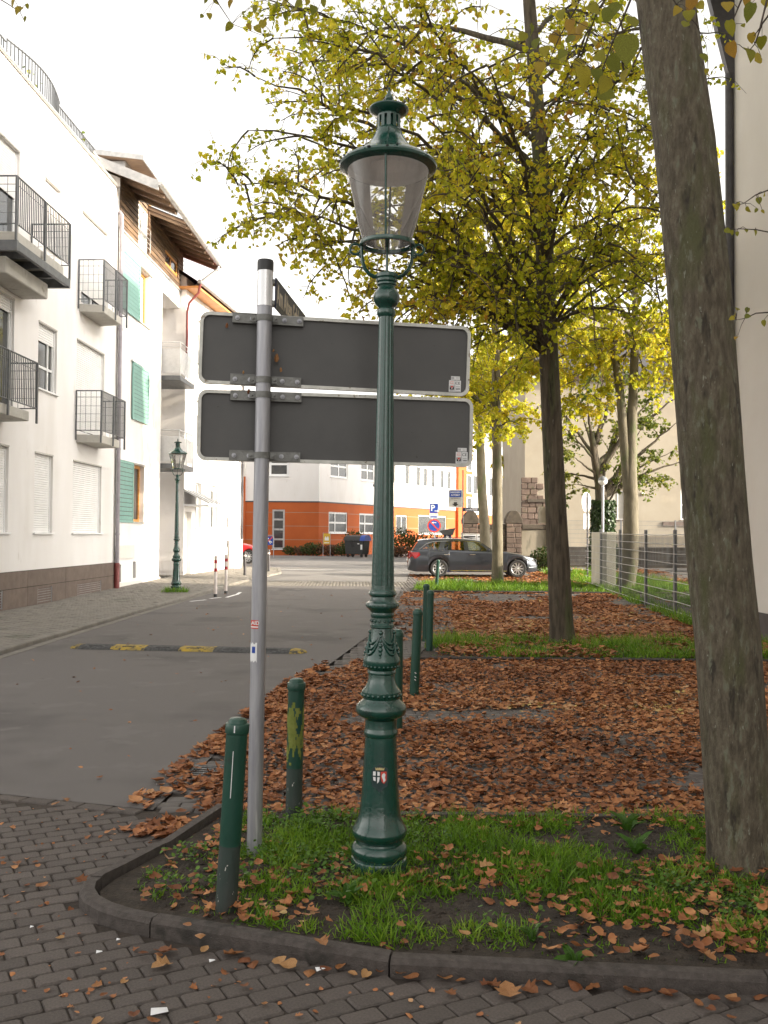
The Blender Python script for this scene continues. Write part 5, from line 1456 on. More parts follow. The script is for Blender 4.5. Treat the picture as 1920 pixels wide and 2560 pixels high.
def car(name, label, loc, rz, paint, scale=(1, 1, 1), full=True):
    t = thing(name, label, 'car', loc, rz); t.scale = scale
    ZT_ = [(0, .50), (.05, .72), (.14, .94), (.42, .985), (1.6, .965), (3.0, .925), (3.14, .962), (3.5, .94), (4.0, .87), (4.3, .795), (4.55, .70), (4.7, .58), (4.78, .46)]
    HW = [(0, .74), (.08, .84), (.3, .90), (.8, .925), (2.4, .93), (3.8, .925), (4.2, .90), (4.5, .80), (4.7, .64), (4.78, .52)]
    wx = (1.13, 4.00)
    def zbot(x):
        z = .19 + (.06 * max(0, (.3 - x) / .3)) + .05 * max(0, (x - 4.5) / .28)
        for c in wx:
            if abs(x - c) < .372: z = max(z, .315 + math.sqrt(.372 ** 2 - (x - c) ** 2))
        return z
    xs = sorted(set([round(i * .07, 3) for i in range(69)] + [4.78] + [round(c + s * .372 + e, 4) for c in wx for s in (-1, 1) for e in (-.002, .002)] + [round(c + .372 * math.sin(k * .2), 4) for c in wx for k in range(-7, 8)]))
    vs = []; fs = []; K = 13
    for x in xs:
        zt, zb, hw = interp(ZT_, x), zbot(x), interp(HW, x)
        d = zt - zb
        half = [(.955 * hw, zb), (.985 * hw, zb + .18 * d), (hw, zb + .45 * d), (.992 * hw, zb + .72 * d), (.965 * hw, zb + .93 * d), (.90 * hw, zt)]
        sec = half + [(0, zt + .03 if 3.0 < x < 4.7 else zt)] + [(-y, z) for y, z in half[::-1]]
        vs += [(x, y, z) for y, z in sec]
    for i in range(len(xs) - 1):
        for j in range(K - 1):
            fs.append((i * K + j, i * K + j + 1, (i + 1) * K + j + 1, (i + 1) * K + j))
    fs += [tuple(range(K - 1, -1, -1)), tuple((len(xs) - 1) * K + j for j in range(K))]
    body = MB().add(vs, fs).build('body', paint, t, smooth=38)
    # roof and greenhouse
    ZR = [(.36, 1.335), (.6, 1.375), (1.0, 1.405), (1.6, 1.42), (2.1, 1.405), (2.45, 1.37), (2.68, 1.33)]
    vs = []; fs = []; rx = [.36 + i * .116 for i in range(21)]
    def redge(x): return interp(HW, x) * .90 - .235
    for x in rx:
        zr = interp(ZR, x); y = redge(x)
        for yy, dz in ((-y, -.055), (-y * .94, -.02), (-y * .6, 0), (0, .008), (y * .6, 0), (y * .94, -.02), (y, -.055)): vs.append((x, yy, zr + dz))
    for i in range(20):
        for j in range(6): fs.append((i * 7 + j, i * 7 + j + 1, (i + 1) * 7 + j + 1, (i + 1) * 7 + j))
    MB().add(vs, fs).build('roof', paint, t, smooth=40)
    def S(x, z, s, off=0.0):
        zt = interp(ZT_, min(x, 3.0)); zr = 1.34
        y0 = interp(HW, x) * .90; q = (z - zt) / (zr - zt)
        return (x, s * (y0 - .235 * q + off), z)
    outer = [(.15, .965), (.30, 1.19), (.38, 1.285), (.6, 1.325), (1.0, 1.352), (1.6, 1.367), (2.1, 1.352), (2.45, 1.317), (2.68, 1.275), (3.12, .958), (3.0, .922), (1.6, .962), (.42, .982)]
    wq = [(.46, 1.005), (1.11, .995), (1.20, 1.285), (.90, 1.255), (.70, 1.18)]
    wr = [(1.30, .995), (2.07, .975), (2.04, 1.30), (1.39, 1.29)]
    wf = [(2.22, .968), (2.98, .955), (2.62, 1.225), (2.5, 1.275), (2.19, 1.298)]
    for s in (-1, 1):
        loops = [[Vector((x, z, 0)) for x, z in l] for l in (outer, wq, wr, wf)]
        flat = [p for l in (outer, wq, wr, wf) for p in l]
        tr = tessellate_polygon(loops)
        MB().add([S(x, z, s) for x, z in flat], [tuple(q) for q in tr]).build('side_frame', paint, t)
        for wn in (wq, wr, wf):
            MB().add([S(x, z, s, -.006) for x, z in wn], [tuple(range(len(wn)))]).build('side_window', M['carglass'], t)
        if full:
            line = [(.40, .998), (.66, 1.20), (.88, 1.275), (1.25, 1.31), (1.9, 1.322), (2.45, 1.295), (2.7, 1.24)]
            MB().tube([S(x, z, s, .008) for x, z in line], .009, 5).build('chrome_trim', M['chrome'], t, smooth=60)
            MB().tube([(.9, s * .66, 1.425), (1.4, s * .66, 1.452), (2.2, s * .645, 1.44), (2.5, s * .63, 1.40)], .012, 6).build('roof_rail', M['black'], t, smooth=60)
            MB().tube([(1.55, s * .925, .24), (3.6, s * .93, .235)], .012, 5).build('sill_trim', M['chrome'], t)
            for x, w__ in ((1.33, .0), (2.26, .0)):
                MB().tube([(x - .02, s * .918, .83), (x + .2, s * .920, .822)], .014, 6).build('door_handle', M['chrome'], t, smooth=60)
            for pts in ([(1.24, .98), (1.22, .72), (1.45, .60), (1.5, .26)], [(2.13, .96), (2.15, .6), (2.12, .25)], [(3.06, .93), (3.2, .7), (3.22, .26)]):
                MB().tube([(x, s * (interp(HW, x) * (.985 if z < .8 else .955) + .002), z) for x, z in pts], .004, 4).build('panel_gap', M['black'], t)
            MB().box((2.93, s * .93, 1.0), (.14, .16, .11)).build('mirror', paint, t, bevel=.035, segs=3)
    # windscreen and rear window
    for nm, (xa, za, ya), (xb, zb_, yb) in (('windscreen', (2.68, 1.285, .60), (3.14, .975, .80)), ('rear_window', (.37, 1.28, .58), (.17, .97, .74))):
        MB().add([(xa, -ya, za), (xa, ya, za), (xb, yb, zb_), (xb, -yb, zb_)], [(0, 1, 2, 3)]).build(nm, M['carglass'], t)
    mb = MB(); mb.bx(.3, 3.1, -.78, .78, .25, .72)
    mb.build('floor', M['interior'], t)
    for x, n in ((2.15, 2), (1.3, 3)):
        for k_ in range(n):
            y = (-.36 + .72 * k_ / (n - 1)); mb = MB(); mb.box((x, y, .86), (.14, .42 if n == 2 else .4, .55), Matrix.Rotation(R(-14), 3, 'Y')); mb.box((x - .08, y, 1.2), (.09, .24, .16)); mb.build('seat_back', M['interior'], t, bevel=.03)
    # wheels
    for c in wx:
        for s in (-1, 1):
            e = MB(); y0 = s * .90
            def ly(prof, n=32): return [(r_, a) for r_, a in prof]
            mb = MB(); mb.lathe([(.21, -.10), (.30, -.105), (.322, -.085), (.325, 0), (.322, .085), (.30, .105), (.222, .10)], 32, caps=False)
            rot = Matrix.Rotation(R(90) * s, 4, 'X'); tr = Matrix.Translation((c, s * .815, .325))
            mb.v = [tuple(tr @ rot @ Vector((p[0], p[1], -p[2]))) for p in mb.v]
            wh = mb.build('wheel', M['rubber'], t, smooth=40)
            mb = MB(); mb.lathe([(.225, .10), (.215, .095), (.205, .06)], 32, caps=False)
            for k_ in range(10):
                a = k_ * math.pi / 5
                mb.box((.115 * math.cos(a), .115 * math.sin(a), .078), (.20, .046, .02), a)
            mb.lathe([(.001, .098), (.035, .098), (.05, .085), (.05, .07)], 16)
            mb.v = [tuple(tr @ rot @ Vector((p[0], p[1], -p[2]))) for p in mb.v]
            mb.build('rim', M['alloy'], wh, smooth=30)
            mb = MB(); mb.lathe([(.001, .045), (.21, .045)], 24, caps=False)
            mb.v = [tuple(tr @ rot @ Vector((p[0], p[1], -p[2]))) for p in mb.v]; mb.build('brake_disc', M['black'], wh)
            mb = MB(); mb.lathe([(.365, -.02), (.365, .25)], 24, a0=0, a1=math.pi, caps=False)
            mb.v = [tuple((c + p[0], s * (.9 - p[2] + .0) - s * .02, .315 + p[1])) for p in mb.v]; mb.build('wheel_arch', M['black'], t)
    for s in (-1, 1):
        # tail lamp wraps the rear corner, head lamp the front corner
        mb = MB(); pts = [(.045, .66), (.30, .67), (.46, .80), (.42, .90), (.10, .90)]
        mb.prism(pts, 0, .012, lambda x, z, l: (x - .012, s * (interp(HW, x) * .985 + l + .004 - max(0, .12 - x) * .2), z)); mb.build('tail_light', M['taillight'], t)
        mb = MB(); pts = [(4.22, .66), (4.5, .60), (4.66, .60), (4.6, .70), (4.38, .775), (4.2, .79)]
        mb.prism(pts, 0, .012, lambda x, z, l: (x, s * (interp(HW, x) * .985 + l), z)); mb.build('headlight', M['headlight'], t)
        if full:
            mb = MB(); mb.tube([(4.42, s * .84, .37), (4.6, s * .73, .375), (4.7, s * .63, .38)], .014, 6); mb.build('bumper_trim', M['chrome'], t)
    MB().tube([(.03, -.80, .36), (-.012, -.5, .36), (-.012, .5, .36), (.03, .80, .36)], .02, 6).build('bumper_strip', M['black'], t)
    mb = MB(); mb.box((-.004, 0, .62), (.02, .52, .11)); mb.build('number_plate', M['white'], t)
    if full:
        mb = MB(); mb.box((4.775, 0, .56), (.05, .5, .2)); mb.build('grille', M['black'], t, bevel=.02)
    return t
car('estate_car', 'dark grey estate car parked sideways behind the tree row', (.88, 35.2, gz(35) + .0), R(.5), M['carpaint'])
car('red_car', 'red car peeking out between the white house corner and the grey sign post', (-9.75, 45.8, gz(45)), 0, M['redpaint'], (.82, .92, 1.02), full=False)

# ------------------------------------------------------------------ waste container
p = G(899, 1393)
wb = thing('waste_container', 'black wheeled waste container with blue lid edge beside the orange building', 'container', (-1.62, 57.3, .3), R(-24))
mb = MB(); mb.box((0, 0, .58), (1.16, .86, .82), taper=1.1); mb.build('body', M['black'], wb, bevel=.03)
mb = MB(); mb.prism([(-.5, .995), (.5, .995), (.5, 1.05), (.38, 1.22), (.15, 1.33), (-.15, 1.34), (-.38, 1.24), (-.5, 1.05)], -.66, .40, lambda x, y, l: (l, x, y)); mb.build('lid', M['black'], wb, smooth=40)
mb = MB(); mb.prism([(-.51, 1.0), (.51, 1.0), (.5, 1.06), (.38, 1.235), (.15, 1.345), (-.15, 1.355), (-.38, 1.255), (-.5, 1.06)], .402, .72, lambda x, y, l: (l, x, y)); mb.build('blue_lid', M['print_blue'], wb, smooth=40)
mb = MB(); mb.prism([(-.15, .62), (.05, .62), (-.1, 1.02), (-.3, 1.02)], -.47, -.43, lambda x, y, l: (x, l, y)); mb.build('hinge_arm', M['rubber'], wb)
for (x, z, h) in ((.3, .82, .05), (.5, .62, .3)): MB().box((x, -.462, z), (.12, .01, h)).build('sticker', M['white'], wb)
for x in (-.45, .45):
    for y in (-.33, .33):
        mb = MB(); mb.tube([(x, y - .03, .09), (x, y + .03, .09)], .09, 14); mb.box((x, y, .16), (.06, .09, .05)); mb.build('caster', M['rubber'], wb, smooth=40)

# ------------------------------------------------------------------ signs in the distance
def flat_sign(par, poly, x, z, m_, nm, y=0, th=.01, y2=None):
    mb = MB(); mb.prism([(a + x, b + z) for a, b in poly], y - th, y, lambda a, b, l: (a, l, b)); return mb.build(nm, m_, par)
def disc(r, n=28): return [(r * math.cos(2 * math.pi * i / n), r * math.sin(2 * math.pi * i / n)) for i in range(n)]
RT = (R(90), 0, 0)
YS = 39.5; c = P(1086, 1400, YS)
t = thing('parking_sign', 'pole with blue parking sign above a round no parking sign behind the grey car', 'sign', (c.x, YS, gz(YS)))
zf = lambda y, Y: H + (1339 - y) * Y / F - gz(Y)
MB().tube([(0, .03, 0), (0, .03, zf(1258, YS))], .03, 10).build('pole', M['galv'], t, smooth=40)
zc = zf(1271, YS); s = flat_sign(t, rrect(.36, .40, .03), -.03, zc, M['print_blue'], 'parking_plate')
text_part('P', .34, 'lettering', M['white'], s, (-.08, -.013, zc + .01), RT, bold=.008)
MB().box((.06, -.012, zc - .11), (.14, .004, .03)).build('arrow', M['white'], s); flat_sign(s, [(0, -.06), (.09, 0), (0, .06)], .11, zc - .11, M['white'], 'arrow', -.0105, .003)
zc = zf(1290, YS); s = flat_sign(t, rrect(.37, .2, .02), -.04, zc, M['white'], 'extra_plate')
MB().box((-.04, -.012, zc - .04), (.28, .004, .06)).build('print', M['print_blue'], s); MB().box((-.04, -.012, zc + .05), (.3, .004, .03)).build('print', M['print_grey'], s)
zc = zf(1314.5, YS); s = flat_sign(t, disc(.285), -.02, zc, M['print_red'], 'no_parking_plate', 0)
flat_sign(s, disc(.225), -.02, zc, M['print_blue'], 'blue_field', -.0105, .003)
mb = MB(); mb.box((-.02, -.016, zc), (.46, .004, .055), Matrix.Rotation(R(45), 3, 'Y')); mb.build('bar', M['print_red'], s)
MB().box((.01, -.021, zc + .13), (.12, .004, .025)).build('arrow', M['white'], s); flat_sign(s, [(0, -.04), (0, .04), (-.07, 0)], -.05, zc + .13, M['white'], 'arrow', -.0195, .003)

YS = 41.2; c = P(1157, 1300, YS)
t = thing('ticket_machine_sign', 'grey and blue parking ticket machine sign on a thin dark pole with street name plate', 'sign', (c.x, YS, gz(YS)))
MB().tube([(0, 0, 0), (0, 0, zf(1175, YS))], .028, 10).build('pole', M['pipe_dark'], t, smooth=40)
zc = zf(1246, YS); xx = -.33
s = flat_sign(t, rrect(.62, .78, .05), xx, zc, M['white'], 'sign_plate', -.02)
flat_sign(s, rrect(.56, .72, .04), xx, zc, mat('sign_grey', g(.42), None, 5, .5), 'grey_field', -.0305, .003)
flat_sign(s, rrect(.52, .29, .02), xx, zc + .2, M['print_blue'], 'blue_field', -.034, .003)
text_part('PARKSCHEIN-', .10, 'lettering', M['white'], s, (xx, -.0385, zc + .265), RT, bold=.002, sx=.74)
text_part('AUTOMAT', .10, 'lettering', M['white'], s, (xx, -.0385, zc + .145), RT, bold=.002, sx=.82)
text_part('hier Parkschein', .075, 'lettering', M['print_black'], s, (xx, -.036, zc + .0), RT, sx=.85)
text_part('l\u00f6sen', .06, 'lettering', M['print_black'], s, (xx, -.036, zc - .09), RT)
flat_sign(s, [(-.07, .08), (.07, .08), (.07, .0), (.15, .0), (0, -.11), (-.15, 0), (-.07, .0)], xx, zc - .24, M['print_black'], 'arrow', -.034, .003)
zc = zf(1273.5, YS); s = flat_sign(t, rrect(.74, .15, .01), .39, zc, M['navy'], 'name_plate', -.02)
text_part('Langsfeldergas', .115, 'lettering', M['white'], s, (.38, -.032, zc), RT, bold=.002, sx=.78)

YS = 38.2; c = P(1119, 1340, YS)
t = thing('ticket_machine', 'dark parking ticket machine with slanted solar top behind the grey car', 'machine', (c.x, YS, gz(YS)))
MB().bx(-.16, .16, -.12, .12, 0, 1.5).build('body', M['navy'], t, bevel=.02)
mb = MB(); mb.prism([(-.2, 1.5), (.2, 1.5), (.3, 1.78), (.33, 1.8), (-.33, 1.68), (-.3, 1.64)], -.2, .2, lambda x, y, l: (x, l, y)); mb.build('solar_top', M['black'], t)
text_part('P', .22, 'lettering', M['white'], t, (-.02, -.124, 1.38), RT, bold=.006)

YS = 39.9; c = P(1199, 1345, YS)
t = thing('notice_board', 'pale notice board with dark header on the wall behind the grey car roof', 'board', (c.x, 41.2, gz(41) + .0))
MB().bx(-.62, .62, -.04, 0, .55, 1.55).build('panel', M['curtain'], t, bevel=.01)
for a, b in ((-.6, -.02), (.02, .6)):
    q = MB().bx(a, b, -.05, -.041, .6, 1.5).build('sheet', M['white'], t)
    MB().bx(a + .04, b - .04, -.055, -.051, 1.38, 1.44).build('header_print', M['print_black'], q)
    for i in range(6): MB().bx(a + .06, b - .1 - random.random() * .15, -.055, -.051, 1.28 - i * .1, 1.30 - i * .1).build('text_line', M['print_grey'], q)
for x in (-.66, .66): MB().bx(x - .03, x + .03, -.05, .01, 0, 1.6).build('post', M['curtain'], t)

YS = 55.0; c = P(672, 1380, YS)
t = thing('zone_end_sign', 'low blue play street end sign with red slash in a metal hoop frame', 'sign', (c.x, YS, .3))
mb = MB(); mb.tube([(-.34, 0, 0), (-.34, 0, 1.22), (-.28, 0, 1.29), (.22, 0, 1.29), (.28, 0, 1.22), (.28, 0, 0)], .025, 8); mb.build('frame', M['galv'], t, smooth=40)
s = flat_sign(t, rrect(.54, .50, .03), -.03, .98, M['print_blue'], 'plate')
for (x, z, w_, h, a) in ((-.1, .95, .06, .2, .2), (.05, .9, .05, .2, -.5), (-.05, 1.1, .07, .07, 0), (.12, .93, .16, .05, .6)): MB().box((x, -.012, z), (w_, .004, h), Matrix.Rotation(a, 3, 'Y')).build('figure', M['white'], s)
MB().box((-.03, -.016, .98), (.66, .004, .06), Matrix.Rotation(R(-42), 3, 'Y')).build('slash', M['print_red'], s)
YS = 58.0; c = P(816.5, 1385, YS)
t = thing('yellow_sign', 'small yellow sign in a thin metal frame in front of the orange wall', 'sign', (c.x, YS, .3))
mb = MB(); mb.tube([(-.22, 0, 0), (-.22, 0, 1.48), (.22, 0, 1.48), (.22, 0, 0)], .018, 6); mb.build('frame', M['galv'], t)
s = flat_sign(t, rrect(.42, .66, .02), 0, 1.1, M['yellow'], 'plate'); flat_sign(s, [(-.13, -.1), (.13, -.1), (.13, .05), (.07, .17), (0, .05), (-.07, .17), (-.13, .05)], 0, 1.1, M['white'], 'emblem', -.0105, .003)
flat_sign(s, rrect(.3, .05, .01), 0, .86, M['white'], 'print', -.0105, .003)
YS = 50.0; c = P(936, 1390, YS)
t = thing('lamp_mast', 'thin dark mast with curved top and small box just left of the lamp column', 'mast', (c.x, YS, .3))
mb = MB(); mb.tube([(0, 0, 0), (0, 0, 4.4), (.03, 0, 4.6), (.12, 0, 4.72), (.3, 0, 4.76)], [.06, .04, .035, .03, .03], 8); mb.build('mast', M['pipe_dark'], t, smooth=40)
mb = MB(); mb.ball((0, 0, 4.0), .1, 10, 6); mb.build('joint_ball', M['pipe_dark'], t, smooth=60); MB().bx(-.09, .09, -.1, .1, 1.5, 2.05).build('box', M['pipe_dark'], t, bevel=.01)

# bushes in front of the orange building
def bush(label, x, Y, r, h, m_, n, grp='bushes along the orange building'):
    b = thing('bush', label, 'bush', (x, Y, gz(Y)), group=grp)
    mb = MB()
    for i in range(7): mb.tube([(0, 0, 0), (random.uniform(-r, r) * .6, random.uniform(-r, r) * .6, h * .7)], [.02, .006], 4)
    mb.build('stem', M['twig'], b)
    u = RNG.normal(0, 1, (n, 3)); u /= np.linalg.norm(u, axis=1)[:, None]
    q = u * (RNG.random(n)[:, None] ** .4) * (.8 + .35 * vnoise(u[:, 0] * 3, u[:, 1] * 3 + u[:, 2] * 2, 1, 3))[:, None]
    l = np.column_stack([q[:, 0] * r, q[:, 1] * r * .7, h * .5 + q[:, 2] * h * .5]); l[:, 2] = np.maximum(l[:, 2], .03)
    o = scatter('foliage', T_LEAF, l, rotmats(*RNG.uniform(0, 6.28, (3, n))), RNG.uniform(.07, .13, n), RNG.random(n), m_, b); o['kind'] = 'stuff'
for lab, px, Y, r, h, m_, n in (('small green bush under the tall narrow window', 725, 61.2, .5, .65, 'bush', 300), ('rounded green bush at the orange building corner', 783, 60.6, .85, .85, 'bush', 700),
    ('reddish brown low bush left of the corner bush', 758, 61, .7, .6, 'bush_r', 400), ('brown bush beneath the yellow sign', 832, 60.3, 1.1, .75, 'bush_r', 800), ('dark bush left of the waste container', 868, 59.8, .9, .9, 'bush', 700),
    ('taller dark green bush right behind the waste container', 884, 63.0, .9, 1.7, 'bush', 900), ('big dark round bush visible just right of the lamp column', 1003, 61.5, 1.3, 1.9, 'bush', 1500), ('bush behind the round no parking sign', 1064, 62, 1.4, 1.6, 'bush', 1300), ('low brown hedge bush left of the grey car', 992, 58, 1.2, .7, 'bush_r', 700), ('dark green shrub at the front bumper of the grey car', 1362, 40.5, .7, 1.0, 'bush', 700)):
    c = P(px, 1380, Y); bush(lab, c.x, Y, r, h, M[m_], n)

# ------------------------------------------------------------------ fence, concrete wall, globe lamp, sign back
FA, FB = Vector((6.55, 30.6)), Vector((5.98, 16.6))
fl = (FB - FA).length; fd = (FB - FA).normalized()
fe = thing('wire_fence', 'grey steel post fence with horizontal wires along the right side of the leafy bay', 'fence', (FA.x, FA.y, .05), math.atan2(fd.y, fd.x))
FH = 1.72
def fz(u): return gz(FA.y + fd.y * u) - .05
for i, u in enumerate((2.45, 5.2, 8.1, 10.7, 13.4)):
    mb = MB(); mb.box((u, .05, fz(u) + FH / 2 + .02), (.11, .06, FH + .14)); mb.build('post', M['fence'], fe, bevel=.006)
for k_ in range(9):
    z = .10 + (FH - .12) * k_ / 8
    MB().tube([(u, random.uniform(-.006, .006), fz(u) + z + random.uniform(-.012, .012)) for u in [fl * i / 14 for i in range(15)]], .0085, 5).build('wire', M['wire'], fe, smooth=60)
mb = MB(); n = int((fl - 2.6) / .042)
for i in range(n):
    u = 2.6 + i * .042; mb.box((u, .03, fz(u) + FH / 2 - .02), (.0055, .004, FH - .06))
o = mb.build('mesh_infill', M['meshdark'], fe); o['kind'] = 'stuff'
cw = thing('concrete_wall', 'pale sunlit concrete wall slab behind the far end of the wire fence', 'wall', (FA.x + .16, FA.y - .1, .05), math.atan2(fd.y, fd.x))
for a, b in ((0.02, 1.24), (1.26, 2.5)): MB().bx(a, b, .02, .3, -.1, 1.74).build('slab', M['concrete_y'], cw, bevel=.01)
c = P(1507, 1300, 37)
t = thing('globe_lamp', 'short steel lamp post with half dark globe in front of the ivy clad tree', 'street lamp', (c.x, 37, gz(37)))
zg = H + (1341 - 1201) * 37 / F - gz(37)
MB().tube([(0, 0, 0), (0, 0, zg - .17)], .05, 12).build('post', M['galv'], t, smooth=40)
MB().lathe([(.18 * math.sin(math.pi * .5 * i / 8), zg - .18 * math.cos(math.pi * .5 * i / 8)) for i in range(9)], 24).build('globe', M['white'], t, smooth=50)
MB().lathe([(.186 * math.cos(math.pi * .5 * i / 8), zg + .002 + .186 * math.sin(math.pi * .5 * i / 8)) for i in range(9)], 24).build('hood', M['fence'], t, smooth=50)
c = P(1466, 1330, 33.5)
t = thing('round_sign', 'white round sign with rectangular plate seen almost edge on left of the globe lamp', 'sign', (c.x, 33.5, gz(33)), R(52))
zf2 = lambda y: H + (1341 - y) * 33.5 / F - gz(33)
MB().tube([(0, -.04, 0), (0, -.04, zf2(1232))], .028, 10).build('pole', M['pipe_dark'], t, smooth=40)
flat_sign(t, disc((zf2(1230) - zf2(1280)) / 2), 0, (zf2(1230) + zf2(1280)) / 2, M['white'], 'round_plate', .01)
flat_sign(t, rrect(.42, zf2(1284) - zf2(1322), .02), 0, (zf2(1284) + zf2(1322)) / 2, M['white'], 'lower_plate', .01)
# rear mesh fence on a low stone wall
rf = thing('rear_fence', 'mesh fence above a low dark stone wall before the beige building', 'fence', (8.2, 43.2, .23))
MB().bx(0, 11, .1, .45, -.2, .95).build('low_wall', M['cap_stone'], rf, bevel=.03)
for x in (0.2, 2.7, 5.2, 7.7, 10.2): MB().bx(x - .03, x + .03, 0, .06, 0, 2.2).build('post', M['fence'], rf)
mb = MB()
for i in range(11): mb.box((5.2, .03, .15 + i * .2), (10.4, .008, .012))
for i in range(208): mb.box((i * .05, .035, 1.15), (.007, .007, 2.05))
o = mb.build('mesh_infill', M['fence'], rf); o['kind'] = 'stuff'

# ------------------------------------------------------------------ trees
def bez(p0, p1, p2, n):
    return [p0.lerp(p1, t).lerp(p1.lerp(p2, t), t) for t in [i / n for i in range(n + 1)]]

def make_tree(name, label, trunk, rad, tips, leafm, barkm, nsub=10, ntwig=6, nleaf=6, lsize=.07, group=None, subl=(.7, 1.5), sides=20, rough=.03, limb_r=.055, droop=.25, bare=0.0, seed=1, arch=.22, attach=(.55, .98)):
    rnd = random.Random(seed)
    base_p = trunk[0]
    t = thing(name, label, 'tree', base_p, group=group)
    tp = [p - base_p for p in trunk]
    # smooth trunk path
    fine = []; fr = []
    for i in range(len(tp) - 1):
        k_ = max(2, int((tp[i + 1] - tp[i]).length / .12))
        for j in range(k_):
            u = j / k_; fine.append(tp[i].lerp(tp[i + 1], u)); fr.append(rad[i] + (rad[i + 1] - rad[i]) * u)
    fine.append(tp[-1]); fr.append(rad[-1])
    vs = []; fs = []
    n = sides
    for i, (p, r) in enumerate(zip(fine, fr)):
        for j in range(n):
            a = 2 * math.pi * j / n
            nz = vnoise([math.cos(a) * 2.2 + 7], [math.sin(a) * 2.2 + p.z * 1.4 + 9], 1.0, seed)[0] - .5 + .5 * (vnoise([math.cos(a) * 6 + 3], [math.sin(a) * 6 + p.z * 3], 1.0, seed + 3)[0] - .5)
            fl_ = 1 + rough * 2 * nz + (.20 * math.exp(-max(p.z, 0) / .15) * (.6 + .4 * math.cos(5 * a + seed)) if p.z < .6 else 0)
            vs.append((p.x + r * fl_ * math.cos(a), p.y + r * fl_ * math.sin(a), p.z))
    for i in range(len(fine) - 1):
        for j in range(n): fs.append((i * n + j, i * n + (j + 1) % n, (i + 1) * n + (j + 1) % n, (i + 1) * n + j))
    MB().add(vs, fs).build('trunk', barkm, t, smooth=70)
    br = MB(); L, D = [], []
    def at_z(z):
        for a, b in zip(tp, tp[1:]):
            if a.z <= z <= b.z: return a.lerp(b, (z - a.z) / (b.z - a.z + 1e-9))
        return tp[-1].copy()
    top = tp[-1].z
    for tip, z0 in tips:
        tip = tip - base_p
        if z0 is None: z0 = min(top, max(top * attach[0], tip.z - .35 * math.hypot(tip.x, tip.y) - rnd.uniform(-.2, .5)))
        else: z0 = z0 - base_p.z
        p0 = at_z(z0); d = tip - p0; ln = d.length
        p1 = p0 + d * .5 + Vector((rnd.uniform(-.1, .1), rnd.uniform(-.1, .1), arch)) * ln
        pts = bez(p0, p1, tip, 12)
        pts = [p + Vector((rnd.gauss(0, .012), rnd.gauss(0, .012), rnd.gauss(0, .012))) * ln * .5 * (i > 0) for i, p in enumerate(pts)]
        lr = limb_r * min(1.2, max(.5, ln / 4.5))
        br.tube(pts, [lr * (1 - i / 12) ** .9 + .006 for i in range(13)], 7, caps=False)
        ns = max(4, int(nsub * ln / 4))
        for k_ in range(ns):
            u = rnd.uniform(.22, 1.0) if k_ else 1.0
            i = min(11, int(u * 12)); p = pts[i].lerp(pts[i + 1], u * 12 - i)
            dirn = (pts[i + 1] - pts[i]).normalized()
            side = Vector((rnd.gauss(0, 1), rnd.gauss(0, 1), rnd.gauss(.1, .7))).normalized()
            sd = (dirn * .7 + side).normalized(); sl = rnd.uniform(*subl) * (1.15 - .5 * u)
            sp_ = [p]; dd = sd.copy()
            for q in range(6):
                dd = (dd + Vector((rnd.gauss(0, .12), rnd.gauss(0, .12), rnd.gauss(-.04, .1) - droop * .12 * q))).normalized()
                sp_.append(sp_[-1] + dd * sl / 6)
            br.tube(sp_, [.013 * (1 - q / 7) + .004 for q in range(7)], 4, caps=False)
            for m_ in range(ntwig):
                q = rnd.uniform(.8, 6); qi = min(5, int(q)); tp0 = sp_[qi].lerp(sp_[qi + 1], q - qi)
                td = ((sp_[qi + 1] - sp_[qi]).normalized() * .5 + Vector((rnd.gauss(0, 1), rnd.gauss(0, 1), rnd.gauss(-.1, .7))).normalized()).normalized()
                tl = rnd.uniform(.18, .5)
                te = tp0 + td * tl; tm = tp0.lerp(te, .5) + Vector((0, 0, .03)); te.z -= droop * tl * .5
                br.tube([tp0, tm, te], [.005, .004, .0025], 3, caps=False)
                for w__ in range(nleaf):
                    if rnd.random() < bare: continue
                    uu = rnd.uniform(.1, 1.05); a_ = tp0.lerp(tm, uu * 2) if uu < .5 else tm.lerp(te, uu * 2 - 1)
                    L.append((a_.x + rnd.gauss(0, .03), a_.y + rnd.gauss(0, .03), a_.z + rnd.gauss(-.02, .03)))
    br.build('branches', barkm if barkm is not M['bark'] else M['twig'], t, smooth=70)
    N = len(L); L = np.array(L)
    rot = rotmats(RNG.normal(-1.0, .75, N), RNG.normal(0, .6, N), RNG.uniform(0, 6.28, N))
    tint = np.clip(.5 * vnoise(L[:, 0] * 1.0 + L[:, 1] * .6, L[:, 2], .9, seed) + .65 * RNG.random(N) - .04, 0, 1)
    o = scatter('crown', T_LEAF, L, rot, RNG.uniform(.6, 1.2, N) * lsize, tint, leafm, t); o['kind'] = 'stuff'
    return t, N

NL = {}
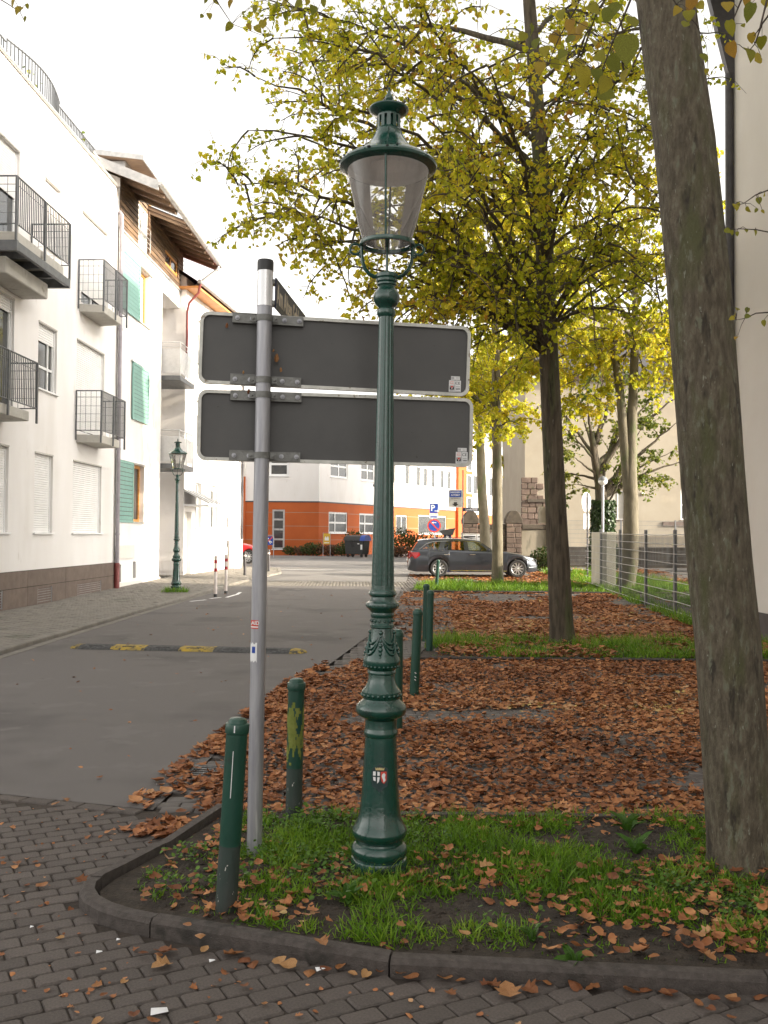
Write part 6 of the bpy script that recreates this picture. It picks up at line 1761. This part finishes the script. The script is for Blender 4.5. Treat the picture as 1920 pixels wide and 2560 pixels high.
# tree B: the lime whose crown fills the upper picture
YB = 14.26
trB = [P(1408, 1614, YB), P(1404, 1560, YB), P(1396, 1400, YB), P(1384, 1150, YB), P(1372, 900, YB), P(1362, 640, YB), P(1350, 380, YB), P(1334, 150, YB), P(1318, -60, YB + .1), P(1312, -260, YB + .1), P(1300, -480, YB)]
trB[0].z = 0
rB = [.19, .178, .168, .157, .150, .138, .12, .105, .09, .06, .03]
tips = []
for (x, y, Y) in ((590, 450, 12.4), (660, 540, 12.2), (620, 330, 12.9), (640, 190, 13.2), (690, 90, 13.0), (760, 20, 12.8), (740, 480, 12.6), (780, 600, 12.9), (820, 660, 13.4), (930, 710, 13.0),
                  (1060, 760, 12.6), (1120, 660, 12.0), (1000, 560, 11.8), (900, 400, 11.8), (820, 260, 12.2), (900, 120, 11.9), (1040, 40, 11.8), (1060, 300, 11.2), (1160, 460, 11.2),
                  (1220, 160, 11.3), (1480, 690, 12.6), (1570, 770, 13.6), (1640, 690, 14.2), (1560, 570, 12.6), (1680, 520, 14.5), (1620, 350, 13.0), (1700, 220, 14.6), (1560, 180, 12.2),
                  (1490, 40, 11.8), (1640, 60, 13.8), (1270, 740, 12.4), (1180, 780, 13.4), (1480, 400, 12.4), (1120, 130, 11.6), (1600, 120, 12.8), (1650, 300, 12.4), (1590, 460, 12.0), (1700, 90, 15), (1520, 280, 11.6)):
    tips.append((P(x, y, Y), None))
for (x, y, Y) in ((820, 420, 16.6), (760, 160, 16.2), (940, 640, 16.4), (1000, 260, 17.2), (1180, 680, 16.8), (1200, 420, 17.4), (1340, 640, 17.2), (1300, 160, 17.4), (1480, 660, 17), (1560, 330, 17), (1660, 640, 16.4), (1500, 90, 17)):
    tips.append((P(x, y, Y), None))
for i in range(9):
    a = i * 2.4; q = 1.2 + 3.6 * random.random(); z = 10.6 + (4.5 - q) * .9 + random.random()
    tips.append((Vector((trB[0].x - .5 + q * math.cos(a), YB + q * math.sin(a), z)), None))
_, NL['B'] = make_tree('lime_tree', 'slim lime tree on the second grass strip whose yellowing crown fills the upper picture', trB, rB, tips, M['leaf_b'], M['bark2'], nsub=14, ntwig=8, nleaf=5, lsize=.078, limb_r=.044, seed=3, arch=.20, attach=(.34, .98), group='lime trees along the parking bays')

# tree A: big leaning trunk at the right
YA = 4.68
trA = [P(1868, 2185, YA), P(1864, 2140, YA), P(1852, 2050, YA), P(1836, 1850, YA), P(1818, 1600, YA), P(1797, 1389, YA), P(1772, 1050, YA), P(1745, 694, YA), P(1712, 350, YA), P(1663, 0, YA), P(1625, -260, YA), P(1600, -700, YA), P(1590, -1300, YA)]
trA[0].z = .0
rA = [.172, .165, .160, .158, .157, .155, .154, .154, .150, .142, .13, .10, .05]
tips = []
for i in range(16):
    a = i * 2.4 + .5; q = 1.4 + 3.2 * random.random(); z = 6.2 + 1.2 * random.random() + (4.4 - q) * .5
    tips.append((Vector((trA[9].x + q * math.cos(a), YA + q * math.sin(a), z)), None))
tA, NL['A'] = make_tree('lime_tree', 'thick leaning lime trunk with lichen at the right of the foreground strip', trA, rA, tips, M['leaf_b'], M['bark'], nsub=8, ntwig=5, nleaf=5, lsize=.075, sides=40, rough=.022, seed=5, group='lime trees along the parking bays', limb_r=.06)
# hanging sprigs of tree A with single leaves
lv = []
for k_ in range(4):
    v, f = fan(HEART, (.5 - .3 * k_, .25 * k_ - .2), -.04 + .02 * k_, .01)
    me = bpy.data.meshes.new('leaf'); me.from_pydata(v, [], f); me.materials.append(M['leaf_hang']); me.polygons.foreach_set('use_smooth', [True] * len(f)); lv.append(me)
base_A = trA[0]
def sprig(path, leaves, Y, size, r=.0035):
    """path: pixels from above the frame down; leaves: (x, y) pixels of the leaf centres"""
    tw = MB()
    pts = [P(x, y, Y + (i * .02)) - base_A for i, (x, y) in enumerate(path)]
    tw.tube(pts, [r * (1.2 - .8 * i / (len(pts) - 1)) for i in range(len(pts))], 4, caps=False)
    for (x, y, s) in leaves:
        yy = Y + random.uniform(-.15, .15)
        c = P(x, y, yy) - base_A
        L_ = s * yy / F
        o = newobj('leaf', random.choice(lv), tA)
        o.scale = (L_ * random.uniform(.75, 1.0), L_, L_)
        rx = -1.55 + random.gauss(0, .35); rzz = random.gauss(0, .5)
        o.rotation_euler = (rx, random.gauss(0, .45), rzz)
        o.location = c + Vector((0, 0, L_ * .5))
        n_ = min(pts, key=lambda q: (q - o.location).length)
        tw.tube([n_, (n_ + o.location) / 2 + Vector((0, 0, .008)), o.location], [.0016, .0013, .001], 3, caps=False)
    tw.build('twig', M['twig'], tA)
rj = lambda a, b: random.uniform(a, b)
sprig([(1600, -60), (1560, 40), (1530, 110), (1500, 190), (1490, 250)], [(1425, 65, 38), (1455, 80, 45), (1470, 30, 42), (1525, 45, 46), (1448, 165, 40), (1490, 150, 36), (1410, 145, 32), (1567, 125, 78), (1525, 165, 50), (1455, 195, 62), (1490, 190, 40), (1565, 190, 40), (1497, 250, 48), (1520, 215, 44), (1412, 140, 34), (1385, 160, 30), (1350, 170, 34), (1340, 110, 30), (1545, 30, 50), (1580, 60, 40)], 3.1, 60)
sprig([(1470, -50), (1440, 20), (1400, 90), (1370, 160)], [(1436, 15, 40), (1400, 40, 34), (1440, 90, 42), (1380, 100, 36), (1330, 75, 30), (1312, 95, 30), (1360, 130, 32), (1300, 150, 28), (1420, 110, 36), (1475, 110, 40)], 3.5, 60)
sprig([(1925, -30), (1900, 70), (1885, 90)], [(1880, 30, 46), (1868, 0, 30), (1915, 10, 36)], 3.0, 50)
sprig([(1870, -40), (1845, 20), (1825, 70)], [(1824, 70, 40), (1856, 66, 14), (1818, 20, 36)], 3.2, 50)
sprig([(1935, 20), (1905, 60), (1887, 110), (1870, 130)], [(1870, 138, 44), (1826, 125, 40), (1905, 108, 34), (1903, 158, 34), (1878, 95, 26)], 3.1, 50)
sprig([(1660, -40), (1690, 10), (1740, 60), (1765, 110), (1770, 150)], [(1757, 147, 28), (1770, 190, 16), (1768, 178, 14), (1722, 40, 34), (1735, 8, 40), (1700, 30, 30), (1716, 66, 26), (1745, 20, 30)], 3.9, 30)
sprig([(1935, 470), (1890, 487), (1860, 508), (1838, 515)], [(1897, 502, 18), (1866, 527, 18), (1893, 527, 12), (1905, 530, 12), (1838, 520, 22), (1845, 512, 14), (1913, 490, 16)], 3.6, 18, .0025)
sprig([(1935, 583), (1890, 574), (1850, 572), (1815, 575)], [(1888, 582, 16), (1865, 577, 12), (1830, 582, 14), (1842, 585, 12), (1815, 580, 18)], 3.6, 16, .0025)
sprig([(1935, 780), (1890, 783), (1862, 796), (1840, 800)], [(1845, 777, 16), (1870, 777, 15), (1862, 797, 15), (1909, 809, 17), (1836, 800, 15), (1845, 848, 18), (1840, 790, 14)], 3.6, 16, .0025)
sprig([(-30, -20), (20, 10), (50, 30), (62, 55)], [(33, 8, 24), (52, 28, 26), (62, 48, 15), (66, 16, 14)], 4.4, 22, .0025)
sprig([(470, -60), (540, 0), (560, 30), (580, 60), (660, 90)], [(537, 8, 20), (578, 10, 22), (522, 40, 18), (507, 42, 12), (610, 34, 14), (579, 70, 26), (619, 68, 20), (639, 75, 24), (657, 62, 24), (684, 98, 28), (637, 22, 20), (515, 2, 14)], 5.0, 22, .003)
sprig([(640, -60), (700, -10), (740, 20), (790, 40)], [(735, 35, 28), (715, 8, 22), (750, 10, 26), (786, 25, 24), (714, 40, 18), (770, 5, 22), (690, 15, 16), (806, 8, 22)], 5.0, 24, .003)

# trees further down the row
def ell_tips(c, rx, ry, rz, n, seed, zlo=-1.0):
    rnd = random.Random(seed); out = []
    while len(out) < n:
        u = Vector((rnd.gauss(0, 1), rnd.gauss(0, 1), rnd.gauss(0, 1))).normalized()
        if u.z < zlo: continue
        k_ = rnd.uniform(.72, 1.0)
        out.append((c + Vector((u.x * rx, u.y * ry, u.z * rz)) * k_, None))
    return out
YC = 30.0
bC = G(1244, 1463); trC = [Vector((bC.x, YC, bC.z)), P(1244, 1400, YC), P(1243, 1250, YC), P(1242, 1130, YC), P(1240, 900, YC), P(1236, 600, YC), P(1234, 300, YC)]
_, NL['C'] = make_tree('lime_tree', 'straight sunlit lime trunk standing before the middle of the grey car', trC, [.2, .175, .165, .155, .13, .08, .03], ell_tips(Vector((bC.x - .3, YC, 9.3)), 3.6, 3.6, 5.0, 40, 4), M['leaf_c'], M['bark3'], nsub=12, ntwig=7, nleaf=9, lsize=.12, seed=8, group='lime trees along the parking bays', attach=(.33, .95), limb_r=.06)
YD = 40.2; cD = P(1215, 1400, YD)
trD = [Vector((cD.x, YD, gz(YD))), P(1212, 1320, YD), P(1205, 1230, YD), P(1202, 1150, YD), P(1198, 1000, YD), P(1196, 700, YD), P(1195, 500, YD)]
_, NL['D'] = make_tree('lime_tree', 'greenish lime trunk behind the windscreen of the grey car', trD, [.24, .22, .2, .19, .16, .09, .03], ell_tips(Vector((cD.x, YD, 10)), 3.8, 3.8, 5.2, 34, 14), M['leaf_c'], M['bark3'], nsub=9, ntwig=6, nleaf=8, lsize=.15, seed=12, group='lime trees along the parking bays', attach=(.36, .95))
# tree E: twin stems behind the fence
YE = 28.2; bE = G(1575, 1478)
trE = [Vector((bE.x, YE, .06)), P(1576, 1400, YE), P(1578, 1250, YE), P(1575, 1180, YE), P(1582, 1000, YE), P(1588, 850, YE), P(1592, 500, YE), P(1596, 250, YE)]
tE, NL['E'] = make_tree('forked_tree', 'mossy twin stemmed tree lit from the right behind the wire fence', trE, [.27, .24, .22, .2, .14, .12, .07, .03], ell_tips(Vector((bE.x + .2, YE, 9.2)), 4.2, 2.0, 4.6, 42, 24, -.9) + [(P(x, y, 27.0 + d), None) for x, y, d in ((1500, 880, 0), (1555, 930, 1), (1640, 900, -.5), (1690, 850, 0), (1700, 940, .6), (1600, 850, -1), (1660, 780, 0), (1450, 830, .5), (1715, 880, -.3), (1620, 960, 1.2))], M['leaf_c'], M['bark3'], nsub=11, ntwig=7, nleaf=7, lsize=.12, seed=21, attach=(.5, .95))
mb = MB(); q0 = trE[0]; mb.tube([P(x, y, YE - .02) - q0 for x, y in ((1572, 1230), (1562, 1120), (1552, 1000), (1545, 940), (1536, 890), (1530, 700))], [.17, .15, .13, .12, .1, .05], 14); mb.build('second_stem', M['bark3'], tE, smooth=60)
# tree F: ivy clad tree with spreading branches before the beige wall
YF = 39.0; cF = P(1503, 1400, YF)
trF = [Vector((cF.x, YF, gz(YF))), P(1505, 1330, YF), P(1506, 1270, YF), P(1500, 1210, YF), P(1488, 1150, YF), P(1480, 1080, YF)]
tips = [(P(x, y, YF + d), z) for x, y, d, z in ((1430, 1140, -.5, 4.2), (1400, 1180, .5, 4.0), (1450, 1020, 0, 5), (1400, 1060, -.5, 4.8), (1470, 960, .4, 5.2), (1500, 940, -.3, 5.2), (1560, 1020, 0, 3.4), (1610, 1060, -.6, 3.2), (1680, 1130, -.5, 3.3), (1720, 1150, .2, 3.3), (1650, 1190, .6, 3.2), (1700, 1050, 0, 3.6), (1590, 980, .5, 4.2), (1640, 980, -.4, 4.2), (1560, 1180, -.8, 2.6), (1440, 1210, -.2, 3.6), (1380, 1000, 0, 5), (1540, 900, .2, 5.3), (1710, 980, .3, 4.6))]
tF, NL['F'] = make_tree('ivy_tree', 'spreading dark tree with ivy clad trunk in front of the beige building', trF, [.36, .32, .28, .22, .17, .12], tips, M['leaf_f'], M['bark2'], nsub=7, ntwig=6, nleaf=7, lsize=.13, seed=31, limb_r=.12, arch=.05, subl=(.6, 1.3))
n = 2600; z = RNG.random(n) ** .8 * 3.0; a = RNG.uniform(0, 6.28, n); r = .36 + .12 * RNG.random(n) + .12 * (z < 1.2)
l = np.column_stack([r * np.cos(a) + .03 * z, r * np.sin(a), z])
o = scatter('ivy', T_LEAF, l, rotmats(RNG.normal(-1.2, .5, n), RNG.normal(0, .5, n), a - 1.57), RNG.uniform(.08, .16, n), RNG.random(n), M['ivy'], tF); o['kind'] = 'stuff'
# background trees that close the view behind
for (x, Y, h, sd, lab) in ((10.5, 56, 9, 41, 'bright yellow tree far behind between the lime trunks'), (16, 52, 9.5, 42, 'yellow tree rising behind the roof of the beige building')):
    b = Vector((x, Y, .3)); tr = [b, b + Vector((0, 0, 2)), b + Vector((.1, 0, h * .5)), b + Vector((0, 0, h))]
    make_tree('background_tree', lab, tr, [.25, .22, .15, .03], ell_tips(b + Vector((0, 0, h * .75)), 3.6, 3.4, h * .42, 24, sd), M['leaf_c'], M['bark2'], nsub=7, ntwig=6, nleaf=5, lsize=.2, seed=sd, group='yellow background trees', attach=(.3, .9))

# ------------------------------------------------------------------ grass, weeds
def grass(name, poly, n, hmin, hmax, thr, seed, label, cs=.42, zoff=.03, lean=.35, wide=1.0):
    q = sample(poly, int(n * 2.4))
    m_ = .65 * vnoise(q[:, 0], q[:, 1], cs, seed) + .35 * vnoise(q[:, 0], q[:, 1], cs * .3, seed + 1)
    keep_ = m_ + RNG.normal(0, .06, len(q)) > thr
    q, m_ = q[keep_][:n], m_[keep_][:n]
    k_ = len(q)
    h = RNG.uniform(hmin, hmax, k_) * (.45 + 1.1 * np.clip((m_ - thr) * 3, 0, 1))
    loc = np.column_stack([q, GZ(q[:, 1]) + zoff])
    rot = rotmats(RNG.normal(0, lean, k_), RNG.normal(0, lean, k_), RNG.uniform(0, 6.28, k_))
    scl = np.column_stack([np.full(k_, wide) * RNG.uniform(.09, .13, k_), h, h])
    tint = np.clip(.5 * vnoise(q[:, 0], q[:, 1], .3, seed + 2) + .5 * RNG.random(k_), 0, 1)
    o = scatter(name, T_BLADE, loc, rot, scl, tint, M['grass'])
    tag(o, label, 'grass', kind='stuff')
    return o
S1 = [(3.2, 3.46), (1.4, 3.6), (.03, 3.72), (-.85, 4.06), (-1.1, 4.25), (-1.15, 4.45), (-.98, 4.95), (-.82, 5.46), (3.2, 5.5)]
grass('grass', S1, 28000, .028, .085, .46, 3, 'patchy green grass on the foreground strip around the lamp', cs=.24, lean=.55, zoff=.025)
grass('grass', [(.4, 12.5), (9, 12.4), (9, 14.6), (.8, 14.6)], 12000, .06, .16, .38, 13, 'green grass band around the slim tree on the second strip', cs=.6, wide=1.5)
grass('grass', [(.8, 26.7), (7, 26.5), (9.5, 26.5), (9.5, 30), (1.2, 30)], 9000, .08, .2, .34, 23, 'sunlit green grass strip in front of the grey car', cs=.8, wide=2.6)
grass('grass', [(6.5, 30.5), (9.5, 30.5), (9.5, 37), (6.2, 37)], 3500, .1, .24, .36, 33, 'green grass beside the concrete wall under the trees', cs=1.0, wide=3)
grass('grass', [(6.9, 18), (9, 18), (9.6, 26), (7.1, 26)], 4000, .08, .2, .42, 43, 'grass growing behind the wire fence', cs=.8, wide=2)
grass('grass', [(5.6, 17), (6.25, 17), (6.9, 28), (6.4, 28)], 2200, .06, .2, .45, 53, 'grass tufts growing along the foot of the wire fence', cs=.5, wide=2)
p = G(440, 1486); grass('grass', [(p.x - .35, p.y - .3), (p.x + .35, p.y - .3), (p.x + .3, p.y + .25), (p.x - .3, p.y + .25)], 260, .06, .14, .2, 63, 'grass tuft around the foot of the distant street lamp', zoff=.07, wide=2)
# crumbs of soil
n = 5200; q = sample(S1, n); l = np.column_stack([q, np.full(n, .03) + RNG.random(n) * .004])
CL = [([(-.5, -.4, -.1), (.5, -.5, -.1), (.6, .4, -.1), (-.4, .5, -.1), (.05, .0, .45), (.3, .2, .3)], [(0, 1, 4), (1, 5, 4), (1, 2, 5), (2, 3, 5), (3, 4, 5), (3, 0, 4)])]
o = scatter('soil_crumbs', CL, l, rotmats(RNG.normal(0, .3, n), RNG.normal(0, .3, n), RNG.uniform(0, 6.28, n)), RNG.uniform(.006, .026, n) * RNG.uniform(.5, 1.2, n), RNG.random(n), M['soil'])
tag(o, 'crumbly dark soil between the grass of the foreground strip', 'soil', kind='stuff')
# clover and chickweed patches
def weeds(cx, cy, r, n, s):
    q = np.column_stack([RNG.normal(cx, r, n), RNG.normal(cy, r * .8, n), RNG.uniform(.035, .11, n)])
    return q[inpoly(q[:, 0], q[:, 1], S1)]
pt = [weeds(*a) for a in ((-.40, 5.25, .16, 420, 1), (-.33, 4.62, .14, 330, 1), (-.75, 4.35, .07, 150, 1), (-.62, 4.8, .1, 160, 1), (.15, 4.95, .14, 260, 1), (1.35, 4.3, .12, 260, 1), (1.6, 4.05, .12, 260, 1), (-.95, 4.7, .1, 120, 1), (-.2, 4.3, .12, 130, 1), (-1.0, 4.3, .06, 40, 1), (.5, 3.9, .1, 60, 1), (-.15, 5.35, .2, 260, 1))]
q = np.concatenate(pt); n = len(q)
o = scatter('clover', [fan(OVAL, (.6, .4), .02)], q, rotmats(RNG.normal(0, .5, n), RNG.normal(0, .5, n), RNG.uniform(0, 6.28, n)), RNG.uniform(.014, .03, n), RNG.random(n), M['weed'])
tag(o, 'small round leaved weeds in low patches on the foreground strip', 'weeds', kind='stuff')
for (x, y, lab, s) in ((1570, 2075, 'broad leaved plantain weed near the back edge of the strip', .15), (1590, 2130, 'second broad leaved weed in the middle of the strip', .14), (870, 2255, 'jagged weed rosette just left below the lamp base', .12), (1440, 2410, 'dandelion rosette at the kerb edge', .11), (1330, 2350, 'small leafy weed above the middle kerb joint', .08), (580, 2330, 'little white tipped weed near the front kerb', .05)):
    c = G(x, y, .035); t = thing('weed_plant', lab, 'weed', c)
    me = bpy.data.meshes.new('leaf'); v, f = fan(OVAL, (.8, -.5), .03); me.from_pydata([(a * .5, b, c_) for a, b, c_ in v], [], f); me.materials.append(M['weed'])
    mm = bpy.data.attributes if False else None
    for k_ in range(7):
        o = newobj('leaf', me, t); o.scale = (s * random.uniform(.7, 1.1),) * 3; o.rotation_euler = (random.uniform(.4, 1.1), random.gauss(0, .2), k_ * .9 + random.random() * .5)

# ------------------------------------------------------------------ fallen leaves
def litter(name, poly, n, smin, smax, label, thr=0.0, seed=0, zoff=.004, pile=.025, cs=.7, mat_=None, mask=None, templ=None):
    q = sample(poly, n * 2)
    if thr > 0:
        m_ = .7 * vnoise(q[:, 0], q[:, 1], cs, seed) + .3 * vnoise(q[:, 0], q[:, 1], cs * .35, seed + 1)
        q = q[m_ + RNG.normal(0, .07, len(q)) > thr]
    if mask is not None: q = q[mask(q[:, 0], q[:, 1])]
    q = q[:n]; k_ = len(q)
    loc = np.column_stack([q, GZ(q[:, 1]) + zoff + RNG.random(k_) ** 1.6 * pile])
    rot = rotmats(RNG.normal(0, .22, k_), RNG.normal(0, .22, k_), RNG.uniform(0, 6.28, k_))
    tint = np.clip(.4 * vnoise(q[:, 0], q[:, 1], .45, seed + 5) + .3 * vnoise(q[:, 0], q[:, 1], 1.8, seed + 6) + .6 * RNG.random(k_) ** 1.3 - .12, 0, 1)
    o = scatter(name, templ or T_LIT, loc, rot, RNG.uniform(smin, smax, k_)[:, None] * np.array([1, 1, .55]) * RNG.uniform(.7, 1.15, (k_, 1)), tint, M['litter'])
    tag(o, label, 'leaves', kind='stuff'); return o
def bare1(x, y):                                    # swept tracks where the paving shows
    d = np.abs((y - 8.6) - .12 * (x - .2)) - .28
    return (d > 0) | (x < -.35) | (x > 1.6) | (RNG.random(len(x)) < .12)
litter('leaf_litter', [(-1.15, 5.6), (6, 5.5), (7.5, 12.4), (.35, 12.45), (-.35, 12.4), (-.72, 10.7), (-1.05, 7.9)], 43000, .03, .068, 'thick carpet of brown fallen leaves covering the near parking bay', .17, 3, pile=.03, mask=bare1)
litter('leaf_litter', [(-1.5, 5.2), (-1.1, 5.1), (-.9, 5.5), (-1.0, 8), (-.62, 11), (-.75, 12.2), (-1.05, 10.8), (-1.34, 8), (-1.55, 5.9)], 2300, .045, .09, 'drift of brown leaves along the right edge of the asphalt', .3, 9, pile=.012)
litter('leaf_litter', [(1.2, 14.8), (6.1, 14.8), (6.6, 26.4), (2.0, 26.5), (1.4, 20)], 19000, .05, .10, 'brown leaves spread over the second parking bay', .36, 17, pile=.02, cs=1.6, templ=T_LEAF)
litter('leaf_litter', [(-.2, 14.8), (1.4, 14.8), (2.0, 26.5), (.6, 26.5)], 1900, .05, .1, 'thin scatter of brown leaves at the road side of the second bay', .4, 27, pile=.008, cs=1.2)
litter('leaf_litter', [(.7, 12.5), (6, 12.4), (6, 14.6), (.9, 14.6)], 1400, .06, .11, 'brown leaves lying in the second grass strip', .35, 37, zoff=.05, pile=.04)
litter('leaf_litter', S1, 1250, .025, .058, 'brown leaves lying among the grass of the foreground strip', .44, 47, zoff=.035, pile=.05, cs=.5)
litter('leaf_litter', [(.6, 3.62), (3, 3.5), (3, 4.6), (.9, 4.7)], 420, .03, .062, 'larger brown leaves on the right half of the foreground strip', .34, 57, zoff=.038, pile=.05, cs=.4)
litter('leaf_litter', [(1.3, 30.3), (8, 30.3), (8, 36), (1.0, 36)], 3200, .07, .13, 'brown leaves on the paving around the parked grey car', .48, 67, pile=.01, cs=1.3, templ=T_LEAF)
litter('leaf_litter', [(5.9, 34), (8, 34), (8, 39), (5.7, 38)], 1500, .08, .14, 'brown leaf drift in front of the grey car bumper', .2, 71, pile=.04)
litter('leaf_litter', [(7, 19), (9.4, 19), (11, 30), (12, 42), (8.4, 42), (7.2, 28)], 5000, .08, .14, 'brown leaves on the ground behind the wire fence', .38, 77, pile=.02, cs=1.5, templ=T_LEAF)
litter('leaf_litter', [(-4.6, 7), (-1.2, 6), (-.3, 15), (0, 26), (-4.4, 26)], 110, .025, .06, 'few small brown leaves strewn over the asphalt road', 0, 87, pile=.003)
litter('leaf_litter', [(-2.8, 3.3), (1.6, 2.9), (.03, 3.5), (-1, 3.85), (-1.4, 4.3), (-1.15, 5.3), (-2.2, 5.9)], 220, .01, .032, 'small leaf crumbs on the foreground pavers', 0, 97, pile=.003)
# single leaves one can pick out on the pavers by the kerb
LM = []
for k_, (v, f) in enumerate(T_LIT):
    me = bpy.data.meshes.new('fallen_leaf'); me.from_pydata(v, [], f); me.materials.append(M['litter_o']); LM.append(me)
def single(x, y, s, label, grp, z=.012):
    c = G(x, y, z)
    o = newobj('fallen_leaf', random.choice(LM)); o.location = c; L_ = s * c.y / F
    L_ *= .74; o.scale = (L_ * .95, L_, L_ * .5); o.rotation_euler = (random.gauss(0, .14), random.gauss(0, .14), random.uniform(0, 6.28))
    tag(o, label, 'leaf', grp)
KL = 'brown fallen leaf lying on the pavers along the front kerb'
for x, y, s in ((395, 2378, 60), (425, 2405, 66), (372, 2383, 40), (410, 2378, 44), (503, 2382, 40), (560, 2387, 66), (600, 2392, 50), (630, 2400, 44), (680, 2408, 52), (740, 2415, 56), (775, 2420, 46), (800, 2420, 50), (845, 2426, 52), (870, 2430, 40), (920, 2430, 40), (950, 2432, 30),
                (1008, 2425, 44), (1045, 2446, 52), (1115, 2452, 60), (1130, 2430, 44), (1165, 2450, 36), (1205, 2462, 40), (1245, 2465, 52), (1310, 2465, 60), (1335, 2455, 44), (1380, 2456, 40), (1450, 2470, 52), (1500, 2465, 52), (1560, 2475, 60), (1600, 2470, 42), (1650, 2480, 46), (1695, 2480, 56), (1740, 2500, 44), (1780, 2492, 60), (1815, 2500, 52), (1850, 2500, 60), (1885, 2490, 46), (1275, 2495, 84), (1770, 2520, 36), (1120, 2478, 40), (1820, 2545, 32)):
    single(x, y, s, KL, 'leaves along the front kerb')
PLB = 'brown fallen leaf on the open pavers left of the kerb corner'
for x, y, s in ((197, 2193, 40), (60, 2217, 32), (112, 2218, 44), (233, 2215, 36), (265, 2190, 34), (280, 2180, 40), (225, 2235, 30), (160, 2345, 28), (110, 2315, 30), (255, 2460, 34), (250, 2492, 32), (265, 2425, 28), (335, 2533, 44), (365, 2548, 50), (255, 2548, 44), (315, 2452, 30), (610, 2462, 32), (660, 2513, 26), (40, 2155, 30), (130, 2015, 36), (160, 1995, 26), (240, 1945, 24)):
    single(x, y, s, PLB, 'leaves on the open pavers', .01)
SL_ = 'large brown leaf resting on the grass of the foreground strip'
for x, y, s in ((1465, 2380, 60), (1545, 2385, 64), (1705, 2330, 56), (1755, 2345, 46), (1810, 2390, 54), (1760, 2380, 50), (1860, 2360, 52), (1200, 2165, 46), (1460, 2165, 44), (1320, 2300, 40), (1220, 2310, 34), (880, 2185, 40), (800, 2345, 50), (770, 2290, 40), (690, 2275, 40), (735, 2290, 36), (500, 2330, 40), (460, 2310, 40), (450, 2225, 46), (470, 2185, 40), (405, 2120, 36), (375, 2235, 36), (365, 2255, 34), (1650, 2390, 40), (1010, 2310, 30), (1170, 2340, 40)):
    single(x, y, s, SL_, 'large leaves on the strip', .09)
# litter of paper
for x, y, s, lab in ((398, 2537, .03, 'white scrap of paper on the pavers at the bottom of the picture'), (800, 2431, .018, 'thin white paper strip beside the kerb leaves'), (530, 2410, .012, 'small pale paper scrap on the pavers by the kerb'), (248, 2388, .012, 'small white scrap on the pavers below the curved kerb'), (1480, 1577, .07, 'white crumpled paper on the leaves of the second bay'), (296, 2357, .008, 'tiny white scrap at the foot of the curved kerb'), (80, 2325, .008, 'tiny white speck of paper on the left pavers')):
    c = G(x, y); o = MB().add([(-s, -s * .7, 0), (s, -s * .6, .004), (s * .9, s * .7, .001), (-s * .9, s * .6, .006), (0, 0, .006)], [(0, 1, 4), (1, 2, 4), (2, 3, 4), (3, 0, 4)]).build('paper_scrap', M['paper'])
    o.location = (c.x, c.y, c.z + .012); o.rotation_euler = (0, 0, random.random() * .6); tag(o, lab, 'paper')
print('leaves', NL, 'objects', len(bpy.data.objects), 'tris', sum(len(m.loops) - 2 * len(m.polygons) for m in bpy.data.meshes))
